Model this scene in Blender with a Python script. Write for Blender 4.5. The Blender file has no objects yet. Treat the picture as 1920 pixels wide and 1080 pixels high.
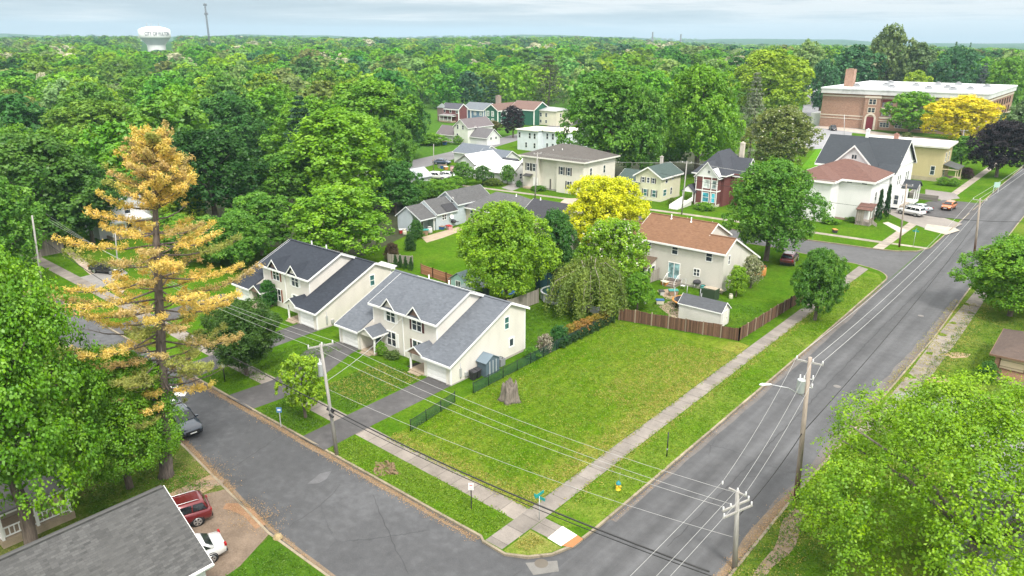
import bpy, bmesh, math, random
import numpy as np
from mathutils import Vector, Matrix
R = math.radians
scene = bpy.context.scene
col = scene.collection
# ---------------------------------------------------------------- camera geometry
FPX = 1380.0
PITCH = math.atan(462 / FPX)
YAW = R(40)
CAMZ = 30.0
_fw = (-math.sin(YAW) * math.cos(PITCH), math.cos(YAW) * math.cos(PITCH), -math.sin(PITCH))
_rt = (math.cos(YAW), math.sin(YAW), 0)
_up = (-math.sin(YAW) * math.sin(PITCH), math.cos(YAW) * math.sin(PITCH), math.cos(PITCH))
def ray(x, y):
    a = (x - 960) / FPX
    b = -(y - 540) / FPX
    return [_fw[i] + a * _rt[i] + b * _up[i] for i in range(3)]
def G(x, y, z=0.0):
    """where the photo's pixel meets the level z"""
    d = ray(x, y)
    t = (z - CAMZ) / d[2]
    return (d[0] * t, d[1] * t)
def proj(X, Y, Z):
    v = (X, Y, Z - CAMZ)
    w = sum(v[i] * _fw[i] for i in range(3))
    return (960 + FPX * sum(v[i] * _rt[i] for i in range(3)) / w, 540 - FPX * sum(v[i] * _up[i] for i in range(3)) / w)
def depth(X, Y, Z):
    v = (X, Y, Z - CAMZ)
    return sum(v[i] * _fw[i] for i in range(3))
def hgt(X, Y, ty):
    lo, hi = 0, 90
    for _ in range(50):
        m = (lo + hi) / 2
        if proj(X, Y, m)[1] > ty: lo = m
        else: hi = m
    return m

cam = bpy.data.cameras.new('camera')
cam.lens = FPX / 1920 * 36
cam.sensor_width = 36
cam.clip_end = 40000
cam.clip_start = 0.5
camo = bpy.data.objects.new('camera', cam)
col.objects.link(camo)
camo.location = (0, 0, CAMZ)
camo.rotation_euler = (R(90) - PITCH, 0, YAW)
scene.camera = camo

# ---------------------------------------------------------------- material helpers
class NT:
    def __init__(s, tree):
        s.t = tree
    def n(s, typ, inp=None, **props):
        nd = s.t.nodes.new(typ)
        for k, v in props.items(): setattr(nd, k, v)
        for k, v in (inp or {}).items():
            sk = nd.inputs[k]
            if isinstance(v, bpy.types.NodeSocket): s.t.links.new(v, sk)
            else:
                if sk.type == 'RGBA' and len(v) == 3: v = (*v, 1)
                sk.default_value = v
        return nd
    def math(s, op, a, b=None, c=None, clamp=False):
        nd = s.t.nodes.new('ShaderNodeMath'); nd.operation = op; nd.use_clamp = clamp
        for i, v in enumerate((a, b, c)):
            if v is None: continue
            if isinstance(v, bpy.types.NodeSocket): s.t.links.new(v, nd.inputs[i])
            else: nd.inputs[i].default_value = v
        return nd.outputs[0]
    def mix(s, f, a, b, blend='MIX'):
        nd = s.t.nodes.new('ShaderNodeMix'); nd.data_type = 'RGBA'; nd.blend_type = blend
        for i, v in ((0, f), (6, a), (7, b)):
            if isinstance(v, bpy.types.NodeSocket): s.t.links.new(v, nd.inputs[i])
            else: nd.inputs[i].default_value = v if i == 0 else (*v[:3], 1)
        return nd.outputs[2]
    def ramp(s, f, stops, interp='LINEAR'):
        nd = s.t.nodes.new('ShaderNodeValToRGB'); nd.color_ramp.interpolation = interp
        e = nd.color_ramp.elements
        while len(e) < len(stops): e.new(0.5)
        for el, (p, c) in zip(e, stops):
            el.position = p; el.color = (*c[:3], 1) if hasattr(c, '__len__') else (c, c, c, 1)
        s.t.links.new(f, nd.inputs[0])
        return nd.outputs[0]
    def noise(s, vec, scale, detail=4, rough=.55, out=0, dist=0):
        nd = s.n('ShaderNodeTexNoise', {'Scale': scale, 'Detail': detail, 'Roughness': rough, 'Distortion': dist})
        s.t.links.new(vec, nd.inputs['Vector'])
        return nd.outputs[out]
    def scale(s, vec, sx, sy, sz, rot=(0, 0, 0)):
        nd = s.n('ShaderNodeMapping', {'Scale': (sx, sy, sz), 'Rotation': rot})
        s.t.links.new(vec, nd.inputs['Vector'])
        return nd.outputs[0]
    def bump(s, h, strength, dist=.02):
        return s.n('ShaderNodeBump', {'Height': h, 'Strength': strength, 'Distance': dist}).outputs[0]

def newmat(name):
    m = bpy.data.materials.new(name); m.use_nodes = True
    m.node_tree.nodes.clear()
    t = NT(m.node_tree)
    out = t.n('ShaderNodeOutputMaterial')
    t.co = t.n('ShaderNodeTexCoord')
    t.obj = t.co.outputs['Object']
    t.out = out
    return m, t
def finish(t, color, rough=.8, normal=None, metal=0, spec=.3, coat=0, alpha=None):
    b = t.n('ShaderNodeBsdfPrincipled', {'Base Color': color, 'Roughness': rough, 'Metallic': metal, 'Specular IOR Level': spec, 'Coat Weight': coat, 'Coat Roughness': .08})
    if normal is not None: t.t.links.new(normal, b.inputs['Normal'])
    t.t.links.new(b.outputs[0], t.out.inputs[0])
    return b
MATS = {}
def cached(fn):
    def w(*a, **k):
        key = (fn.__name__, a, tuple(sorted(k.items())))
        if key not in MATS: MATS[key] = fn(*a, **k)
        return MATS[key]
    return w
@cached
def paint(c, rough=.55, var=.12, metal=0, coat=0, spec=.3, scale=1.3):
    m, t = newmat('paint')
    n = t.noise(t.obj, scale, 5)
    n2 = t.noise(t.obj, scale * 9, 3)
    f = t.math('ADD', t.math('MULTIPLY', n, .7), t.math('MULTIPLY', n2, .3))
    colr = t.ramp(f, [(.25, tuple(x * (1 - var) for x in c)), (.75, tuple(min(1, x * (1 + var)) for x in c))])
    finish(t, colr, rough, None, metal, spec, coat)
    return m
@cached
def siding(c, lap=.16, var=.05):
    m, t = newmat('siding')
    sx = t.n('ShaderNodeSeparateXYZ', {0: t.obj}).outputs
    fr = t.math('FRACT', t.math('DIVIDE', sx[2], lap))
    grime = t.noise(t.scale(t.obj, .5, .5, .18), 1.6, 5, .6)
    fine = t.noise(t.obj, 9, 3)
    colr = t.ramp(grime, [(.25, tuple(x * (1 - 2.4 * var) for x in c)), (.5, c), (.8, tuple(min(.9, x * (1 + var)) for x in c))])
    colr = t.mix(t.math('MULTIPLY', fine, .12), colr, tuple(x * .72 for x in c))
    seam = t.math('LESS_THAN', fr, .1)
    colr = t.mix(t.math('MULTIPLY', seam, .34), colr, tuple(x * .45 for x in c))  # shadow line at each lap, put into the wall colour
    finish(t, colr, .6, t.bump(fr, .5, .03))
    return m
@cached
def shingle(c, c2=None, rows=.16, stain=.35, speck=.5):
    """asphalt shingles in courses, tabs of mixed tone"""
    m, t = newmat('shingles')
    c2 = c2 or tuple(x * .62 for x in c)
    nrm = t.n('ShaderNodeSeparateXYZ', {0: t.co.outputs['Normal']}).outputs
    p = t.n('ShaderNodeSeparateXYZ', {0: t.obj}).outputs
    side = t.math('GREATER_THAN', t.math('ABSOLUTE', nrm[0]), t.math('ABSOLUTE', nrm[1]))
    u = t.math('ADD', t.math('MULTIPLY', side, p[1]), t.math('MULTIPLY', t.math('SUBTRACT', 1, side), p[0]))
    v = t.math('MULTIPLY', p[2], 2.1)
    vec = t.n('ShaderNodeCombineXYZ', {0: u, 1: v}).outputs[0]
    br = t.n('ShaderNodeTexBrick', {'Vector': vec, 'Color1': (0, 0, 0, 1), 'Color2': (1, 1, 1, 1), 'Mortar': (.0, .0, .0, 1), 'Scale': 1.0, 'Mortar Size': .012, 'Bias': 0.0, 'Brick Width': .34, 'Row Height': rows})
    w = t.n('ShaderNodeTexWhiteNoise', {'Vector': t.n('ShaderNodeCombineXYZ', {0: t.math('FLOOR', t.math('DIVIDE', u, .34)), 1: t.math('FLOOR', t.math('DIVIDE', v, rows))}).outputs[0]})
    tab = t.math('ADD', t.math('MULTIPLY', br.outputs['Color'], .5), t.math('MULTIPLY', w.outputs[0], .5))
    big = t.noise(t.obj, .35, 5, .6)
    gr = t.noise(t.obj, 22, 2)
    colr = t.mix(tab, c2, c)
    colr = t.mix(t.math('MULTIPLY', t.ramp(big, [(.42, 0), (.68, 1)]), stain), colr, tuple(x * .66 for x in c))
    colr = t.mix(t.math('MULTIPLY', gr, speck), colr, tuple(min(1, x * 1.25) for x in c))
    fr = t.math('FRACT', t.math('DIVIDE', v, rows))
    finish(t, colr, .92, t.bump(t.math('ADD', fr, t.math('MULTIPLY', gr, .5)), .5, .02), spec=.15)
    return m
@cached
def metal_roof(c, rib=.4):
    m, t = newmat('metal_roof')
    p = t.n('ShaderNodeSeparateXYZ', {0: t.obj}).outputs
    fr = t.math('FRACT', t.math('DIVIDE', t.math('ADD', p[0], p[1]), rib))
    line = t.math('LESS_THAN', fr, .1)
    n = t.noise(t.obj, .5, 5, .65)
    colr = t.ramp(n, [(.3, tuple(x * .84 for x in c)), (.65, c)])
    colr = t.mix(t.math('MULTIPLY', line, .25), colr, tuple(x * .55 for x in c))
    finish(t, colr, .4, t.bump(line, .5, .03))
    return m
@cached
def flat_roof(c):
    m, t = newmat('roof_membrane')
    n = t.noise(t.obj, .12, 6, .65)
    n2 = t.noise(t.obj, 1.1, 4)
    colr = t.ramp(t.math('ADD', t.math('MULTIPLY', n, .7), t.math('MULTIPLY', n2, .3)), [(.35, tuple(x * .72 for x in c)), (.5, c), (.7, tuple(min(.92, x * 1.08) for x in c))])
    finish(t, colr, .7)
    return m
@cached
def bricks(c, w=.22, h=.075, mortar=(.42, .38, .33)):
    m, t = newmat('brickwork')
    nrm = t.n('ShaderNodeSeparateXYZ', {0: t.co.outputs['Normal']}).outputs
    p = t.n('ShaderNodeSeparateXYZ', {0: t.obj}).outputs
    side = t.math('GREATER_THAN', t.math('ABSOLUTE', nrm[0]), .5)
    u = t.math('ADD', t.math('MULTIPLY', side, p[1]), t.math('MULTIPLY', t.math('SUBTRACT', 1, side), p[0]))
    vec = t.n('ShaderNodeCombineXYZ', {0: u, 1: p[2]}).outputs[0]
    br = t.n('ShaderNodeTexBrick', {'Vector': vec, 'Color1': tuple(x * .75 for x in c), 'Color2': tuple(x * 1.2 for x in c), 'Mortar': mortar, 'Scale': 1.0, 'Mortar Size': .008, 'Brick Width': w, 'Row Height': h})
    n = t.noise(t.obj, .4, 5, .6)
    colr = t.mix(t.math('MULTIPLY', n, .45), br.outputs[0], tuple(x * .7 for x in c))
    finish(t, colr, .85)
    return m
@cached
def boards(c, axis='d', w=.14, var=.3):
    """vertical planks weathered each a little differently"""
    m, t = newmat('wooden_boards')
    p = t.n('ShaderNodeSeparateXYZ', {0: t.obj}).outputs
    u = t.math('DIVIDE', t.math('ADD', p[0], p[1]) if axis == 'd' else p[2], w)
    wn = t.n('ShaderNodeTexWhiteNoise', {'W': t.math('FLOOR', u)}, noise_dimensions='1D').outputs[0]
    gr = t.noise(t.scale(t.obj, 6, 6, 1.2) if axis == 'd' else t.scale(t.obj, 1.2, 1.2, 6), 2.5, 5, .65)
    f = t.math('ADD', t.math('MULTIPLY', wn, .55), t.math('MULTIPLY', gr, .45))
    colr = t.ramp(f, [(.2, tuple(x * (1 - var) for x in c)), (.8, tuple(x * (1 + var) for x in c))])
    gap = t.math('LESS_THAN', t.math('FRACT', u), .1)
    colr = t.mix(t.math('MULTIPLY', gap, .75), colr, tuple(x * .2 for x in c))
    finish(t, colr, .9)
    return m
@cached
def glass(c=(.03, .04, .05)):
    m, t = newmat('window_glass')
    n = t.noise(t.obj, 1.7, 2)
    colr = t.ramp(n, [(.35, tuple(x * .6 for x in c)), (.65, tuple(x * 1.8 for x in c))])
    finish(t, colr, .08, t.bump(t.noise(t.obj, 1.2, 1), .04, .05), spec=.6)
    return m
@cached
def bark(c=(.13, .105, .085)):
    m, t = newmat('bark')
    n = t.noise(t.scale(t.obj, 5, 5, .8), 2, 6, .65)
    colr = t.ramp(n, [(.3, tuple(x * .5 for x in c)), (.7, tuple(x * 1.4 for x in c))])
    finish(t, colr, .95, t.bump(n, .8, .05))
    return m
@cached
def pole_wood(c=(.33, .30, .27), base=(.16, .075, .04), rust_top=2.8):
    m, t = newmat('weathered_pole_wood')
    p = t.n('ShaderNodeSeparateXYZ', {0: t.obj}).outputs
    n = t.noise(t.scale(t.obj, 7, 7, .5), 2, 5, .65)
    colr = t.ramp(n, [(.3, tuple(x * .62 for x in c)), (.7, tuple(x * 1.25 for x in c))])
    h = t.math('ADD', p[2], t.math('MULTIPLY', n, 2.0))
    f = t.ramp(t.math('DIVIDE', h, rust_top + 1.0), [(.35, 1), (1, 0)])
    colr = t.mix(f, colr, base)
    finish(t, colr, .92)
    return m
def leafmat(name, trans=.27, vary=.42, blossom=None, bfrac=.5):
    """leaves: the tree's own colour, varied from clump to clump and from leaf to leaf"""
    m, t = newmat(name)
    oi = t.n('ShaderNodeObjectInfo')
    tint = t.n('ShaderNodeAttribute', attribute_name='tint').outputs['Fac']
    isl = t.n('ShaderNodeNewGeometry').outputs['Random Per Island']
    f = t.math('ADD', t.math('MULTIPLY', tint, .68), t.math('MULTIPLY', isl, .32))
    val = t.n('ShaderNodeMapRange', {0: f, 3: 1 - vary, 4: 1 + vary}).outputs[0]
    hue = t.n('ShaderNodeMapRange', {0: tint, 3: .512, 4: .484}).outputs[0]
    hs = t.n('ShaderNodeHueSaturation', {'Hue': hue, 'Saturation': t.n('ShaderNodeMapRange', {0: isl, 3: 1.1, 4: .9}).outputs[0], 'Value': val, 'Color': oi.outputs['Color']}).outputs[0]
    if blossom:
        hs = t.mix(t.math('MULTIPLY', t.math('GREATER_THAN', t.math('FRACT', t.math('MULTIPLY', isl, 7.3)), 1 - bfrac), 1), hs, blossom)
    d = t.n('ShaderNodeBsdfDiffuse', {'Color': hs}).outputs[0]
    tc = t.mix(1, hs, (1.15, 1.1, .55), 'MULTIPLY')
    tr = t.n('ShaderNodeBsdfTranslucent', {'Color': tc}).outputs[0]
    mx = t.n('ShaderNodeMixShader', {0: trans, 1: d, 2: tr}).outputs[0]
    gl = t.n('ShaderNodeBsdfGlossy', {'Color': (1, 1, 1, 1), 'Roughness': .42}).outputs[0]
    mx = t.n('ShaderNodeMixShader', {0: .015, 1: mx, 2: gl}).outputs[0]
    t.t.links.new(mx, t.out.inputs[0])
    return m
LEAF = leafmat('leaves')
LEAF_BLOSSOM = leafmat('leaves_with_blossom', blossom=(.62, .62, .48), bfrac=.24)
LEAF_SPRINKLED = leafmat('leaves_sprinkled_with_blossom', blossom=(.6, .6, .46), bfrac=.05)
NEEDLE = leafmat('needles', trans=.2, vary=.3)
@cached
def grass(c1, c2, dry, dryf=.5, stripe=0.0, sdir=0.0, bare=0.0, big=.09, edge=False):
    """mown grass: deep, fresh and straw coloured patches"""
    m, t = newmat('grass')
    n1 = t.noise(t.obj, big, 6, .62)
    n2 = t.noise(t.obj, .7, 5, .65)
    n3 = t.noise(t.obj, 6.5, 4, .7)
    n4 = t.noise(t.obj, 17, 3, .75)
    n5 = t.noise(t.obj, 2.3, 4, .7)
    base = t.mix(t.ramp(t.math('ADD', t.math('MULTIPLY', n1, .5), t.math('MULTIPLY', n2, .5)), [(.36, 0), (.62, 1)]), c1, c2)
    dn = t.math('ADD', t.math('MULTIPLY', t.noise(t.scale(t.obj, 1, 1, 1, (0, 0, 1)), big * 1.9, 6, .68), .6), t.math('MULTIPLY', n3, .4))
    base = t.mix(t.math('MULTIPLY', t.ramp(dn, [(.44, 0), (.66, 1)]), dryf), base, dry)
    if stripe:
        p = t.n('ShaderNodeSeparateXYZ', {0: t.scale(t.obj, 1, 1, 1, (0, 0, sdir))}).outputs
        wob = t.math('ADD', p[0], t.math('MULTIPLY', t.noise(t.obj, .12, 4), 6.0))
        s = t.math('SINE', t.math('MULTIPLY', wob, 3.4))
        s2 = t.math('MULTIPLY', t.math('ADD', s, 1), t.math('MULTIPLY', n2, .5))
        base = t.mix(t.math('MULTIPLY', s2, stripe), base, dry)
        base = t.mix(1, base, t.ramp(t.math('SINE', t.math('MULTIPLY', wob, 5.1)), [(.1, .92), (.9, 1.05)]), 'MULTIPLY')
    if edge:   # the dry straw that lines the lot's sidewalks and its middle
        q = t.n('ShaderNodeSeparateXYZ', {0: t.obj}).outputs
        e1 = t.ramp(t.math('ADD', t.math('MULTIPLY', t.math('SUBTRACT', -26.4, q[0]), .16), t.math('MULTIPLY', t.math('SUBTRACT', n2, .5), 1.6)), [(.05, .9), (.5, 0)])
        e2 = t.ramp(t.math('ADD', t.math('MULTIPLY', t.math('SUBTRACT', q[1], 33.4), .22), t.math('MULTIPLY', t.math('SUBTRACT', n2, .5), 1.6)), [(.05, .9), (.5, 0)])
        mid = t.n('ShaderNodeVectorMath', {0: t.scale(t.obj, .9, .55, 1), 1: (-29.5 * .9, 59 * .55, 0)}, operation='DISTANCE').outputs['Value']
        e3 = t.ramp(t.math('ADD', t.math('MULTIPLY', mid, .16), t.math('MULTIPLY', t.math('SUBTRACT', n2, .5), 1.4)), [(.2, .42), (.8, 0)])
        base = t.mix(t.math('MULTIPLY', t.math('MAXIMUM', t.math('MAXIMUM', e1, e2), e3), t.ramp(n3, [(.3, .45), (.62, 1)])), base, dry)
    gap = t.ramp(t.math('ADD', t.math('MULTIPLY', n3, .55), t.math('MULTIPLY', n4, .45)), [(.34, 1), (.52, 0)])
    base = t.mix(t.math('MULTIPLY', gap, .5), base, tuple(x * .5 for x in c1))
    blade = t.ramp(t.math('ADD', t.math('MULTIPLY', n4, .55), t.math('MULTIPLY', n5, .45)), [(.36, .58), (.5, 1), (.64, 1.4)])
    base = t.mix(1, base, blade, 'MULTIPLY')
    if bare:
        bn = t.math('ADD', t.math('MULTIPLY', t.noise(t.obj, .3, 5, .7), .75), t.math('MULTIPLY', n3, .25))
        base = t.mix(t.ramp(bn, [(.64 - bare, 0), (.72 - bare, 1)]), base, (.24, .17, .11))
    finish(t, base, .95, t.bump(t.math('ADD', n3, n4), .7, .08), spec=.0)
    return m
@cached
def asphalt(c, crack=.6, light=1.35, scale=.12, lanes=False):
    m, t = newmat('asphalt')
    n1 = t.noise(t.obj, scale, 6, .62)
    n2 = t.noise(t.obj, 1.6, 5, .6)
    n3 = t.noise(t.obj, 14, 3, .7)
    f = t.math('ADD', t.math('MULTIPLY', n1, .6), t.math('MULTIPLY', n2, .4))
    colr = t.ramp(f, [(.32, tuple(x * .72 for x in c)), (.5, c), (.68, tuple(x * light for x in c))])
    colr = t.mix(t.math('MULTIPLY', t.ramp(n3, [(.4, 0), (.75, 1)]), .35), colr, tuple(x * 1.6 for x in c))
    wv = t.n('ShaderNodeTexVoronoi', {'Vector': t.mix(.9, t.obj, t.noise(t.obj, .5, 5, .7, out=1), 'ADD') , 'Scale': .12}, feature='DISTANCE_TO_EDGE').outputs['Distance']
    ck = t.math('MULTIPLY', t.ramp(wv, [(.0, 1), (.007, 0)]), t.ramp(t.noise(t.obj, .13, 3), [(.5, 0), (.65, 1)]))
    colr = t.mix(t.math('MULTIPLY', ck, crack), colr, tuple(x * .35 for x in c))
    if lanes:     # wheel tracks polished lighter, oil line darker between them
        p = t.n('ShaderNodeSeparateXYZ', {0: t.obj}).outputs
        sn = t.math('SINE', t.math('MULTIPLY', t.math('ADD', p[0], t.math('MULTIPLY', t.noise(t.obj, .08, 3), .9)), 3.15))
        colr = t.mix(1, colr, t.ramp(t.math('ADD', t.math('MULTIPLY', sn, .5), .5), [(0, .90), (1, 1.12)]), 'MULTIPLY')
        long = t.noise(t.scale(t.obj, 1.4, .06, 1), 1.0, 4, .6)
        colr = t.mix(1, colr, t.ramp(long, [(.3, .86), (.7, 1.14)]), 'MULTIPLY')
    stain = t.ramp(t.noise(t.scale(t.obj, 1, 1, 1, (0, 0, .6)), .55, 5, .7), [(.62, 0), (.75, 1)])
    colr = t.mix(t.math('MULTIPLY', stain, .35), colr, tuple(x * .55 for x in c))
    finish(t, colr, .88, t.bump(n3, .3, .02), spec=.25)
    return m
@cached
def concrete(c, joint=1.55, axis=1, dirty=.35):
    m, t = newmat('concrete')
    n1 = t.noise(t.obj, .7, 6, .65)
    n3 = t.noise(t.obj, 12, 3, .7)
    colr = t.ramp(t.math('ADD', t.math('MULTIPLY', n1, .65), t.math('MULTIPLY', n3, .35)), [(.34, tuple(x * (1 - dirty) for x in c)), (.62, tuple(x * 1.12 for x in c))])
    p = t.n('ShaderNodeSeparateXYZ', {0: t.obj}).outputs
    if joint:
        q = t.math('DIVIDE', p[axis], joint)
        fr = t.math('FRACT', q)
        slab = t.n('ShaderNodeTexWhiteNoise', {'W': t.math('FLOOR', q)}, noise_dimensions='1D').outputs[0]
        colr = t.mix(1, colr, t.ramp(slab, [(0, .86), (1, 1.1)]), 'MULTIPLY')
        colr = t.mix(t.math('MULTIPLY', t.math('LESS_THAN', fr, .04), .6), colr, tuple(x * .3 for x in c))
    finish(t, colr, .9, t.bump(n3, .25, .02))
    return m
@cached
def dirt(c, c2):
    m, t = newmat('dirt')
    n = t.noise(t.obj, .8, 7, .7)
    n3 = t.noise(t.obj, 9, 4, .7)
    colr = t.ramp(t.math('ADD', t.math('MULTIPLY', n, .6), t.math('MULTIPLY', n3, .4)), [(.35, c), (.65, c2)])
    finish(t, colr, .95, t.bump(n3, .6, .05))
    return m

# ---------------------------------------------------------------- mesh builder
class MB:
    def __init__(s):
        s.v = []; s.f = []; s.mi = []; s.sm = []; s.cur = 0; s.smooth = False; s.M = None
    def _add(s, vs):
        k = len(s.v)
        if s.M is not None: vs = [tuple(s.M @ Vector(v)) for v in vs]
        s.v.extend(tuple(v) for v in vs)
        return k
    def face(s, idx, smooth=None):
        s.f.append(tuple(idx)); s.mi.append(s.cur); s.sm.append(s.smooth if smooth is None else smooth)
    def poly(s, vs):
        k = s._add(vs); s.face(range(k, k + len(vs)))
        return s
    def box(s, x0, x1, y0, y1, z0, z1):
        k = s._add([(x0, y0, z0), (x1, y0, z0), (x1, y1, z0), (x0, y1, z0), (x0, y0, z1), (x1, y0, z1), (x1, y1, z1), (x0, y1, z1)])
        for q in ((0, 3, 2, 1), (4, 5, 6, 7), (0, 1, 5, 4), (1, 2, 6, 5), (2, 3, 7, 6), (3, 0, 4, 7)): s.face([k + i for i in q])
        return s
    def hull8(s, a, b):
        """box between quad a and quad b (4 points each)"""
        k = s._add(list(a) + list(b))
        for q in ((0, 3, 2, 1), (4, 5, 6, 7), (0, 1, 5, 4), (1, 2, 6, 5), (2, 3, 7, 6), (3, 0, 4, 7)): s.face([k + i for i in q])
        return s
    def prism(s, poly, d):
        """poly (3d points) extruded by vector d"""
        n = len(poly); d = Vector(d)
        k = s._add([tuple(p) for p in poly] + [tuple(Vector(p) + d) for p in poly])
        s.face([k + i for i in range(n)][::-1]); s.face([k + n + i for i in range(n)])
        for i in range(n):
            j = (i + 1) % n
            s.face([k + i, k + j, k + n + j, k + n + i])
        return s
    def tube(s, pts, rad, n=8, cap=True, smooth=True):
        pts = [Vector(p) for p in pts]
        rs = rad if hasattr(rad, '__len__') else [rad] * len(pts)
        k0 = None; prev = None
        for i, p in enumerate(pts):
            d = (pts[min(i + 1, len(pts) - 1)] - pts[max(i - 1, 0)]).normalized()
            if prev is None:
                a = d.orthogonal().normalized()
            else:
                a = (prev - d * prev.dot(d)).normalized()
            prev = a
            b = d.cross(a)
            k = s._add([p + (a * math.cos(2 * math.pi * j / n) + b * math.sin(2 * math.pi * j / n)) * rs[i] for j in range(n)])
            if k0 is not None:
                for j in range(n): s.face([k0 + j, k0 + (j + 1) % n, k + (j + 1) % n, k + j], smooth)
            elif cap: s.face([k + j for j in range(n)][::-1], False)
            k0 = k
        if cap: s.face([k0 + j for j in range(n)], False)
        return s
    def lathe(s, prof, n=24, c=(0, 0), smooth=True):
        """prof = [(r, z)...] about a vertical axis through c"""
        k0 = None
        for r, z in prof:
            k = s._add([(c[0] + r * math.cos(2 * math.pi * j / n), c[1] + r * math.sin(2 * math.pi * j / n), z) for j in range(n)])
            if k0 is not None:
                for j in range(n): s.face([k0 + j, k0 + (j + 1) % n, k + (j + 1) % n, k + j], smooth)
            k0 = k
        return s
    def loft(s, rings, cap=True, smooth=True, closed=True):
        k0 = None
        for rg in rings:
            k = s._add(rg); n = len(rg)
            if k0 is not None:
                for j in range(n if closed else n - 1): s.face([k0 + j, k0 + (j + 1) % n, k + (j + 1) % n, k + j], smooth)
            elif cap: s.face([k + j for j in range(n)][::-1], False)
            k0 = k
        if cap: s.face([k0 + j for j in range(n)], False)
        return s
    def build(s, name, mats, parent=None, origin=None, bevel=0, fix=True):
        me = bpy.data.meshes.new(name)
        o = Vector(origin if origin is not None else (parent['_o'] if parent is not None and '_o' in parent else (0, 0, 0)))
        me.from_pydata([tuple(Vector(v) - o) for v in s.v], [], s.f)
        mats = mats if isinstance(mats, (list, tuple)) else [mats]
        for m in mats: me.materials.append(m)
        me.polygons.foreach_set('material_index', s.mi)
        me.polygons.foreach_set('use_smooth', s.sm)
        if fix:
            bm = bmesh.new(); bm.from_mesh(me)
            bmesh.ops.recalc_face_normals(bm, faces=bm.faces)
            bm.to_mesh(me); bm.free()
        me.update()
        ob = bpy.data.objects.new(name, me)
        col.objects.link(ob)
        if bevel:
            b = ob.modifiers.new('bevel', 'BEVEL'); b.width = bevel; b.segments = 2; b.limit_method = 'ANGLE'
        if parent is not None:
            ob.parent = parent
            ob['_o'] = tuple(o)
        elif origin is not None: ob.location = origin
        return ob
LABELS = {}
def tag(o, label=None, cat=None, group=None, kind=None):
    if label: o['label'] = label; LABELS.setdefault(label, []).append(o.name)
    if cat: o['category'] = cat
    if group: o['group'] = group
    if kind: o['kind'] = kind
    return o
def thing(name, label, cat, loc=(0, 0, 0), rz=0, group=None, local=False):
    """an Empty at the base of a thing; parts are given in world metres unless local"""
    o = bpy.data.objects.new(name, None); col.objects.link(o)
    o.location = loc; o.rotation_euler = (0, 0, rz); o.empty_display_size = .5
    o['_o'] = (0, 0, 0) if local else tuple(loc)
    return tag(o, label, cat, group)
def dup(root, loc, rz=0, label=None, group=None, scale=None):
    r = root.copy(); col.objects.link(r); r.location = loc; r.rotation_euler = (0, 0, rz)
    if scale: r.scale = scale if hasattr(scale, '__len__') else (scale,) * 3
    if label: tag(r, label)
    if group: r['group'] = group
    for ch in list(root.children):
        c = ch.copy(); col.objects.link(c); c.parent = r
        for g in ch.children:
            d = g.copy(); col.objects.link(d); d.parent = c
    return r
def structure(name, mb, mats):
    o = mb.build(name, mats); o['kind'] = 'structure'; return o
def sheet(name, pts, z, mat, label=None, cat=None, kind='structure'):
    mb = MB()
    mb.poly([(p[0], p[1], z) for p in pts])
    o = mb.build(name, mat)
    if o.data.polygons[0].normal.z < 0: o.data.flip_normals()
    o['kind'] = kind
    if label: tag(o, label, cat)
    return o
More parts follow.
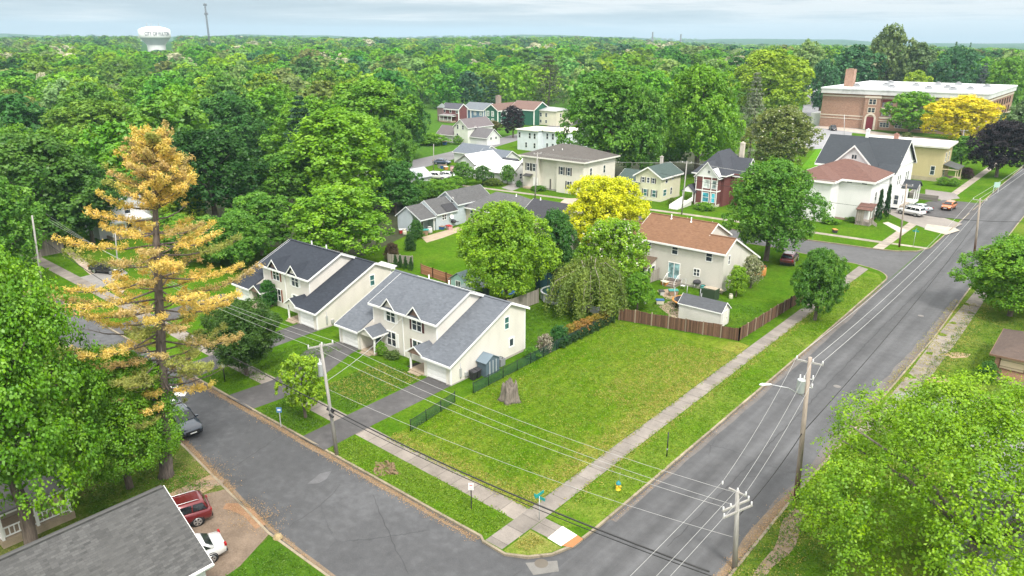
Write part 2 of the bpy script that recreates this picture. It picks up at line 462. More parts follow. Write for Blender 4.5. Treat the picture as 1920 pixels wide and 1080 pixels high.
# ---------------------------------------------------------------- sky, sun, air
SUN_EL, SUN_AZ = R(52), R(118)       # azimuth from +Y towards +X
def setup_world():
    w = bpy.data.worlds.new("World"); scene.world = w; w.use_nodes = True
    w.node_tree.nodes.clear()
    t = NT(w.node_tree)
    out = t.n('ShaderNodeOutputWorld')
    sky = t.n('ShaderNodeTexSky', sky_type='NISHITA', sun_disc=False)
    sky.sun_elevation = SUN_EL; sky.sun_rotation = SUN_AZ; sky.air_density = 1.2; sky.dust_density = 2.0
    co = t.n('ShaderNodeTexCoord').outputs['Generated']
    z = t.n('ShaderNodeSeparateXYZ', {0: co}).outputs[2]
    # long flat bands of cloud near the horizon, a closed bright cloud deck above
    n1 = t.noise(t.scale(co, 2.6, 2.6, 46), 1.0, 7, .58, dist=.5)
    n2 = t.noise(t.scale(co, 7, 7, 120), 1.0, 5, .6)
    f = t.math('ADD', t.math('MULTIPLY', n1, .72), t.math('MULTIPLY', n2, .28))
    az = t.n('ShaderNodeSeparateXYZ', {0: co}).outputs[0]
    f = t.math('ADD', t.math('MULTIPLY', t.math('SUBTRACT', f, .5), 1.5), t.math('ADD', .5, t.math('MULTIPLY', t.math('ADD', az, .5), .26)))
    f = t.math('ADD', f, t.math('MULTIPLY', t.ramp(z, [(.0, 0), (.02, .35), (.05, 1)]), .07))
    cl = t.ramp(f, [(.36, (5.2, 6.15, 6.8)), (.50, (6.4, 7.2, 7.7)), (.62, (9.0, 9.2, 9.3)), (.72, (8.6, 8.9, 9.0)), (.84, (6.6, 7.2, 7.6))])
    hz = t.ramp(z, [(0.0, (6.1, 7.35, 8.1)), (.03, (6.1, 7.35, 8.1))])
    cl = t.mix(t.ramp(z, [(.004, 1), (.028, 0)]), cl, hz)
    mixed = t.mix(.88, sky.outputs[0], cl)
    mixed = t.mix(1, mixed, t.ramp(z, [(0, .322), (.08, .335), (.3, .70), (.8, 1)]), 'MULTIPLY')
    mixed = t.mix(t.ramp(z, [(.06, 0), (.35, 1)]), mixed, t.mix(1, mixed, (1.08, 1.0, .93), 'MULTIPLY'))
    mixed = t.mix(1, mixed, (1.9, 1.9, 1.9), 'MULTIPLY')
    bg = t.n('ShaderNodeBackground', {'Color': mixed, 'Strength': .1})
    t.t.links.new(bg.outputs[0], out.inputs[0])
    s = bpy.data.lights.new('sun', 'SUN'); s.energy = 2.3; s.angle = R(11); s.color = (1, .955, .89)
    so = bpy.data.objects.new('sun', s); col.objects.link(so)
    d = Vector((math.sin(SUN_AZ) * math.cos(SUN_EL), math.cos(SUN_AZ) * math.cos(SUN_EL), math.sin(SUN_EL)))
    so.rotation_euler = d.to_track_quat('Z', 'Y').to_euler()
    so.location = (0, 0, 300)
    scene.view_settings.view_transform = 'Standard'; scene.view_settings.look = 'None'
    scene.view_settings.gamma = 1; scene.view_settings.exposure = 0.82; scene.view_settings.use_curve_mapping = False
setup_world()
scene.cycles.max_bounces = 5; scene.cycles.diffuse_bounces = 2; scene.cycles.glossy_bounces = 2
scene.cycles.transmission_bounces = 4; scene.cycles.volume_bounces = 0; scene.cycles.transparent_max_bounces = 4
scene.cycles.sample_clamp_indirect = 4
scene.cycles.use_denoising = True

def smooth(a, b, x):
    t = min(1, max(0, (x - a) / (b - a))); return t * t * (3 - 2 * t)
ROADZ = -.14
def terrain(x, y):
    """land height: level in town, rising gently to the wooded ridges behind"""
    r = math.hypot(x, y)
    th = math.degrees(math.atan2(x, y)) + 40        # 0 ahead, + to the right
    left = 1 - smooth(4, 17, th)
    z = -.15
    z += left * (6 * smooth(300, 620, r) + 12 * smooth(550, 1350, r) + (9 + 3 * math.sin(th * .21)) * smooth(1100, 2100, r))
    z += (1 - left) * (6 * smooth(345, 470, r) + 2 * smooth(470, 900, r))
    ridge = 36 + 9 * math.sin(th * .35 + 1) + 5 * math.sin(th * .9) - 26 * smooth(12, 40, th)
    z += ridge * smooth(3300, 5200, r)
    if r > 330: z += 1.2 * math.sin(x * .006) * math.sin(y * .0071 + 1) * smooth(330, 900, r)
    return z
def land_material():
    m, t = newmat('land')
    p = t.n('ShaderNodeVectorMath', {0: t.obj}, operation='LENGTH').outputs['Value']
    n = t.noise(t.obj, .012, 6, .65); n2 = t.noise(t.obj, .9, 5, .65)
    near = t.ramp(n2, [(.35, (.04, .10, .015)), (.6, (.075, .16, .02))])
    far = t.ramp(n, [(.35, (.022, .06, .02)), (.6, (.045, .11, .025)), (.75, (.07, .14, .03))])
    finish(t, t.mix(t.ramp(t.math('DIVIDE', p, 1000), [(.35, 0), (.7, 1)]), near, far), .95, spec=0)
    return m
LANDMAT = land_material()
def make_terrain():
    mb = MB(); mb.smooth = True
    rs = [0, 60, 150, 290] + [300 * 1.085 ** k for k in range(0, 37)]
    nth = 128
    rings = []
    for r in rs:
        rings.append([(r * math.sin(2 * math.pi * k / nth), r * math.cos(2 * math.pi * k / nth), terrain(r * math.sin(2 * math.pi * k / nth), r * math.cos(2 * math.pi * k / nth))) for k in range(nth)])
    c = mb._add([(0, 0, -.15)])
    ks = [mb._add(rg) for rg in rings[1:]]
    for k in range(nth):
        mb.face([c, ks[0] + k, ks[0] + (k + 1) % nth])
        for a, b in zip(ks, ks[1:]):
            mb.face([a + k, b + k, b + (k + 1) % nth, a + (k + 1) % nth])
    o = mb.build('ground', LANDMAT)
    o['kind'] = 'structure'
    return rs[-1]
RMAX = make_terrain()
def make_haze():
    m, t = newmat('haze_air')
    v = t.n('ShaderNodeVolumePrincipled', {'Color': (.54, .75, .90, 1), 'Density': HAZE, 'Anisotropy': .1})
    t.t.links.new(v.outputs[0], t.out.inputs['Volume'])
    mb = MB(); e = RMAX + 60
    mb.box(-e, e, -e, e, -2.5, 150)
    o = mb.build('haze', m); o['kind'] = 'stuff'
HAZE = .00015
if HAZE: make_haze()

# ---------------------------------------------------------------- town blocks, kerbs and roads
GR_RICH = grass((.040, .105, .006), (.072, .165, .008), (.17, .20, .03), .35)
GR_LOT = grass((.046, .125, .003), (.088, .18, .004), (.25, .245, .05), .5, .2, R(-8), big=.06, edge=True)
GR_VERGE = grass((.052, .13, .006), (.092, .185, .008), (.27, .26, .07), .62)
GR_PATCHY = grass((.05, .105, .012), (.10, .155, .02), (.26, .20, .09), .7, bare=.07)
GR_RIGHT = grass((.05, .12, .008), (.09, .165, .012), (.25, .22, .07), .6, bare=.0)
ASPH = asphalt((.082, .083, .086), .5, 1.28, lanes=True)
ASPH_SIDE = asphalt((.074, .0755, .079), .6, 1.6)
ASPH_DRIVE = asphalt((.078, .075, .075), .5, 1.5, .3)
CONC = concrete((.235, .21, .185), 1.55, 1)
CONC_X = concrete((.25, .22, .19), 1.55, 0)
KERB = concrete((.29, .245, .175), 3.0, 1, .5)
def arc(cx, cy, r, a0, a1, n=10):
    return [(cx + r * math.cos(R(a0 + (a1 - a0) * i / n)), cy + r * math.sin(R(a0 + (a1 - a0) * i / n))) for i in range(n + 1)]
def kerb(pts, name='kerb', w=.17, side=1):
    """a concrete kerb stone line along pts (lawn on the left for side=1)"""
    mb = MB(); P = [Vector((p[0], p[1], 0)) for p in pts]
    prev = None
    for i, p in enumerate(P):
        d = (P[min(i + 1, len(P) - 1)] - P[max(i - 1, 0)]).normalized()
        nrm = Vector((-d.y, d.x, 0)) * side
        wob = .012 * math.sin(i * 2.3)
        ring = [p + Vector((0, 0, -.16)), p + Vector((0, 0, .012 + wob)), p + nrm * w + Vector((0, 0, .016 + wob)), p + nrm * w + Vector((0, 0, -.16))]
        k = mb._add(ring)
        if prev is not None:
            for j in range(4): mb.face([prev + j, prev + (j + 1) % 4, k + (j + 1) % 4, k + j])
        prev = k
    o = mb.build(name, KERB); o['kind'] = 'structure'
    return o
def resample(pts, step=3.0):
    out = [pts[0]]
    for a, b in zip(pts, pts[1:]):
        n = max(1, int(math.hypot(b[0] - a[0], b[1] - a[1]) / step))
        for i in range(1, n + 1): out.append((a[0] + (b[0] - a[0]) * i / n, a[1] + (b[1] - a[1]) * i / n))
    return out
MAINL, MAINR = -21.75, -13.1
# block A: the corner block with the vacant lot
A_south = [(-175, 31.5), (-110, 29.6), (-64, 29.1), (-27.0, 29.0)]
A_corner = [(-26.6, 28.75), (-24.7, 28.7), (-23.4, 29.4), (-22.4, 30.6), (-21.85, 32.2), (-21.75, 34.5)]
A_east = [(-21.75, 34.5), (-21.6, 70), (-21.7, 103.0)]
A_ne = arc(-26.7, 103.2, 5.0, 0, 80, 8)
A_north = [(-27, 108.6), (-40, 109.6), (-90, 106.5), (-135, 101)]
blockA = A_south + A_corner + A_east[1:] + A_ne + A_north + [(-175, 98)]
sheet('lawn', blockA, 0, GR_RICH)
kerb(resample(A_south + A_corner + A_east[1:] + A_ne + A_north, 4))
# block B: north of the second side street
B_poly = [(-20.6, 300), (-20.9, 125)] + [(-22.0, 121.5), (-24.5, 119.6), (-27, 118.9)] + [(-40, 117.3), (-90, 112.8), (-132, 108)] + [(-150, 170), (-175, 250), (-200, 330)]
sheet('lawn', B_poly, 0, GR_RICH)
kerb(resample(B_poly[:8], 4), side=-1)
# block C: right of the main road
C_poly = [(-13.3, -30), (-13.3, 47), (-12.75, 66), (-12.4, 85), (-12.6, 101), (-13.0, 150), (-12.6, 330), (120, 330), (120, -30)]
sheet('lawn', C_poly, 0, GR_RIGHT)
kerb(resample(C_poly[:7], 4), side=-1)
# block D: below the side street
D_poly = [(-175, 28), (-110, 25.6), (-64, 23.6), (-57.6, 22.95), (-51.8, 22.35), (-44, 21.4), (-37.7, 20.6), (-31.2, 20.6), (-26, 19.6), (-23.4, 17.4), (-22.4, 14), (-22.2, -30), (-175, -30)]
sheet('lawn', D_poly, 0, GR_PATCHY)
kerb(resample(D_poly[:12], 4), side=-1)
sheet('road', [(MAINL - .6, -40), (MAINR + .6, -40), (MAINR + .9, 330), (MAINR + 1, 420), (-21, 420), (-20.3, 330)], ROADZ, ASPH)
sheet('side_road', [(-180, 24.5), (-110, 24), (-60, 21.5), (-28, 18), (-21.5, 17), (-21.5, 36), (-24, 30.2), (-30, 29.6), (-64, 29.7), (-110, 30.2), (-180, 32.5)], ROADZ + .006, ASPH_SIDE)
sheet('second_side_road', [(-140, 100), (-90, 106), (-40, 109.2), (-24, 106), (-21.6, 101), (-21.6, 127), (-27, 119.4), (-40, 117.9), (-90, 113.5), (-140, 108.6)], ROADZ + .006, asphalt((.092, .092, .094), .6, 1.3))
p0, p1, q0, q1 = G(770, 314), G(985, 258), G(770, 300), G(955, 255)
sheet('far_street', [(-134, 108), (-141, 109), (-147, 134), (-150, 150), (-160, 184), (-172, 230), (-190, 300), (-183, 300), (-164, 230), (-152, 184), (-141, 147), (-136, 128)], .012, asphalt((.17, .165, .17), .3, 1.2))
# sidewalks
sheet('sidewalk', [(-26.5, 28.95), (-25.1, 28.95), (-25.0, 33), (-24.95, 106.8), (-26.4, 107.6), (-26.45, 34)], .006, CONC)
sheet('sidewalk', [(-26.46, 31.75), (-120, 33.6), (-120, 35.2), (-26.46, 33.3)], .0045, CONC_X)
sheet('sidewalk', [(-24.98, 31.7), (-23.6, 31.7), (-23.6, 33.2), (-24.98, 33.2)], .0062, CONC)
sheet('kerb_ramp', [(-23.6, 31.65), (-22.45, 31.55), (-22.3, 33.1), (-23.6, 33.25)], .009, concrete((.66, .62, .55), 0, 0, .1))
sheet('kerb_ramp', [(-22.45, 31.6), (-21.85, 31.9), (-21.8, 33.0), (-22.3, 33.1)], .021, paint((.38, .15, .06), .8, .2))
GR_CORNER = grass((.10, .16, .02), (.19, .23, .035), (.34, .28, .11), .8)
sheet('lawn', [(-24.95, 31.6), (-24.95, 28.95), (-24.6, 28.92), (-23.45, 29.6), (-22.6, 30.7), (-22.35, 31.45)], .004, GR_CORNER)
# vacant lot and the verges
LOT = [(-40.9, 33.45), (-41.2, 43), (-41.3, 67.3), (-27.6, 70.2), (-26.5, 70), (-26.5, 33.35)]
sheet('vacant_lot', LOT, .004, GR_LOT)
sheet('lawn', [(-24.9, 33.3), (-23.3, 33.3), (-21.95, 34.6), (-21.8, 70), (-21.9, 102), (-23, 105), (-24.9, 106)], .004, GR_VERGE)
GR_VERGE2 = grass((.048, .125, .006), (.085, .175, .008), (.22, .22, .06), .5)
sheet('lawn', [(-43.2, 29.25), (-26.6, 29.2), (-26.55, 31.7), (-43.6, 32)], .004, GR_VERGE2)
# worn straw strips along the sidewalk and mower tracks across the lot
def strip(pts, w, z, mat, name='worn_grass', wob=.25, seed=1):
    rng = random.Random(seed); L = []; Rr = []
    pts = resample(pts, .8)
    N_ = len(pts); sl = [[rng.uniform(-1, 1) for _ in range(N_ + 4)] for _ in (0, 1)]
    sm = lambda s, i: (sl[s][i] + 2 * sl[s][i + 1] + 3 * sl[s][i + 2] + 2 * sl[s][i + 3] + sl[s][i + 4]) / 5.5
    for i, p in enumerate(pts):
        a = pts[max(0, i - 1)]; b = pts[min(len(pts) - 1, i + 1)]
        d = Vector((b[0] - a[0], b[1] - a[1], 0)).normalized(); n = Vector((-d.y, d.x, 0))
        ww = w * .5 * math.sin(math.pi * min(1, max(.08, (i + .5) / len(pts)))) ** .4
        L.append((p[0] + n.x * ww * (1 + wob * 1.7 * sm(0, i)), p[1] + n.y * ww * (1 + wob * 1.7 * sm(0, i))))
        Rr.append((p[0] - n.x * ww * (1 + wob * 1.7 * sm(1, i)), p[1] - n.y * ww * (1 + wob * 1.7 * sm(1, i))))
    mb = MB()
    for i in range(len(L) - 1): mb.poly([(*Rr[i], z), (*Rr[i + 1], z), (*L[i + 1], z), (*L[i], z)])
    o = mb.build(name, mat, fix=False); o['kind'] = 'structure'; return o
STRAW = grass((.13, .22, .02), (.24, .27, .04), (.40, .34, .12), .85)
# driveways
def gp(*pp): return [G(x, y) for x, y in pp]
sheet('driveway', [(-46.7, 43.35), (-43.7, 43.3), (-43.5, 34), (-43.3, 29.0), (-46.4, 29.0), (-46.5, 34)], .0085, ASPH_DRIVE)
sheet('driveway', [(-60.0, 44.0), (-57.0, 44.0), (-52.6, 43.4)[:2] if 0 else (-56.6, 42), (-53.2, 34.2), (-53.6, 29.0), (-57.6, 29.0), (-57.3, 33.6), (-60.8, 39.6)], .0085, ASPH_DRIVE)
sheet('driveway', [(-67.9, 43.7), (-64.4, 43.7), (-64.0, 36), (-63.4, 29.1), (-66.8, 29.1), (-67.3, 36)], .0085, ASPH_DRIVE)
sheet('driveway', [(-84, 43.7), (-80.5, 43.7), (-80, 36), (-79.5, 29.3), (-83, 29.3)], .0085, ASPH_DRIVE)
STONE = concrete((.36, .29, .21), 0, 0, .3)
# patches where the sidewalk crosses the drives, steps and beds
GRAV = dirt((.115, .085, .062), (.25, .19, .14))
sheet('gravel_drive', [(-46.2, 13), (-45.6, 18.5), (-44.3, 21.3), (-37.6, 20.6), (-36.2, 17.6), (-35.5, 13)], .005, GRAV)
sheet('bare_earth', gp((318, 925), (360, 905), (395, 890), (420, 905), (380, 925), (330, 945)), .0052, dirt((.25, .17, .10), (.37, .28, .18)))
sheet('lawn', [(-36.3, 17), (-37.3, 20.4), (-31, 20.4), (-26, 19.4), (-23.6, 17.2), (-22.8, 12), (-35, 12)], .0044, grass((.035, .095, .008), (.065, .145, .012), (.14, .17, .03), .35))
# right hand side: broken sidewalk, drive, bare spots
sheet('sidewalk', gp((1600, 815), (1660, 752), (1700, 705), (1748, 640), (1795, 585), (1838, 535), (1862, 538), (1838, 575), (1800, 632), (1750, 700), (1715, 738), (1665, 815)), .005, concrete((.25, .22, .185), 1.1, 1, .5))
for k, (x, y, s) in enumerate([(1640, 780, 9), (1672, 752, 12), (1706, 706, 12), (1742, 662, 10), (1768, 628, 13), (1785, 606, 9), (1812, 570, 8), (1690, 730, 8)]):
    cx, cy = G(x, y); rg = random.Random(k); s *= .05
    sheet('grass_patch', [(cx + s * rg.uniform(.5, 1.2) * math.cos(a * .9), cy + s * rg.uniform(.5, 1.5) * math.sin(a * .9)) for a in range(7)], .0092, GR_RIGHT)
sheet('driveway', gp((1682, 733), (1740, 735), (1830, 752), (1925, 775), (1990, 800), (1990, 900), (1840, 850), (1740, 800), (1660, 775)), .0078, asphalt((.19, .19, .185), .5, 1.3, .3))
for pts in ([(1768, 664), (1790, 660), (1820, 664), (1815, 670), (1785, 672)], [(1735, 710), (1760, 706), (1782, 712), (1770, 720), (1745, 718)], [(1790, 735), (1850, 740), (1925, 760), (1925, 778), (1830, 752)]):
    sheet('bare_earth', gp(*pts), .0066, dirt((.27, .19, .12), (.38, .29, .18)))
BARE = dirt((.18, .125, .085), (.30, .235, .175))
strip(gp((1502, 958), (1478, 1000), (1440, 1062), (1400, 1130)), 1.1, .0066, BARE, 'bare_earth', .5, 21)
strip(gp((330, 925), (380, 905), (420, 902)), .9, .0066, BARE, 'bare_earth', .5, 22)
strip(gp((495, 985), (470, 960), (440, 950), (420, 950)), 1.2, .0076, dirt((.20, .11, .06), (.33, .2, .12)), 'bare_earth', .5, 23)
DUST = dirt((.12, .095, .072), (.25, .185, .125))
strip([(-66, 28.85), (-58, 28.8), (-50, 28.82), (-40, 28.8), (-28, 28.75)], .42, ROADZ + .013, DUST, 'kerb_dust', .42, 24)
strip([(-63, 23.75), (-55, 22.95), (-48, 22.1), (-43, 21.55), (-38, 20.95), (-30, 20.8)], .36, ROADZ + .013, DUST, 'kerb_dust', .45, 25)
strip([(-13.65, 33), (-13.6, 42), (-13.55, 48)], .6, ROADZ + .014, DUST, 'kerb_dust', .4, 26)
# patches and cracks in the asphalt
PATCH = asphalt((.12, .12, .125), .2, 1.25, .5)
sheet('road_patch', gp((575, 905), (600, 885), (622, 880), (612, 895), (598, 903)), ROADZ + .0145, PATCH)
sheet('road_patch', gp((985, 1052), (1045, 1048), (1048, 1068), (1000, 1075)), ROADZ + .0145, asphalt((.16, .155, .145), .2, 1.2, .5))
sheet('road_patch', [(-21.7, 40), (-19.9, 40), (-19.8, 70), (-21.5, 70)], ROADZ + .0105, asphalt((.125, .125, .128), .3, 1.25, .3)) if 0 else None
def seam(pts, w=.06, seed=0, name='road_crack', c=(.05, .05, .052)):
    rng = random.Random(seed); pts = resample(pts, .5)
    pts = [(p[0] + rng.uniform(-.07, .07), p[1] + rng.uniform(-.07, .07)) for p in pts]
    return strip(pts, w, ROADZ + .0175, paint(c, .9), name, .3, seed)
seam(gp((380, 905), (450, 865), (525, 815)), .06, 1)
seam(gp((540, 985), (600, 945), (640, 905)), .04, 2)
seam(gp((700, 925), (715, 965), (735, 1010), (765, 1075)), .04, 3)
seam([(-17.4, 36), (-17.3, 60), (-17.5, 84), (-17.3, 104), (-17.3, 160)], .05, 4)
seam([(-21.0, 28), (-18, 25.5), (-15, 26)], .06, 6)
seam([(-23, 21), (-23.4, 25), (-23, 28.4)], .06, 7)
# plain white patches on the side road
WHITE_PATCH = paint((.82, .82, .80), .35, .1)
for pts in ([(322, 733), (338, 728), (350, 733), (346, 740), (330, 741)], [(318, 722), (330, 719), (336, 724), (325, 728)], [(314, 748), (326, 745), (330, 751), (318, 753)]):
    sheet('road_patch', gp(*pts), ROADZ + .0145, WHITE_PATCH)
# lighter dusty shoulders along the main road
SHOULD = asphalt((.125, .115, .108), .2, 1.25, .6)
strip([(-13.75, 33), (-13.6, 50), (-13.2, 66), (-12.9, 85), (-13.1, 101)], .95, ROADZ + .009, SHOULD, 'road_shoulder', .25, 11)
strip([(-21.4, 36), (-21.3, 70), (-21.35, 102)], .55, ROADZ + .009, SHOULD, 'road_shoulder', .25, 12)
# north block: sidewalks, drives
sheet('sidewalk', [(-26.2, 119.0), (-27.7, 118.8), (-27.6, 150), (-27.4, 250), (-25.9, 250), (-26.1, 150)], .006, concrete((.33, .29, .24), 1.55, 1))
sheet('sidewalk', [(-27.6, 122.9), (-60, 121.2), (-100, 116.8), (-130, 113), (-130, 114.3), (-100, 118.2), (-60, 122.5), (-27.6, 124.2)], .0045, concrete((.32, .28, .23), 1.55, 0))
sheet('sidewalk', [(-26.1, 123.2), (-21.2, 123.6), (-21.1, 124.6), (-26.1, 124.3)], .0062, concrete((.36, .32, .26), 1.55, 0))
sheet('driveway', gp((1655, 395), (1640, 378), (1700, 388), (1760, 405), (1805, 420), (1780, 432), (1735, 428), (1690, 412)), .0082, asphalt((.22, .20, .18), .3, 1.3))
sheet('driveway', gp((1700, 398), (1740, 378), (1770, 375), (1845, 382), (1818, 412), (1760, 408)), .0098, ASPH_DRIVE)
sheet('driveway', gp((1735, 355), (1790, 362), (1800, 372), (1770, 376), (1735, 368)), .0094, asphalt((.2, .18, .17), .3, 1.3))
sheet('driveway', gp((1738, 420), (1790, 427), (1800, 432), (1775, 440), (1733, 430)), .0115, concrete((.40, .36, .30), 0, 0, .25))
sheet('path', gp((1655, 418), (1665, 416), (1700, 432), (1690, 438)), .0088, concrete((.5, .46, .38), 0, 0, .25))
sheet('driveway', gp((1040, 388), (1060, 372), (1085, 372), (1060, 395)), .0088, concrete((.42, .34, .28), 0, 0, .3))
sheet('driveway', gp((940, 352), (985, 335), (1000, 342), (960, 358)), .0088, asphalt((.2, .19, .18), .3))
# worn kerb-side earth on the lower left
sheet('sidewalk', gp((118, 468), (132, 468), (175, 500), (235, 545), (225, 552), (165, 512)), .006, concrete((.42, .34, .26), 1.5, 0, .4))
sheet('sidewalk', gp((185, 560), (225, 560), (330, 640), (300, 650)), .0064, concrete((.40, .36, .3), 1.5, 0, .4)) if 0 else None
sheet('driveway', gp((150, 520), (225, 500), (240, 512), (190, 540)), .0072, asphalt((.2, .19, .18), .3))
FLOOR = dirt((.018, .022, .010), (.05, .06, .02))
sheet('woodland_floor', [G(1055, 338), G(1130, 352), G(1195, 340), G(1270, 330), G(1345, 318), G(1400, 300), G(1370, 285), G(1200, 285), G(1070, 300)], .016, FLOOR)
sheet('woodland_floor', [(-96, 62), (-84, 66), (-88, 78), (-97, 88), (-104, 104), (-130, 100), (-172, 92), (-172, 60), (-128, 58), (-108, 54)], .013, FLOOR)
# the school's forecourt
sheet('parking_lot', gp((1480, 262), (1533, 235), (1600, 240), (1665, 250), (1680, 258), (1600, 250), (1590, 262), (1640, 272), (1580, 278), (1510, 280)), .016, asphalt((.25, .25, .26), .3, 1.2))
sheet('lawn', gp((1598, 249), (1690, 258), (1760, 264), (1760, 272), (1660, 266), (1596, 256)), .026, GR_RICH)
sheet('sidewalk', gp((1525, 238), (1560, 236), (1680, 252), (1780, 262), (1780, 266), (1680, 257), (1560, 243)), .021, concrete((.5, .42, .36), 0, 0))
def street_over_land(pts, w, mat):
    mb = MB(); pts = resample(pts, 8); k0 = None
    for i, p in enumerate(pts):
        a, b = pts[max(0, i - 1)], pts[min(len(pts) - 1, i + 1)]; d = Vector((b[0] - a[0], b[1] - a[1], 0)).normalized()
        q = [(p[0] + s * d.y * w / 2, p[1] - s * d.x * w / 2, terrain(p[0], p[1]) + .25) for s in (-1, 1)]
        k = mb._add(q)
        if k0 is not None: mb.face([k0, k0 + 1, k + 1, k])
        k0 = k
    o = mb.build('far_street', mat); o['kind'] = 'structure'
street_over_land([G(1520, 232), G(1521, 205), G(1523, 185), G(1526, 160), G(1528, 145)], 7.5, asphalt((.20, .20, .21), .2, 1.2))
sheet('lawn', gp((1490, 330), (1540, 268), (1600, 275), (1640, 280), (1620, 300)), .012, grass((.06, .18, .01), (.10, .25, .015), (.2, .26, .04), .3))
# ---------------------------------------------------------------- building helpers (world metres, axes along the streets)
WHITE = paint((.80, .80, .78), .5, .05)
OFFWHITE = paint((.70, .68, .62), .55, .06)
DARKM = paint((.03, .03, .033), .5, .15)
GLASS = glass(); GLASS_TEAL = glass((.05, .13, .13)); GLASS_BLUE = glass((.05, .30, .38))
def face_frame(face, at):
    """returns fn(u, z, d): u along the wall, d outward, for a wall facing S (-Y), E (+X), N, W at the plane 'at'"""
    if face == 'S': return lambda u, z, d: (u, at - d, z)
    if face == 'E': return lambda u, z, d: (at + d, u, z)
    if face == 'N': return lambda u, z, d: (u, at + d, z)
    return lambda u, z, d: (at - d, u, z)
def fbox(mb, P, u0, u1, z0, z1, d0, d1):
    a = [P(u0, z0, d0), P(u1, z0, d0), P(u1, z1, d0), P(u0, z1, d0)]
    b = [P(u0, z0, d1), P(u1, z0, d1), P(u1, z1, d1), P(u0, z1, d1)]
    mb.hull8(a, b)
def window(root, face, at, u, z, w, h, frame=None, pane=None, n=1, sash=True, fw=.09, sill=False, label=None, d=.05):
    """one window: frame and, as its sub-part, the pane(s)"""
    frame = frame or WHITE; pane = pane or GLASS
    P = face_frame(face, at)
    mb = MB()
    fbox(mb, P, u - w / 2 - fw, u + w / 2 + fw, z + h / 2, z + h / 2 + fw, -.02, d)
    fbox(mb, P, u - w / 2 - fw, u + w / 2 + fw, z - h / 2 - fw, z - h / 2, -.02, d + (.05 if sill else 0))
    fbox(mb, P, u - w / 2 - fw, u - w / 2, z - h / 2, z + h / 2, -.02, d)
    fbox(mb, P, u + w / 2, u + w / 2 + fw, z - h / 2, z + h / 2, -.02, d)
    for k in range(1, n):
        x = u - w / 2 + w * k / n
        fbox(mb, P, x - fw * .5, x + fw * .5, z - h / 2, z + h / 2, -.02, d - .004)
    if sash: 
        for k in range(n):
            a = u - w / 2 + w * k / n + (fw * .5 if k else 0); b = u - w / 2 + w * (k + 1) / n - (fw * .5 if k < n - 1 else 0)
            fbox(mb, P, a, b, z - .03, z + .03, -.02, d - .012)
    f = mb.build('window', frame, root)
    if label: f['label'] = label
    g = MB(); fbox(g, P, u - w / 2, u + w / 2, z - h / 2, z + h / 2, -.03, .012)
    p = g.build('pane', pane, f)
    return f
def shutters(root, face, at, u, z, w, h, mat, sw=.28, gap=.09):
    P = face_frame(face, at)
    for s in (-1, 1):
        mb = MB(); c = u + s * (w / 2 + gap + sw / 2)
        fbox(mb, P, c - sw / 2, c + sw / 2, z - h / 2 - .05, z + h / 2 + .05, -.01, .045)
        for k in range(1, 8):
            zz = z - h / 2 + h * k / 8
            fbox(mb, P, c - sw / 2 + .04, c + sw / 2 - .04, zz - .015, zz + .015, .04, .056)
        mb.build('shutter', mat, root)
def door(root, face, at, u, z0, w, h, mat, frame=None, lite=True, name='door'):
    frame = frame or WHITE
    P = face_frame(face, at)
    mb = MB()
    fbox(mb, P, u - w / 2 - .1, u - w / 2, z0, z0 + h + .1, -.02, .06)
    fbox(mb, P, u + w / 2, u + w / 2 + .1, z0, z0 + h + .1, -.02, .06)
    fbox(mb, P, u - w / 2, u + w / 2, z0 + h, z0 + h + .1, -.02, .06)
    mb.build('door_frame', frame, root)
    mb = MB(); fbox(mb, P, u - w / 2, u + w / 2, z0, z0 + h, -.02, .025)
    for a, b, c, d_ in ((.12, .46, .08, .42), (.54, .88, .08, .42)): fbox(mb, P, u - w / 2 + w * a, u - w / 2 + w * b, z0 + h * c, z0 + h * d_, .02, .04)
    dr = mb.build(name, mat, root)
    if lite:
        mb = MB(); fbox(mb, P, u - w * .3, u + w * .3, z0 + h * .55, z0 + h * .9, .02, .034); mb.build('pane', GLASS, dr)
    mb = MB(); fbox(mb, P, u + w * .36, u + w * .42, z0 + h * .45, z0 + h * .5, .02, .09); mb.build('handle', paint((.35, .3, .2), .3, .1, .8), dr)
    return dr
def garage_door(root, face, at, u, z0, w, h, mat=None, frame=None):
    P = face_frame(face, at); mat = mat or WHITE
    mb = MB()
    fbox(mb, P, u - w / 2 - .12, u - w / 2, z0, z0 + h + .12, -.02, .05)
    fbox(mb, P, u + w / 2, u + w / 2 + .12, z0, z0 + h + .12, -.02, .05)
    fbox(mb, P, u - w / 2, u + w / 2, z0 + h, z0 + h + .12, -.02, .05)
    mb.build('garage_door_frame', frame or OFFWHITE, root)
    mb = MB()
    for k in range(4):
        a = z0 + h * k / 4; b = z0 + h * (k + 1) / 4 - .02
        fbox(mb, P, u - w / 2, u + w / 2, a, b, -.02, .02)
        for q in range(4):
            x0 = u - w / 2 + w * q / 4 + .06; x1 = u - w / 2 + w * (q + 1) / 4 - .06
            fbox(mb, P, x0, x1, a + .08, b - .08, .015, .032)
    return mb.build('garage_door', mat, root)
def slab(mb, quad, th=.12):
    """a roof slope: quad of 3d points (upper surface) with thickness below"""
    mb.prism(quad, (0, 0, -th))
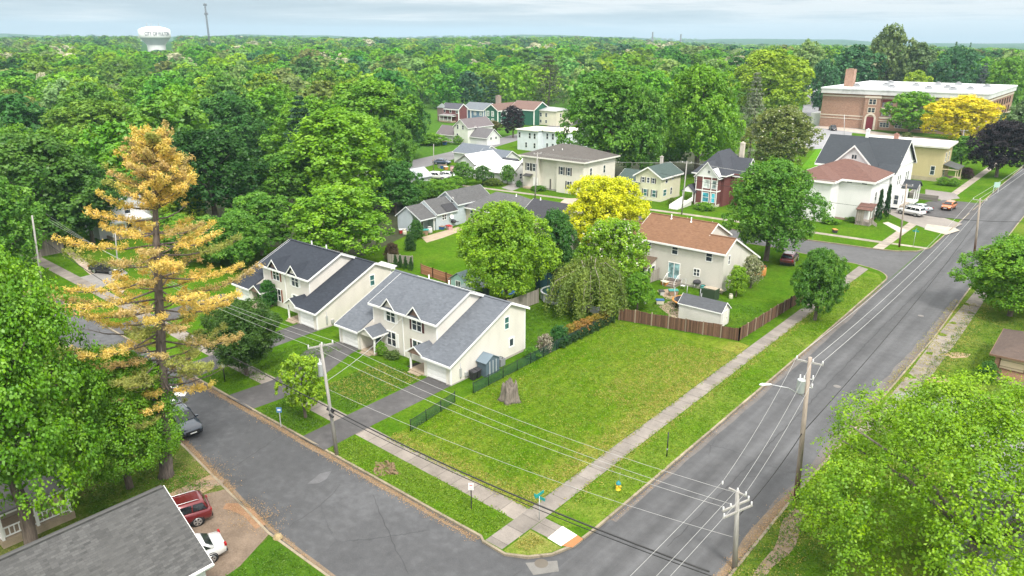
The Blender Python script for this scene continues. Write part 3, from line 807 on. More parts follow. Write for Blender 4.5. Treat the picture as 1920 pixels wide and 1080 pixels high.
def gable_roof(mb, trim, x0, x1, y0, y1, ze, zr, axis, ov=.35, og=.3, th=.14, fascia=.18, mid=None):
    """gable roof over a box; axis 'x' = ridge along X. ov eave overhang, og gable overhang"""
    if axis == 'x':
        m = (y0 + y1) / 2 if mid is None else mid
        sl0 = (zr - ze) / (m - y0); sl1 = (zr - ze) / (y1 - m)
        a, b = x0 - og, x1 + og
        e0 = (y0 - ov, ze - ov * sl0); e1 = (y1 + ov, ze - ov * sl1)
        slab(mb, [(a, e0[0], e0[1]), (b, e0[0], e0[1]), (b, m, zr), (a, m, zr)], th)
        slab(mb, [(b, e1[0], e1[1]), (a, e1[0], e1[1]), (a, m, zr), (b, m, zr)], th)
        if trim is not None:
            for x in (a - .03, b):
                for e in (e0, e1):
                    trim.prism([(x, e[0], e[1] - fascia), (x, m, zr - fascia), (x, m, zr + .012), (x, e[0], e[1] + .012)], (.03, 0, 0))
            for e, s in ((e0, -1), (e1, 1)):
                trim.box(a, b, min(e[0], e[0] + s * .03), max(e[0], e[0] + s * .03), e[1] - fascia, e[1] + .004)
    else:
        m = (x0 + x1) / 2 if mid is None else mid
        sl0 = (zr - ze) / (m - x0); sl1 = (zr - ze) / (x1 - m)
        a, b = y0 - og, y1 + og
        e0 = (x0 - ov, ze - ov * sl0); e1 = (x1 + ov, ze - ov * sl1)
        slab(mb, [(e0[0], b, e0[1]), (e0[0], a, e0[1]), (m, a, zr), (m, b, zr)], th)
        slab(mb, [(e1[0], a, e1[1]), (e1[0], b, e1[1]), (m, b, zr), (m, a, zr)], th)
        if trim is not None:
            for y in (a - .03, b):
                for e in (e0, e1):
                    trim.prism([(e[0], y, e[1] - fascia), (m, y, zr - fascia), (m, y, zr + .012), (e[0], y, e[1] + .012)], (0, .03, 0))
            for e, s in ((e0, -1), (e1, 1)):
                trim.box(min(e[0], e[0] + s * .03), max(e[0], e[0] + s * .03), a, b, e[1] - fascia, e[1] + .004)
def gable_walls(mb, x0, x1, y0, y1, ze, zr, axis, z0=0, mid=None):
    """walls of a gabled box as one closed prism (top follows the roof, a little below)"""
    e = .10
    if axis == 'x':
        m = (y0 + y1) / 2 if mid is None else mid
        mb.prism([(x0, y0, z0), (x0, y1, z0), (x0, y1, ze - e), (x0, m, zr - e), (x0, y0, ze - e)], (x1 - x0, 0, 0))
    else:
        m = (x0 + x1) / 2 if mid is None else mid
        mb.prism([(x0, y0, z0), (x1, y0, z0), (x1, y0, ze - e), (m, y0, zr - e), (x0, y0, ze - e)], (0, y1 - y0, 0))
def hip_roof(mb, trim, x0, x1, y0, y1, ze, zr, ov=.45, fascia=.2, ridge=None):
    a, b, c, d = x0 - ov, x1 + ov, y0 - ov, y1 + ov
    w, l = b - a, d - c
    if ridge is None: ridge = min(w, l) / 2
    if w >= l: r0, r1 = (a + ridge, (c + d) / 2, zr), (b - ridge, (c + d) / 2, zr)
    else: r0, r1 = ((a + b) / 2, c + ridge, zr), ((a + b) / 2, d - ridge, zr)
    A, B, C, D = (a, c, ze), (b, c, ze), (b, d, ze), (a, d, ze)
    faces = [[A, B, r1, r0], [B, C, r1], [C, D, r0, r1], [D, A, r0]] if w >= l else [[A, B, r0], [B, C, r1, r0], [C, D, r1], [D, A, r0, r1]]
    for f in faces: mb.poly(f)
    mb.poly([D, C, B, A])
    if trim is not None:
        t = .05
        trim.box(a, b, c - t, c, ze - fascia, ze + .003); trim.box(a, b, d, d + t, ze - fascia, ze + .003)
        trim.box(a - t, a, c - t, d + t, ze - fascia, ze + .003); trim.box(b, b + t, c - t, d + t, ze - fascia, ze + .003)
def chimney(root, x, y, z0, z1, w=.6, mat=None, l=None):
    l = l or w
    mb = MB(); mb.box(x - w / 2, x + w / 2, y - l / 2, y + l / 2, z0, z1)
    mb.box(x - w / 2 - .06, x + w / 2 + .06, y - l / 2 - .06, y + l / 2 + .06, z1, z1 + .14)
    mb.box(x - w * .2, x + w * .2, y - l * .2, y + l * .2, z1 + .14, z1 + .38)
    return mb.build('chimney', mat or bricks((.30, .14, .10)), root)
def vent_pipe(root, x, y, z, h=.55, r=.07):
    mb = MB(); mb.tube([(x, y, z - .2), (x, y, z + h)], r, 10); mb.tube([(x, y, z + h), (x, y, z + h + .06)], r * 1.25, 10)
    mb.lathe([(r * 2.2, z - .02), (r * 1.1, z + .12)], 12, (x, y))
    return mb.build('vent_pipe', WHITE, root)
# ---------------------------------------------------------------- the three duplex houses (one plan, each with its own roof and trim)
def duplex(name, label, ox, oy, flip, wallc, roofm, shut_l, shut_r, porch_cols, back=False, cat='house'):
    """plan: wings 3.5 m wide with a garage, a taller middle 9.2 m wide; v=0 is the garage front. flip turns it round by 180 degrees"""
    root = thing(name, label, cat, (ox, oy, 0), math.pi if flip else 0, local=True)
    W = siding(wallc); WP = paint(wallc, .6, .06)
    wing, cen, D = 3.5, 9.3, 10.8
    X0, X1, X2, X3 = -16.3, -12.8, -3.5, 0.0
    S = .445
    vr, zr = 8.2, 5.9            # wing ridge
    cr, cz = 6.2, 6.85           # middle ridge
    back_z = lambda v: cz - S * (v - cr) - .01
    wf = lambda v: zr - S * (vr - v)
    # where wing front plane meets the back plane
    cf = lambda v: cz - S * (cr - v)
    vw = (cz + S * cr + S * vr - zr) / (2 * S); zw = wf(vw)
    mb = MB(); e = .11
    for a, b in ((X0, X1), (X2, X3)):
        mb.prism([(a, 0, 0), (a, D, 0), (a, D, back_z(D) - e), (a, vw, zw - e), (a, 0, wf(0) - e)], (b - a, 0, 0))
    c0 = 1.8
    mb.prism([(X1 + .001, c0, 0), (X1 + .001, D - .003, 0), (X1 + .001, D - .003, back_z(D) - e), (X1 + .001, cr, cz - e), (X1 + .001, c0, cf(c0) - e)], (cen - .002, 0, 0))
    mb.build('wall', W, root)
    # foundation strip
    mb = MB(); mb.box(X0 - .02, X3 + .02, 2.0, D + .02, 0, .22); mb.box(X0 - .02, X1 + .02, -.02, 2.0, 0, .12); mb.box(X2 - .02, X3 + .02, -.02, 2.0, 0, .12)
    mb.build('foundation', concrete((.40, .37, .33), 0, 0), root)
    # roofs
    mb = MB(); tr = MB(); og = .28; ov = .35; th = .13
    cv = c0 - ov
    A, B = X1 - og, X2 + og
    slab(mb, [(A, cv, cf(cv)), (B, cv, cf(cv)), (B, cr, cz), (A, cr, cz)], th)
    bv = D + ov
    slab(mb, [(B, bv, back_z(bv)), (A, bv, back_z(bv)), (A, cr, cz), (B, cr, cz)], th)
    for a, b in ((X0 - og, X1 - .012), (X2 + .012, X3 + og)):
        fv = -ov
        slab(mb, [(a, fv, wf(fv)), (b, fv, wf(fv)), (b, vw, zw), (a, vw, zw)], th)
        lo, hi = (a, A - .004) if a < X1 - 1 else (B + .004, b)
        slab(mb, [(hi, bv, back_z(bv)), (lo, bv, back_z(bv)), (lo, vw, zw), (hi, vw, zw)], th)
    mb.box(A + .05, B - .05, cr - .14, cr + .14, cz - .06, cz + .035)
    for a, b in ((X0 - og, A - .01), (B + .01, X3 + og)): mb.box(a + .02, b - .02, vw - .14, vw + .14, zw - .06, zw + .03)
    roof = mb.build('roof', roofm, root)
    F = .2
    for x in (A - .03, B):
        tr.prism([(x, cv, cf(cv) - F), (x, cr, cz - F), (x, cr, cz + .012), (x, cv, cf(cv) + .012)], (.03, 0, 0))
        tr.prism([(x, cr, cz - F), (x, vw + .35, back_z(vw + .35) - F), (x, vw + .35, back_z(vw + .35) + .012), (x, cr, cz + .012)], (.03, 0, 0))
    for x in (X0 - og - .03, X3 + og):
        tr.prism([(x, -ov, wf(-ov) - F), (x, vw, zw - F), (x, vw, zw + .012), (x, -ov, wf(-ov) + .012)], (.03, 0, 0))
        tr.prism([(x, vw, zw - F), (x, bv, back_z(bv) - F), (x, bv, back_z(bv) + .012), (x, vw, zw + .012)], (.03, 0, 0))
    for a, b in ((X0 - og, X1 - .02), (X2 + .02, X3 + og)): tr.box(a, b, -ov - .07, -ov, wf(-ov) - F, wf(-ov) + .006)
    tr.box(A, B, cv - .07, cv, cf(cv) - F, cf(cv) + .006)
    tr.box(X0 - og, X3 + og, bv, bv + .07, back_z(bv) - F, back_z(bv) + .006)
    # corner boards
    for x in (X0, X3 - .1): tr.box(x - .015, x + .115, -.018, .1, .1, wf(0) - .12)
    tr.box(X3 - .1, X3 + .018, D - .1, D + .018, .1, back_z(D) - .12)
    for x in (X1, X2 - .1): tr.box(x, x + .1, c0 - .018, c0 + .05, 2.6, cf(c0) - .12)
    tr.build('trim', WHITE, root)
    # garage doors
    for a, b in ((X0, X1), (X2, X3)):
        garage_door(root, 'S', 0, (a + b) / 2 + (.05 if a == X0 else -.05), .03, 2.45, 1.85)
    # little gables over the upper windows, the windows and shutters
    mids = (-10.05, -6.25)
    for i, (u, shut) in enumerate(zip(mids, (shut_l, shut_r))):
        zb = cf(c0)
        gb = MB(); gt = MB(); w2 = .95; pk = .95
        top = zb + .06 + pk; v_in = c0 + (top - zb) / S
        slab(gb, [(u - w2 - .12, c0 - .42, zb - .12), (u, c0 - .42, top), (u, v_in, top), (u - w2 - .12, c0 + .1, zb - .12)], .08)
        slab(gb, [(u, c0 - .42, top), (u + w2 + .12, c0 - .42, zb - .12), (u + w2 + .12, c0 + .1, zb - .12), (u, v_in, top)], .08)
        gb.build('dormer_roof', roofm, root)
        for s in (-1, 1):
            gt.prism([(u + s * (w2 + .14), c0 - .46, zb - .28), (u, c0 - .46, top - .14), (u, c0 - .46, top + .015), (u + s * (w2 + .14), c0 - .46, zb - .12)], (0, .035, 0))
        gt.build('dormer_trim', WHITE, root)
        gw = MB(); gw.prism([(u - w2 + .03, c0 - .12, zb - .18), (u + w2 - .03, c0 - .12, zb - .18), (u, c0 - .12, top - .14)], (0, .3, 0))
        gw.build('dormer_gable', W if shut is None else siding((.26, .17, .14)), root)
        window(root, 'S', c0, u, 3.95, 1.25, 1.25, n=2, fw=.1)
        window(root, 'S', c0, u - .05, 1.45, 1.25, 1.45, n=2, fw=.1)
        if shut is not None:
            shutters(root, 'S', c0, u, 3.95, 1.25, 1.25, shut, .26, .12); shutters(root, 'S', c0, u - .05, 1.45, 1.25, 1.45, shut, .24, .12)
        else:
            wp = MB(); 
            for s in (-1, 1):
                for z, h in ((3.95, 1.3), (1.45, 1.5)): wp.box(u + s * .9 - .13, u + s * .9 + .13, c0 - .04, c0 + .01, z - h / 2, z + h / 2)
            wp.build('shutter', WHITE, root)
    # porches beside the garages: little gabled roof on one post
    for i, (a, b, s) in enumerate(((X1, X1 + 2.1, 1), (X2 - 2.1, X2, -1))):
        u = (a + b) / 2; z = 2.05; pk = .75
        pr = MB(); y0, y1 = -.28, 1.78
        zt = z + pk
        slab(pr, [(a - .16, y0, z), (u, y0, zt), (u, y1, zt), (a - .16, y1, z)], .09)
        slab(pr, [(u, y0, zt), (b + .16, y0, z), (b + .16, y1, z), (u, y1, zt)], .09)
        pr.build('porch_roof', roofm, root)
        pt = MB()
        for q in (-1, 1): pt.prism([(u + q * (1.05 + .16), y0 - .03, z - .16), (u, y0 - .03, zt - .14), (u, y0 - .03, zt + .01), (u + q * (1.05 + .16), y0 - .03, z + .01)], (0, .03, 0))
        xo = b + .16 if s > 0 else a - .19
        pt.box(xo, xo + .03, y0, y1, z - .16, z + .01)
        pt.build('porch_trim', WHITE, root)
        gp_ = MB(); gp_.prism([(a, y0 + .12, z - .12), (b, y0 + .12, z - .12), (u, y0 + .12, zt - .15)], (0, .08, 0)); gp_.build('porch_gable', W if (shut_l if i == 0 else shut_r) is None else siding((.26, .17, .14)), root)
        px = b - .12 if s > 0 else a + .12
        pp = MB(); pp.box(px - .07, px + .07, .05, .19, .14, z - .12); pp.build('porch_post', WHITE, root)
        sl = MB(); sl.box(a + .02, b - .02, -.1, c0 - .02, 0, .14); sl.box(a + .3, b - .3, -.55, -.12, 0, .08); sl.build('porch_step', STONE, root)
        du = u + (-.35 if s > 0 else .35)
        door(root, 'S', c0, a + .65 if s > 0 else b - .65, .15, .85, 1.75, porch_cols[i])
    # downspout at the party line, gable window and meter boxes on the right end
    ds = MB(); m = (X1 + X2) / 2 - .1; ds.box(m - .04, m + .04, c0 - .09, c0 - .01, .1, cf(c0) - .2); ds.build('downspout', WHITE, root)
    window(root, 'E', X3, 7.9, 3.85, .6, 1.2, pane=GLASS_TEAL)
    window(root, 'E', X3, 8.6, 1.6, .55, .75, sash=False, fw=.16)
    mt = MB(); mt.box(X3 - .01, X3 + .12, 1.15, 1.35, .5, 1.35); mt.box(X3 - .01, X3 + .18, 1.8, 2.15, .35, .75); mt.tube([(X3 + .06, 1.25, .3), (X3 + .06, 1.25, 1.9)], .025, 6); mt.build('meter_box', paint((.45, .46, .46), .4, .1, .3), root)
    for x in (-9.5, -6.6): vent_pipe(root, x, cr + .5, cz - .25, .5)
    if back:
        for u, z, w, h, n in ((-5.7, 3.95, .6, 1.0, 1), (-9.55, 4.0, .75, 1.0, 1), (-14.3, 3.95, .75, 1.0, 1), (-12.8, 1.85, .75, .75, 2)): window(root, 'N', D, u, z, w, h, n=n)
        window(root, 'N', D, -9.6, 1.5, 1.55, 1.8, n=2, sash=False, pane=glass((.22, .36, .38)))
        # lean-to enclosed porch on the back
        lw = MB(); lw.prism([(-6.9, D, 0), (-6.9, D + 2.4, 0), (-6.9, D + 2.4, 1.8), (-6.9, D, 2.5)], (2.6, 0, 0)); lw.build('sunroom_wall', W, root)
        lr = MB(); slab(lr, [(-7.1, D, 2.68), (-4.1, D, 2.68), (-4.1, D + 2.65, 1.9), (-7.1, D + 2.65, 1.9)], .1); lr.build('sunroom_roof', shingle((.15, .11, .08)), root)
        for u in (-6.2, -5.0): window(root, 'N', D + 2.4, u, 1.15, .9, 1.1, sash=False)
        window(root, 'W', X0, 9.3, 3.6, .4, .95)
        for v in (D + .65, D + 1.7): window(root, 'W', -6.9, v, 1.2, .75, 1.05, sash=False)
        root.scale = (1, 1, 1.12)
    return root
GRAYS = shingle((.135, .148, .168), (.075, .083, .096))
DARKS = shingle((.040, .046, .058), (.024, .028, .036), stain=.2)
BROWNS = shingle((.215, .118, .07), (.115, .062, .038), stain=.3)
CREAM = (.74, .70, .635)
MAROON = paint((.085, .028, .03), .6, .15)
GREEN_DOOR = paint((.03, .10, .10), .4, .1)
duplex('duplex_house', 'cream two-family house under a light gray shingle roof beside the vacant lot', -43.65, 43.3, False, CREAM, GRAYS, None, MAROON, (GREEN_DOOR, GREEN_DOOR))
duplex('duplex_house', 'cream two-family house under a near-black shingle roof behind the yellowed pine', -64.4, 43.7, False, (.73, .69, .625), DARKS, paint((.24, .09, .06), .6, .15), None, (MAROON, WHITE))
duplex('duplex_house', 'cream two-family house with reddish brown roof, seen from its back yard', -52.4, 94.65, True, (.67, .64, .58), BROWNS, MAROON, None, (WHITE, WHITE), back=True)
# ---------------------------------------------------------------- the other houses
def start(name, label, x, y, cat='house'): return thing(name, label, cat, (x, y, 0))
def corner_boards(root, x0, x1, y0, y1, z, m=None, w=.12):
    mb = MB()
    for x, y in ((x0, y0), (x1 - w, y0), (x1 - w, y1 - w)): mb.box(x - .015, x + w + .015, y - .015, y + w + .015, 0, z)
    return mb.build('corner_board', m or WHITE, root)
def basement(root, x0, x1, y0, y1, h=.5, m=None):
    mb = MB(); mb.box(x0 - .03, x1 + .03, y0 - .03, y1 + .03, 0, h); return mb.build('foundation', m or concrete((.38, .36, .33), 0, 0), root)
def porch(root, x0, x1, y0, y1, zf, zc, roofm, posts, trim=WHITE, slope='S', drop=.5, rail=True, floor=None):
    """flat or sloping roofed porch: floor, posts, roof, railing"""
    mb = MB(); mb.box(x0, x1, y0, y1, 0, zf); mb.build('porch_floor', floor or STONE, root)
    mb = MB()
    for (x, y) in posts: mb.box(x - .08, x + .08, y - .08, y + .08, zf, zc)
    mb.build('porch_post', trim, root)
    mb = MB()
    if slope == 'S': slab(mb, [(x0 - .2, y0 - .25, zc + .1), (x1 + .2, y0 - .25, zc + .1), (x1 + .2, y1, zc + .1 + drop), (x0 - .2, y1, zc + .1 + drop)], .1)
    elif slope == 'E': slab(mb, [(x1 + .25, y0 - .2, zc + .1), (x1 + .25, y1 + .2, zc + .1), (x0, y1 + .2, zc + .1 + drop), (x0, y0 - .2, zc + .1 + drop)], .1)
    mb.build('porch_roof', roofm, root)
    mb = MB(); mb.box(x0 - .12, x1 + .12, y0 - .15, y0 + .06, zc - .2, zc - .005); mb.box(x1 - .06, x1 + .12, y0, y1, zc - .2, zc - .006); mb.build('porch_beam', trim, root)
    if rail:
        mb = MB(); 
        for z in (zf + .12, zf + .75): mb.box(x0 + .1, x1 - .1, y0 + .02, y0 + .08, z, z + .06)
        n = int((x1 - x0) / .28)
        for k in range(n): mb.box(x0 + .15 + k * .28, x0 + .2 + k * .28, y0 + .03, y0 + .07, zf + .12, zf + .78)
        mb.build('railing', trim, root)

# light blue house in three stepped gables
r = start('stepped_house', 'pale blue house in three stepped gables with cluttered back patio', -89.5, 90)
SB = siding((.50, .56, .60)); SG = shingle((.115, .115, .115), (.058, .058, .06), stain=.55)
rf = MB(); tr = MB(); w = MB()
gable_walls(w, -92.3, -87.0, 89.2, 97.5, 3.75, 5.5, 'y')
gable_walls(w, -92.5, -86.95, 83.9, 89.19, 2.9, 4.7, 'y')
gable_walls(w, -92.6, -88.9, 80.4, 83.89, 2.75, 4.2, 'y', mid=-90.2)
w.build('wall', SB, r)
gable_roof(rf, tr, -92.3, -87.0, 89.2, 97.5, 3.75, 5.5, 'y')
gable_roof(rf, tr, -92.5, -86.95, 83.9, 88.85, 2.9, 4.7, 'y', og=.02)
gable_roof(rf, tr, -92.6, -87.1, 80.4, 83.6, 2.55, 4.2, 'y', og=.2, mid=-90.2)
rf.build('roof', SG, r); tr.build('trim', paint((.66, .69, .70), .5, .06), r)
mb = MB(); mb.poly([(-86.55, 86.2, 2.74), (-86.55, 88.8, 2.74), (-88.1, 88.8, 3.82), (-88.1, 86.2, 3.82)]); mb.build('roof_patch', shingle((.06, .06, .065)), r)
window(r, 'E', -86.95, 85.8, 1.9, .9, .8, n=2)
window(r, 'S', 89.2, -88.3, 4.15, .55, .8)
door(r, 'E', -88.9, 82.2, .1, .9, 1.9, paint((.16, .10, .08), .6), lite=True)
mb = MB(); mb.box(-87.25, -87.1, 80.5, 80.65, 0, 2.5); mb.box(-87.25, -87.1, 83.5, 83.65, 0, 2.5); mb.build('porch_post', WHITE, r)
mb = MB(); mb.lathe([(.0, 2.05), (.2, 2.08), (.36, 2.18), (.42, 2.3)], 14, (0, 0)); mb.M = None
dish = MB(); dish.M = Matrix.Translation((-86.6, 87.1, 1.85)) @ Matrix.Rotation(R(75), 4, 'Y'); dish.lathe([(.0, 0), (.2, .03), (.36, .1), (.42, .2)], 16); dish.tube([(0, 0, 0), (0, 0, -.35)], .03, 6); dish.build('satellite_dish', WHITE, r)

# tan ranch house with two roofs
r = start('ranch_house', 'tan one-storey house with wide gray hip roof behind the leafy yard tree', -78, 95)
ST = siding((.55, .49, .37)); rf = MB(); tr = MB(); w = MB()
w.box(-87.0, -75.5, 91.2, 100, 0, 2.75); gable_walls(w, -75.5, -66.5, 92.0, 99.5, 2.9, 4.9, 'x')
w.build('wall', ST, r)
hip_roof(rf, tr, -86.9, -75.3, 91.2, 100, 2.8, 5.2, ridge=3.6); rf.build('roof', shingle((.13, .13, .132), (.066, .066, .07), stain=.45), r)
rf = MB(); gable_roof(rf, tr, -75.3, -66.6, 92.0, 99.5, 2.95, 5.1, 'x'); rf.build('roof', shingle((.06, .06, .068), (.04, .04, .046)), r); tr.build('trim', WHITE, r)
window(r, 'S', 91.2, -85.6, 1.75, .6, 1.2); window(r, 'S', 91.2, -80, 1.75, .9, 1.2); window(r, 'S', 91.2, -77, 1.75, .9, 1.2); window(r, 'E', -66.5, 95.5, 1.7, .9, 1.1)
for x, y in ((-79, 95.3), (-74, 95.6)): vent_pipe(r, x, y, 5.0, .35)

# gray garage roof beyond, low end of the cluster
r = start('tool_garage', 'low garage with weathered gray hip roof beneath the golden tree', -65, 92, 'garage')
w = MB(); w.box(-67, -61.5, 87.5, 93, 0, 2.1); w.build('wall', siding((.48, .44, .37)), r); rf = MB(); tr = MB(); gable_roof(rf, tr, -67, -61.5, 87.5, 93, 2.2, 3.6, 'x'); rf.build('roof', shingle((.20, .19, .18), (.13, .12, .12)), r); tr.build('trim', OFFWHITE, r); window(r, 'S', 87.5, -64, 1.2, .8, .7)

# big cream house with hip roof and dark shutters
r = start('hip_roof_house', 'large cream two-storey house with gray-brown hip roof and paired dark shutters', -93, 130)
SC = siding((.72, .68, .60)); w = MB(); x0, x1, y0, y1 = -100.4, -84.6, 123.3, 135.2
w.box(x0, -96.0, y0, y1, 0, 7.0); w.box(-96.0, -91.4, y0 + .8, y1, 0, 7.0); w.box(-91.4, x1, y0 + .1, y1, 0, 7.0); w.build('wall', SC, r)
rf = MB(); tr = MB(); hip_roof(rf, tr, x0, x1, y0, y1, 7.0, 9.3, ov=.7, fascia=.3); rf.build('roof', shingle((.125, .115, .105), (.07, .064, .06), stain=.5), r); tr.build('trim', OFFWHITE, r)
BL = paint((.025, .025, .025), .6)
for u, z, wd, hh, f in ((-98.9, 4.55, .65, 1.5, y0), (-97.3, 4.55, .65, 1.5, y0), (-90.1, 4.6, .65, 1.5, y0 + .1), (-88.3, 4.6, .65, 1.5, y0 + .1), (-88.3, 1.8, .65, 1.5, y0 + .1), (-86.3, 1.8, .65, 1.5, y0 + .1)):
    window(r, 'S', f, u, z, wd, hh); shutters(r, 'S', f, u, z, wd, hh, BL, .3, .12)
window(r, 'E', x1, 126, 4.6, .7, 1.5); window(r, 'E', x1, 131, 4.6, .7, 1.5); window(r, 'E', x1, 126, 1.8, .7, 1.5); window(r, 'E', x1, 131, 1.8, .7, 1.5)
door(r, 'S', y0, -96.9, .25, .95, 2.1, WHITE, lite=False)
mb = MB(); slab(mb, [(-99.6, y0 - 1.2, 2.75), (-97.6, y0 - 1.2, 2.75), (-97.6, y0, 3.1), (-99.6, y0, 3.1)], .1); mb.build('awning', paint((.05, .05, .05), .6), r)
mb = MB(); mb.box(-99.5, -97.7, y0 - 1.1, y0 + .1, 0, .3); mb.build('porch_step', STONE, r)
mb = MB(); mb.box(-93.6, -93.3, y0 + .68, y0 + .82, .3, 2.4); mb.build('meter_box', paint((.12, .11, .10), .6), r)
basement(r, x0, x1, y0 + .82, y1, .35); vent_pipe(r, -92.3, 126.5, 8.2, .4); vent_pipe(r, -94.3, 126, 7.9, .35)

# pale yellow house with green roof
r = start('green_roof_house', 'pale yellow house with green shingled gable roof and dark shutters', -72, 132)
SY = siding((.70, .68, .50)); w = MB(); gable_walls(w, -75.3, -69.6, 128.3, 136.3, 5.0, 6.6, 'y'); w.box(-80.5, -75.31, 130.5, 136, 0, 3.3); w.build('wall', SY, r)
GRN = shingle((.075, .105, .095), (.045, .065, .06)); rf = MB(); tr = MB(); gable_roof(rf, tr, -75.3, -69.6, 128.3, 136.3, 5.0, 6.7, 'y', ov=.45, og=.45, fascia=.28)
gable_roof(rf, tr, -80.6, -75.75, 130.5, 136, 3.3, 4.9, 'x'); rf.build('roof', GRN, r); tr.build('trim', WHITE, r)
for u in (-73.6, -72.45, -71.3): window(r, 'S', 128.3, u, 4.0, .5, .95); 
for u in (-73.6, -71.3): shutters(r, 'S', 128.3, u, 4.0, .5, .95, BL, .2, .1)
window(r, 'S', 128.3, -73.0, 1.5, .8, 1.3, pane=GLASS_TEAL); window(r, 'S', 128.3, -71.0, 1.5, .8, 1.3, pane=GLASS_TEAL)
for u in (-73.0, -71.0): shutters(r, 'S', 128.3, u, 1.5, .8, 1.3, BL, .2, .1)
window(r, 'E', -69.6, 130, 1.6, 1.2, 1.2, pane=GLASS_TEAL); window(r, 'E', -69.6, 132.6, 1.6, .6, 1.3); window(r, 'E', -69.6, 130.5, 4.0, .8, 1.0); window(r, 'E', -69.6, 133, 4.2, .5, .7)
mb = MB(); slab(mb, [(-76.2, 126.9, 2.7), (-74.2, 126.9, 2.7), (-74.2, 128.3, 3.3), (-76.2, 128.3, 3.3)], .1); mb.build('porch_roof', GRN, r)
mb = MB(); mb.box(-76.0, -75.85, 127, 127.15, 0, 2.65); mb.box(-74.5, -74.35, 127, 127.15, 0, 2.65); mb.build('porch_post', WHITE, r)
basement(r, -75.3, -69.6, 128.3, 136.3, .4, paint((.62, .6, .48))); chimney(r, -73.0, 134.2, 5.8, 7.8, .5, concrete((.5, .46, .42), 0, 0))

# brick red Victorian with white gables
r = start('victorian_house', 'brick red Victorian house with steep charcoal roof, white gables and turquoise windows', -60, 136)
SR = siding((.165, .06, .055), .14, .08); w = MB(); w.box(-64.4, -58.3, 132.0, 143, 0, 6.0); w.box(-63.3, -58.9, 130.5, 132.1, 0, 6.0); w.box(-58.31, -56.0, 135, 141.5, 0, 6.0); w.build('wall', SR, r)
wg = MB(); wg.prism([(-63.5, 130.45, 5.6), (-58.7, 130.45, 5.6), (-58.7, 130.45, 5.9), (-61.1, 130.45, 8.35), (-63.5, 130.45, 5.9)], (0, 2.0, 0))
wg.prism([(-55.97, 135.2, 5.6), (-55.97, 141.3, 5.6), (-55.97, 141.3, 5.9), (-55.97, 138.2, 8.6), (-55.97, 135.2, 5.9)], (-1.5, 0, 0))
wg.build('gable', siding((.74, .74, .72), .14), r)
CH = shingle((.065, .07, .082), (.042, .045, .054), stain=.2); rf = MB(); tr = MB(); hip_roof(rf, tr, -64.4, -58.3, 132, 143, 6.0, 10.0, ov=.45, ridge=3.4)
gable_roof(rf, tr, -63.3, -58.9, 130.5, 134.9, 5.95, 8.5, 'y', ov=.35, og=.35); gable_roof(rf, tr, -59.9, -56.0, 135.2, 141.3, 5.95, 8.75, 'x', ov=.35, og=.35); rf.build('roof', CH, r)
for z in (2.9, 5.6): tr.box(-63.35, -58.85, 130.43, 132.15, z, z + .22)
for x in (-63.32, -61.95, -60.2, -59.02): tr.box(x, x + .14, 130.44, 130.52, .5, 5.6)
tr.build('trim', WHITE, r)
window(r, 'S', 130.5, -61.1, 4.3, 1.25, 1.5, pane=glass((.45, .5, .48))); window(r, 'S', 130.5, -59.55, 4.3, .75, 1.5, pane=glass((.16, .2, .2)))
window(r, 'S', 130.5, -61.1, 1.75, 1.2, 1.7, pane=GLASS_BLUE); window(r, 'S', 130.5, -59.55, 1.75, .65, 1.7, pane=GLASS_BLUE)
window(r, 'S', 130.45, -60.8, 6.6, .5, .5); window(r, 'S', 132.0, -64.0, 4.5, .5, 1.1)
for u in (137, 140): window(r, 'E', -56.0, u, 4.3, .8, 1.4); window(r, 'E', -56.0, u, 1.7, .8, 1.4)
mb = MB(); gable_roof(mb, None, -65.6, -63.2, 129.6, 132.4, 2.75, 3.9, 'y', ov=.2, og=.2); mb.build('porch_roof', CH, r)
mb = MB(); mb.prism([(-65.6, 129.5, 2.55), (-63.2, 129.5, 2.55), (-64.4, 129.5, 3.75)], (0, .1, 0)); 
for x in (-65.5, -63.45): mb.box(x, x + .15, 129.6, 129.75, .8, 2.6)
mb.build('porch_gable', WHITE, r)
door(r, 'S', 132.0, -64.2, .85, .55, 1.8, paint((.18, .05, .05)), lite=True)
mb = MB()
for k in range(7): mb.box(-65.3, -63.5, 129.6 - (k + 1) * .8, 129.6 - k * .8, 0, .8 - k * .11)
mb.build('stairs', paint((.62, .61, .58), .7), r)
mb = MB()
for x in (-65.35, -63.5): mb.prism([(x, 129.6, .8), (x, 124.2, .05), (x, 124.2, .75), (x, 129.6, 1.6)], (.08, 0, 0))
mb.build('stair_railing', WHITE, r)
chimney(r, -59.2, 141.2, 7.0, 11.0, .75, concrete((.6, .54, .45), 0, 0)); basement(r, -63.3, -58.9, 130.5, 132, .5, paint((.55, .5, .42)))

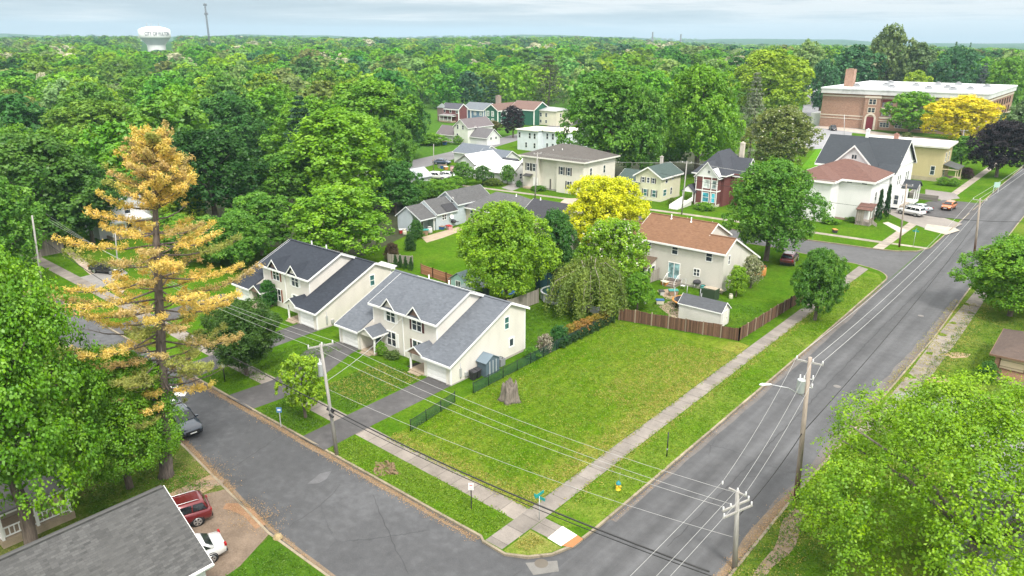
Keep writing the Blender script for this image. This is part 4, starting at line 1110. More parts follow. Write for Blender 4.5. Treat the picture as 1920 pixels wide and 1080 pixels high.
# long white house with reddish brown hip roof
r = start('brown_hip_house', 'long white house with reddish brown hip roof at the second street corner', -39, 140)
SW = siding((.80, .80, .79), .14, .03); w = MB(); w.box(-45.6, -38.6, 131.4, 147, 0, 7.2); w.box(-38.601, -33.2, 135.8, 147, 0, 7.2); w.box(-49.5, -45.6, 135, 143, 0, 5.9); w.build('wall', SW, r)
RB = shingle((.165, .092, .075), (.10, .056, .047), stain=.25); rf = MB(); tr = MB(); hip_roof(rf, tr, -45.6, -33.2, 135.8, 147.0, 7.25, 9.9, ov=.55, fascia=.35)
hip_roof(rf, None, -45.6, -38.6, 131.4, 141, 7.25, 8.9, ov=.55)
tr.box(-46.2, -38.0, 130.8, 130.85, 6.9, 7.27); tr.box(-38.05, -38.0, 130.8, 135.2, 6.9, 7.27)
rf.build('roof', RB, r); tr.build('trim', WHITE, r)
mb = MB(); mb.box(-50, -46.2, 134.6, 143.4, 5.9, 6.1); mb.build('roof', metal_roof((.62, .64, .66)), r)
window(r, 'S', 131.4, -44.0, 4.9, 1.0, .9, n=2, sash=False); window(r, 'S', 131.4, -44.2, 1.9, 1.1, .95, n=2, sash=False); window(r, 'S', 131.4, -44.2, .45, .5, .28, sash=False)
for u in (-44.6, -42, -37, -34.5): 
    f = 131.4 if u < -38.6 else 135.8
    mb = MB(); mb.box(u - .4, u + .4, f - .02, f + .1, 6.62, 6.86); mb.build('attic_vent', DARKM, r)
window(r, 'E', -33.2, 138.5, 6.55, 1.1, .3, n=2, sash=False); window(r, 'E', -33.2, 142, 4.2, .9, 1.5); window(r, 'E', -33.2, 139, 4.2, .9, 1.5); window(r, 'E', -33.2, 143.5, 1.6, .9, 1.5)
basement(r, -45.6, -38.6, 131.4, 147, .45, concrete((.55, .53, .5), 0, 0)); basement(r, -38.6, -33.2, 135.8, 147, .35, bricks((.36, .22, .17)))
# its weathered entry porch
mb = MB(); slab(mb, [(-34.6, 133.2, 2.75), (-32.0, 133.2, 2.75), (-32.0, 136, 3.5), (-34.6, 136, 3.5)], .12); mb.build('porch_roof', RB, r)
mb = MB()
for x, y in ((-34.4, 133.4), (-33.3, 133.4), (-32.2, 133.4), (-32.2, 135.6)): mb.box(x - .07, x + .07, y - .07, y + .07, 0, 2.75)
mb.box(-34.4, -33.4, 133.4, 133.46, .6, 2.7); mb.box(-34.42, -32.15, 133.5, 135.8, 0, .6)
mb.prism([(-32.1, 133.5, .6), (-31.0, 133.5, .05), (-31.0, 133.5, .6), (-32.1, 133.5, 1.3)], (0, .08, 0))
mb.build('porch_post', boards((.30, .26, .23)), r)

# white house with steep charcoal gables
r = start('gabled_house', 'white house with steep near-black gables behind the parked white car', -39, 156)
w = MB(); gable_walls(w, -47, -33.0, 149.5, 163.0, 7.7, 12.2, 'x'); gable_walls(w, -43.6, -36.2, 146.8, 156, 7.9, 11.6, 'y'); w.box(-36.21, -33.001, 147.9, 149.6, 0, 7.0); w.build('wall', siding((.80, .80, .80), .14, .03), r)
CH2 = shingle((.055, .062, .07), (.038, .042, .048), stain=.2); rf = MB(); tr = MB(); gable_roof(rf, tr, -47, -33.0, 149.5, 163.0, 7.8, 12.4, 'x', ov=.5, og=.5, fascia=.35); gable_roof(rf, tr, -43.6, -36.2, 146.8, 155.5, 8.0, 11.8, 'y', ov=.4, og=.45, fascia=.35)
slab(rf, [(-36.0, 147.2, 7.1), (-32.4, 147.2, 7.1), (-32.4, 150.2, 8.4), (-36.0, 150.2, 8.4)], .12)
rf.build('roof', CH2, r)
tr.box(-33.0, -32.88, 149.5, 163, 7.6, 7.9); tr.build('trim', WHITE, r)
window(r, 'S', 146.8, -39.8, 9.6, .85, .75, n=2, sash=False)
for u in (152.5, 154, 158.5, 160): window(r, 'E', -33.0, u, 5.2, .8, 1.7)
for u in (152.8, 154.2): window(r, 'E', -33.0, u, 9.2, .8, .9)
window(r, 'E', -33.0, 151.5, 1.9, .9, 1.6)
mb = MB(); gable_roof(mb, None, -33.0, -30.4, 156.5, 160.5, 3.5, 4.6, 'x', ov=.25, og=.2); mb.build('porch_roof', CH2, r)
mb = MB(); mb.prism([(-30.55, 156.5, 3.4), (-30.55, 160.5, 3.4), (-30.55, 158.5, 4.5)], (.08, 0, 0))
for y in (156.6, 158.5, 160.4): mb.box(-30.7, -30.52, y - .09, y + .09, .6, 3.45)
mb.box(-32.9, -30.5, 156.5, 160.5, .3, .6); mb.build('porch_post', WHITE, r)
door(r, 'E', -33.0, 157.6, .6, 1.0, 2.1, paint((.05, .12, .10)), lite=True)
mb = MB(); mb.box(-33.01, -31.6, 150.4, 155.2, .4, 3.2); mb.build('bay_window_wall', WHITE, r)
window(r, 'E', -31.6, 151.9, 1.9, .9, 1.7); window(r, 'E', -31.6, 153.9, 1.9, .9, 1.7); window(r, 'S', 150.4, -32.3, 1.9, .7, 1.7)
mb = MB(); mb.box(-31.6, -30.9, 150.6, 155, 0, .9); mb.build('rubble_wall', dirt((.25, .21, .17), (.45, .4, .34)), r)
chimney(r, -40.5, 156.3, 11.6, 13.6, .6, WHITE)

# yellow box house
r = start('box_house', 'mustard yellow two-storey box house with flat white roof', -36, 194)
YB = siding((.56, .47, .26), .15); w = MB(); w.box(-50, -32.2, 188.3, 196.5, 0, 7.5); w.build('wall', YB, r)
rf = MB(); slab(rf, [(-50.7, 187.5, 7.9), (-31.4, 187.5, 7.9), (-31.4, 197.3, 8.3), (-50.7, 197.3, 8.3)], .4); rf.build('roof', flat_roof((.66, .64, .58)), r)
window(r, 'S', 188.3, -34.0, 2.4, .8, 1.9); window(r, 'S', 188.3, -40.0, 5.5, .8, 1.6); window(r, 'S', 188.3, -34.0, 5.6, .01, .01) if 0 else None
for u in (190.5, 193.5): window(r, 'E', -32.2, u, 5.3, .9, 1.9)
porch(r, -32.2, -29.3, 189.2, 195.8, .5, 2.9, shingle((.10, .105, .10)), [(-29.5, 189.4), (-29.5, 192), (-29.5, 195.6)], paint((.6, .52, .34)), 'E', .9, False)
window(r, 'E', -32.2, 191, 1.8, 1.4, 1.6); basement(r, -50, -32.2, 188.3, 196.5, .9, concrete((.42, .36, .25), 0, 0)); chimney(r, -43.5, 192.5, 7.7, 9.3, .9, bricks((.30, .12, .09)))

# bungalow at the right edge
r = start('brick_bungalow', 'orange brick bungalow with brown hip roof and boarded windows at the right edge', -3, 80)
BO = bricks((.42, .21, .11)); w = MB(); w.box(-6.0, 6.5, 77.7, 85, 0, 2.3); w.build('wall', BO, r)
rf = MB(); tr = MB(); hip_roof(rf, tr, -6.0, 6.5, 77.7, 85, 2.35, 4.0, ov=.45, fascia=.18); rf.build('roof', shingle((.12, .09, .075), (.075, .057, .05)), r); tr.build('trim', paint((.18, .11, .07), .6), r)
PLY = boards((.58, .47, .33), 'z', .6, .12)
for u in (-4.6, -2.2, .2): 
    f = window(r, 'S', 77.7, u, 1.55, 1.9, 1.05, frame=paint((.16, .09, .06)), pane=PLY, sash=False)
mb = MB(); mb.box(-6.2, -3, 76.6, 77.7, 0, .12); mb.build('porch_step', GRAV, r)
chimney(r, -3.6, 83.8, 3.0, 5.4, .9, BO)

# lower left: gray gable roof in the foreground
r = start('foreground_house', 'white house under a weathered gray gable roof, lower left beside two parked cars', -39, 8)
w = MB(); gable_walls(w, -43.6, -34.95, -9, 15.0, 2.75, 5.35, 'y', mid=-39.3); w.build('wall', siding((.74, .74, .73)), r)
FG = shingle((.112, .112, .11), (.042, .042, .042), .15, stain=.6, speck=.3); rf = MB(); tr = MB(); gable_roof(rf, tr, -43.6, -34.95, -9, 15.0, 2.85, 5.5, 'y', ov=.45, og=.28, fascia=.25, mid=-39.3)
rf.box(-39.45, -39.15, -9.2, 15.2, 5.44, 5.53); rf.build('roof', FG, r)
tr.tube([(-34.42, -9.2, 2.5), (-34.42, 15.3, 2.5)], .08, 8); tr.build('trim', WHITE, r)
garage_door(r, 'N', 15.0, -36.6, 0, 2.6, 2.1); garage_door(r, 'N', 15.0, -41.2, 0, 2.6, 2.1)
window(r, 'E', -34.95, 12, 1.6, 1, 1.1); window(r, 'E', -34.95, 7, 1.6, 1, 1.1)

# house with white porch beneath the left tree
r = start('porch_house', 'tan house with white railed porch half hidden under the left tree', -54, 9)
w = MB(); gable_walls(w, -60, -51.5, 2, 12.8, 3.2, 6.2, 'y'); w.build('wall', siding((.36, .32, .25)), r)
rf = MB(); tr = MB(); gable_roof(rf, tr, -60, -51.5, 2, 12.8, 3.2, 6.3, 'y', ov=.4, og=.4, fascia=.3); rf.build('roof', shingle((.20, .19, .19), (.13, .125, .125)), r); tr.build('trim', WHITE, r)
porch(r, -51.5, -48.9, 9.0, 13.2, .5, 2.5, shingle((.2, .19, .19)), [(-49.05, 9.15), (-49.05, 11.1), (-49.05, 13.0)], WHITE, 'E', .6, True)
mb = MB()
for z in (.65, 1.25): mb.box(-49.1, -49.02, 9.1, 13.1, z, z + .07)
for k in range(15): mb.box(-49.09, -49.03, 9.25 + k * .27, 9.31 + k * .27, .65, 1.3)
mb.build('railing', WHITE, r)
door(r, 'E', -51.5, 11.5, .5, .9, 1.9, DARKM); window(r, 'E', -51.5, 10.0, 1.7, .8, 1.2); window(r, 'E', -51.5, 5, 1.7, 1.0, 1.2); window(r, 'S', 2, -55, 1.7, 1, 1.2)

# white house behind the yellowed pine
r = start('pine_side_house', 'white two-storey house with brown roof and white porch behind the yellowed pine', -118, 47)
w = MB(); gable_walls(w, -126, -115, 43, 53, 5.2, 7.4, 'x'); w.box(-120, -114.5, 40.5, 43.05, 0, 2.7); w.build('wall', siding((.72, .72, .72)), r)
rf = MB(); tr = MB(); gable_roof(rf, tr, -126, -115, 43, 53, 5.2, 7.5, 'x'); rf.build('roof', shingle((.17, .125, .11), (.11, .085, .075)), r); tr.build('trim', WHITE, r)
for u in (45.5, 49.5): window(r, 'E', -115, u, 4.0, .9, 1.2); window(r, 'E', -115, u, 1.6, .9, 1.2)
window(r, 'S', 43, -118, 4.1, .9, 1.2); window(r, 'S', 43, -122, 4.1, .9, 1.2)
porch(r, -115, -112.2, 41.5, 48, .5, 2.7, paint((.74, .74, .74)), [(-112.4, 41.7), (-112.4, 43.8), (-112.4, 45.9), (-112.4, 47.8)], WHITE, 'E', .3, True)
r.location.x -= 9; r.location.y += 4.5
r = start('side_shed', 'low gray roofed outbuilding beside the white house behind the pine', -126, 36, 'shed')
w = MB(); gable_walls(w, -126, -120, 33.5, 38.5, 2.4, 3.9, 'x'); w.build('wall', boards((.22, .19, .16)), r); rf = MB(); gable_roof(rf, None, -126, -120, 33.5, 38.5, 2.4, 4.0, 'x'); rf.build('roof', shingle((.18, .16, .15)), r); door(r, 'S', 33.5, -123, 0, 1.2, 1.9, OFFWHITE, lite=False)

# ---- cluster of houses in the clearing
MW = metal_roof((.80, .80, .79))
SWH = siding((.72, .73, .72), .15, .05)
r = start('white_roof_house', 'white house with two bright white metal roofs behind the roadside bushes', -115, 126)
w = MB(); gable_walls(w, -121.5, -115.9, 124.6, 134, 3.3, 5.0, 'y'); gable_walls(w, -115.89, -103.6, 124.8, 131, 2.4, 4.4, 'y', mid=-109) if 0 else gable_walls(w, -115.9, -104.2, 124.2, 130.3, 2.4, 4.5, 'x'); w.build('wall', SWH, r)
rf = MB(); tr = MB(); gable_roof(rf, tr, -121.5, -115.9, 124.6, 134, 3.4, 5.2, 'y', fascia=.22); gable_roof(rf, tr, -115.5, -104.2, 124.2, 130.3, 2.4, 4.6, 'x', fascia=.22); rf.build('roof', MW, r); tr.build('trim', paint((.24, .23, .22), .6), r)
for u in (-119.9, -117.9): window(r, 'S', 124.6, u, 2.4, .6, 1.3, pane=GLASS)
window(r, 'S', 124.2, -110, 1.2, 1.2, 1.1, n=2); window(r, 'E', -104.2, 127.2, 1.4, .8, 1.1); window(r, 'S', 124.2, -106.5, 1.2, .9, 1.1)
r = start('blue_gray_house', 'low house with two blue-gray roofs behind the white metal roofs', -125, 141)
w = MB(); gable_walls(w, -136, -126.5, 138.5, 146, 2.9, 4.6, 'x'); gable_walls(w, -126.49, -117.5, 136.5, 143, 2.7, 4.4, 'x'); w.build('wall', SWH, r)
rf = MB(); tr = MB(); gable_roof(rf, tr, -136, -126.6, 138.5, 146, 2.9, 4.7, 'x'); gable_roof(rf, tr, -126.2, -117.5, 136.5, 143, 2.7, 4.5, 'x'); rf.build('roof', shingle((.15, .17, .20), (.10, .115, .135), stain=.2), r); tr.build('trim', WHITE, r)
window(r, 'E', -117.5, 139.5, 1.6, 1, 1); window(r, 'S', 138.5, -131, 1.6, .9, 1); window(r, 'S', 136.5, -122, 1.4, 1.4, 1)
r = start('porch_cottage', 'white cottage with white metal roof and open porch left of the cream hip roof house', -104, 135)
w = MB(); gable_walls(w, -110, -102.5, 133.5, 139, 2.6, 4.3, 'x'); w.build('wall', SWH, r); rf = MB(); tr = MB(); gable_roof(rf, tr, -110, -102.5, 133.5, 139, 2.6, 4.5, 'x'); rf.build('roof', MW, r); tr.build('trim', WHITE, r)
for u in (-108.6, -106.6, -104.4): window(r, 'S', 133.5, u, 1.5, .7, 1.2)
porch(r, -106.5, -102.6, 131.4, 133.5, .3, 2.2, MW, [(-106.4, 131.5), (-104.5, 131.5), (-102.7, 131.5)], WHITE, 'S', .3, False)
r = start('gray_porch_shed', 'dark gray roofed shed between the white metal roofs', -113, 136, 'shed')
w = MB(); gable_walls(w, -115.5, -111.5, 133.2, 136.2, 2.2, 3.6, 'x'); w.build('wall', SWH, r); rf = MB(); gable_roof(rf, None, -115.5, -111.5, 133.2, 136.2, 2.2, 3.7, 'x'); rf.build('roof', shingle((.07, .075, .085)), r); door(r, 'S', 133.2, -113, 0, .9, 1.8, DARKM, lite=False)
r = start('gable_garage', 'white garage with gray gable roof and two small square windows', -154, 171, 'garage')
w = MB(); gable_walls(w, -161, -150.4, 167.5, 173.4, 2.5, 4.7, 'x'); w.build('wall', SWH, r); rf = MB(); tr = MB(); gable_roof(rf, tr, -161, -150.4, 167.5, 173.4, 2.6, 4.9, 'x'); rf.build('roof', shingle((.15, .145, .15), (.10, .095, .10)), r); tr.build('trim', WHITE, r)
for u in (169.3, 171.6): window(r, 'E', -150.4, u, 2.1, .7, .7, sash=False)
r = start('upright_house', 'tall narrow white house with gray lean-to wing and purple-brown roof', -164, 170)
w = MB(); gable_walls(w, -163.2, -157.4, 166.5, 178, 5.2, 7.4, 'y'); gable_walls(w, -171, -163.21, 166.8, 172, 2.5, 4.7, 'x'); w.build('wall', siding((.72, .74, .66)), r); rf = MB(); tr = MB(); gable_roof(rf, tr, -163.2, -157.4, 166.5, 178, 5.2, 7.5, 'y'); gable_roof(rf, tr, -171, -163.6, 166.8, 172, 2.5, 4.8, 'x'); rf.build('roof', shingle((.16, .14, .145), (.11, .095, .10)), r); tr.build('trim', WHITE, r)
for u in (-161.6, -159.4): window(r, 'S', 166.5, u, 5.0, .7, 1.2)
for u in (-161.8,): window(r, 'S', 166.5, u, 2.4, .7, 1.2)
door(r, 'S', 166.8, -168.2, 0, .9, 1.9, DARKM); window(r, 'S', 166.8, -169.6, 2.0, .6, .8); window(r, 'E', -157.4, 170, 4.6, .8, 1.1)
def victorian_far(name, label, x0, x1, y0, y1, ze, zr, wallc, roofc, axis, trimm=WHITE):
    r = start(name, label, (x0 + x1) / 2, (y0 + y1) / 2)
    w = MB(); gable_walls(w, x0, x1, y0, y1, ze, zr, axis); w.build('wall', siding(wallc, .2), r)
    rf = MB(); tr = MB(); gable_roof(rf, tr, x0, x1, y0, y1, ze, zr + .12, axis, fascia=.35); rf.build('roof', shingle(roofc), r)
    for x, y in ((x0, y0), (x1 - .25, y0), (x1 - .25, y1 - .25)): tr.box(x - .03, x + .28, y - .03, y + .28, 0, ze - .1)
    tr.build('trim', trimm, r)
    return r
r = victorian_far('green_house', 'deep green house with white trim and brown roof in the clearing', -194, -187.6, 215.2, 231, 5.4, 7.4, (.03, .13, .085), (.18, .12, .10), 'y')
for u in (-192.6, -190.2): window(r, 'S', 215.2, u, 3.9, 1.0, 1.7, pane=glass((.3, .33, .33)), fw=.15); window(r, 'S', 215.2, u, 1.2, 1.0, 1.6, pane=glass((.3, .33, .33)), fw=.15)
for u in (217.5, 220.5, 225, 229): window(r, 'E', -187.6, u, 3.9, .8, 1.6, pane=glass((.3, .33, .33)), fw=.15); window(r, 'E', -187.6, u, 1.2, .8, 1.6, fw=.15)
w = MB(); gable_walls(w, -187.59, -175.5, 222, 231.5, 5.8, 8.3, 'x'); w.build('wall', siding((.03, .13, .085), .2), r); rf = MB(); tr = MB(); gable_roof(rf, tr, -187.3, -175.5, 222, 231.5, 5.8, 8.45, 'x', fascia=.35); rf.build('roof', shingle((.2, .13, .11)), r); tr.box(-175.7, -175.4, 221.9, 222.2, 0, 5.6); tr.build('trim', WHITE, r)
r = victorian_far('slate_blue_house', 'slate blue house with gray roof between the red and the green house', -208, -196.5, 217, 227, 4.9, 7.0, (.14, .23, .33), (.17, .19, .21), 'x')
for u in (-206, -201, -198): window(r, 'S', 217, u, 3.3, .9, 1.1, pane=glass((.25, .28, .3)), fw=.15)
for u in (-203.2,): 
    mb = MB(); mb.box(u - .2, u + .2, 216.8, 217.02, 0, 4.8); mb.build('trim', WHITE, r)
chimney(r, -197.5, 227, 5.5, 9.5, 1.6, bricks((.33, .24, .2)))
r = victorian_far('red_house', 'dark red house with white porch and charcoal roof at the edge of the wood', -214, -204.6, 211.5, 216.5, 5.2, 6.9, (.19, .07, .07), (.10, .10, .12), 'x')
porch(r, -212.8, -206, 208.8, 211.5, .5, 2.5, shingle((.3, .28, .28)), [(-212.6, 209), (-210.4, 209), (-208.2, 209), (-206.2, 209)], WHITE, 'S', .4, True)
for u in (-212.3, -209, -205.5): window(r, 'S', 211.5, u, 4.2, .9, 1.4, fw=.15)
w = MB(); w.box(-215.5, -212.6, 210.6, 213, 0, 5.2); w.build('turret_wall', siding((.22, .15, .15)), r); mb = MB(); hip_roof(mb, None, -215.5, -212.6, 210.6, 213, 5.2, 6.8, ov=.2); mb.build('turret_roof', shingle((.22, .25, .24)), r)
r = start('cream_box_house', 'cream flat-roofed house with four upper windows beyond the pale blue house', -175, 230)
w = MB(); w.box(-181.3, -167.5, 225.4, 236, 0, 5.5); w.build('wall', siding((.70, .66, .52), .2), r); rf = MB(); hip_roof(rf, None, -181.3, -167.5, 225.4, 236, 5.5, 6.4, ov=.4); rf.build('roof', flat_roof((.33, .34, .34)), r); tr = MB(); tr.box(-181.7, -167.1, 224.98, 225.02, 5.25, 5.52); tr.build('trim', OFFWHITE, r)
for u in (-180.2, -177.6, -174.9, -172.3): window(r, 'S', 225.4, u, 3.8, .9, 1.3); window(r, 'S', 225.4, u, 1.4, .9, 1.0)
for u in (228, 232): window(r, 'E', -167.5, u, 3.8, .9, 1.3)
r = start('pale_blue_box_house', 'pale bluish white two-storey house with flat cream roof in the clearing', -130, 174)
w = MB(); w.box(-138.8, -131.2, 167.9, 177, 0, 5.9); w.box(-131.21, -122.5, 170.2, 180.5, 0, 5.9); w.build('wall', siding((.68, .73, .78), .2), r)
rf = MB(); hip_roof(rf, None, -138.8, -131.2, 167.9, 177, 5.95, 6.5, ov=.45); hip_roof(rf, None, -131.2, -122.5, 170.2, 180.5, 5.9, 6.7, ov=.45); rf.build('roof', flat_roof((.70, .67, .56)), r)
tr = MB(); tr.box(-139.3, -130.7, 167.4, 167.44, 5.7, 5.96); tr.box(-131, -122, 169.7, 169.74, 5.65, 5.9); tr.build('trim', OFFWHITE, r)
for u in (-138.0, -134.2, -132.4): window(r, 'S', 167.9, u, 4.3, .7, 1.5, fw=.05)
for u in (-135.5, -132.4): window(r, 'S', 167.9, u, 1.6, .7, 1.4, fw=.05)
for u in (-129.6, -127.6, -125.2): window(r, 'S', 170.2, u, 4.3, .7, 1.6, fw=.05); window(r, 'S', 170.2, u, 1.5, .7, 1.6, fw=.05)
for u in (173, 177): window(r, 'E', -122.5, u, 4.3, .7, 1.5, fw=.05)
r = start('gray_hut', 'small hut with pale gray gable roof among the roadside bushes', -119.5, 110, 'shed')
w = MB(); gable_walls(w, -122, -117.2, 108, 112, 2.3, 3.6, 'y'); w.build('wall', siding((.45, .47, .48)), r); rf = MB(); gable_roof(rf, None, -122, -117.2, 108, 112, 2.3, 3.8, 'y'); rf.build('roof', metal_roof((.42, .45, .48)), r); door(r, 'S', 108, -119.6, 0, .9, 1.8, WHITE, lite=False)
# house hidden under the lower right tree
r = start('gray_roof_house', 'house with gray roof glimpsed through the lower right tree', 0, 50)
w = MB(); gable_walls(w, -3.5, 8, 44, 54, 2.8, 5.2, 'y'); w.build('wall', siding((.4, .42, .44)), r); rf = MB(); tr = MB(); gable_roof(rf, tr, -3.5, 8, 44, 54, 2.8, 5.3, 'y'); rf.build('roof', shingle((.19, .20, .21), (.13, .135, .145)), r); tr.build('trim', WHITE, r); window(r, 'S', 44, 0, 1.6, 1.2, 1.1, n=2)

# ---------------------------------------------------------------- school
r = start('brick_school', 'long three-storey brick school with pale stone bands and flat white roof', -66, 320, 'school')
BK = bricks((.36, .205, .14), .4, .14); ST_ = concrete((.62, .55, .46), 0, 0, .15)
x0, x1, y0, y1, H = -92.5, -40.2, 289.5, 350, 13.0
w = MB(); w.box(x0, x1, y0, y1, 0, H); w.box(-77.4, -72.2, y0 - .8, y0 + .1, 0, H - .01); w.build('wall', BK, r)
rf = MB(); rf.box(x0 - .7, x1 + .7, y0 - 1.3, y1 + .7, H + .6, H + 1.1); rf.build('roof', flat_roof((.74, .75, .77)), r)
tr = MB(); tr.box(x0 - .5, x1 + .5, y0 - 1.1, y1 + .5, H - .9, H + .62); tr.build('parapet', flat_roof((.62, .62, .62)), r)
tr = MB()
for z, h in ((H - 2.0, .5), (4.2, .35), (3.2, .25)): tr.box(x0 - .12, x1 + .12, y0 - .12, y1 + .1, z, z + h)
tr.box(-77.6, -72.0, y0 - 1.0, y0 - .75, H - 2.0, H - 1.4)
for x in (-74.8,): 
    tr.box(x - 1.9, x - 1.25, y0 - 1.0, y0 - .7, 0, 3.9); tr.box(x + 1.25, x + 1.9, y0 - 1.0, y0 - .7, 0, 3.9); tr.prism([(x + 1.9 * math.cos(R(a)), y0 - 1.0, 3.9 + 1.9 * math.sin(R(a))) for a in range(0, 181, 15)] + [(x + 1.25 * math.cos(R(a)), y0 - 1.0, 3.9 + 1.25 * math.sin(R(a))) for a in range(180, -1, -15)], (0, .3, 0))
tr.build('stone_band', ST_, r)
mb = MB(); mb.box(-76.0, -73.6, y0 - .86, y0 - .7, 0, 4.4); mb.build('door', paint((.17, .02, .03), .5), r)
DRED = paint((.13, .02, .025), .6)
for u in (-74.8,):
    window(r, 'S', y0 - .8, u, 9.7, 2.2, 1.7, frame=ST_, n=2, fw=.2); window(r, 'S', y0 - .8, u, 6.8, 2.2, 1.5, frame=ST_, n=2, fw=.2)
for k, u in enumerate((-70.0, -65.0, -59.6, -54.2, -48.8, -43.6)):
    f = y0 - .0
    for z in (9.3, 6.1): 
        window(r, 'S', f - (.8 if k == 0 and 0 else 0), u, z - .45, 3.4, 1.6, frame=DRED, pane=glass((.20, .2, .2)), n=4, fw=.1)
        mb = MB(); mb.box(u - 1.8, u + 1.8, f - .08, f + .02, z + .45, z + 1.35); mb.box(u - 1.8, u + 1.8, f - .12, f - .08, z + .4, z + .5); mb.build('window_panel', DRED, r)
        mb = MB(); mb.box(u - 1.9, u + 1.9, f - .1, f + .02, z - 2.1, z - 1.5); mb.build('stone_panel', ST_, r)
    window(r, 'S', f, u, 1.9, 3.0, 1.5, frame=OFFWHITE, n=3, fw=.1)
for u in range(294, 348, 6):
    for z in (9.3, 6.1): window(r, 'E', x1, u, z, 3.2, 2.2, frame=DRED, n=3, fw=.1)
for x, y in ((-84, 300), (-77, 312), (-72, 300), (-68, 318), (-60, 300), (-56, 310), (-52, 298), (-48, 305), (-63, 330), (-46, 325), (-80, 330), (-57, 335)):
    mb = MB(); mb.box(x - 1.2, x + 1.2, y - 1, y + 1, H + 1.1, H + 1.9); mb.lathe([(.6, H + 1.9), (.9, H + 2.2), (.2, H + 2.4)], 12, (x, y)); mb.build('roof_vent', paint((.32, .33, .34), .6), r)
chimney(r, -86.5, 299, H + .9, H + 7.2, 3.0, BK)
mb = MB(); mb.box(-96.5, x0 - .01, 291, 300, 0, 4.5); mb.build('annex_wall', paint((.62, .63, .62), .6), r)
# ---------------------------------------------------------------- vehicles (x forward, metres)
TYRE = paint((.018, .018, .019), .8); RIM = paint((.55, .56, .57), .3, .1, .8); CARGLASS = glass((.012, .015, .018)); TRIMBLK = paint((.02, .02, .022), .6)
HEADL = paint((.7, .72, .74), .15, .05); TAILL = paint((.30, .01, .012), .25)
CAR = {
 # lower body: (x, half width, sill z, shoulder z); cabin: rear base, rear roof, front roof, front base, roof z
 'suv': dict(L=4.75, W=.96, body=[(-2.36, .80, .48, .80), (-2.34, .90, .36, 1.02), (-2.2, .95, .30, 1.08), (-1.0, .965, .28, 1.08), (.6, .965, .28, 1.06), (1.3, .95, .30, 1.03), (2.0, .90, .32, .93), (2.3, .80, .38, .78), (2.36, .70, .45, .62)], cab=(-2.26, -1.95, .25, 1.12, 1.72), wx=(-1.42, 1.42), wr=.37),
 'sedan': dict(L=4.6, W=.92, body=[(-2.3, .72, .45, .80), (-2.25, .84, .34, .95), (-1.7, .90, .27, 1.0), (-.8, .92, .25, .96), (.6, .92, .25, .95), (1.3, .90, .27, .90), (2.0, .84, .30, .80), (2.25, .74, .36, .66), (2.31, .62, .42, .55)], cab=(-1.75, -1.0, .25, 1.15, 1.43), wx=(-1.35, 1.38), wr=.33),
 'hatch': dict(L=4.0, W=.87, body=[(-1.98, .72, .45, .80), (-1.95, .80, .34, .98), (-1.6, .85, .28, 1.02), (-.6, .87, .26, 1.0), (.6, .87, .26, .98), (1.2, .85, .28, .95), (1.75, .78, .32, .84), (1.95, .68, .38, .68), (2.0, .58, .44, .56)], cab=(-1.88, -1.55, .2, 1.0, 1.55), wx=(-1.25, 1.2), wr=.33),
 'pickup': dict(L=5.6, W=.98, body=[(-2.8, .86, .5, .98), (-2.75, .93, .4, 1.08), (-2.0, .97, .34, 1.1), (-.6, .98, .32, 1.1), (1.0, .98, .32, 1.1), (1.6, .96, .34, 1.1), (2.4, .92, .36, 1.04), (2.7, .84, .42, .92), (2.78, .74, .5, .75)], cab=(-.75, -.6, .75, 1.5, 1.85), wx=(-1.75, 1.8), wr=.41),
}
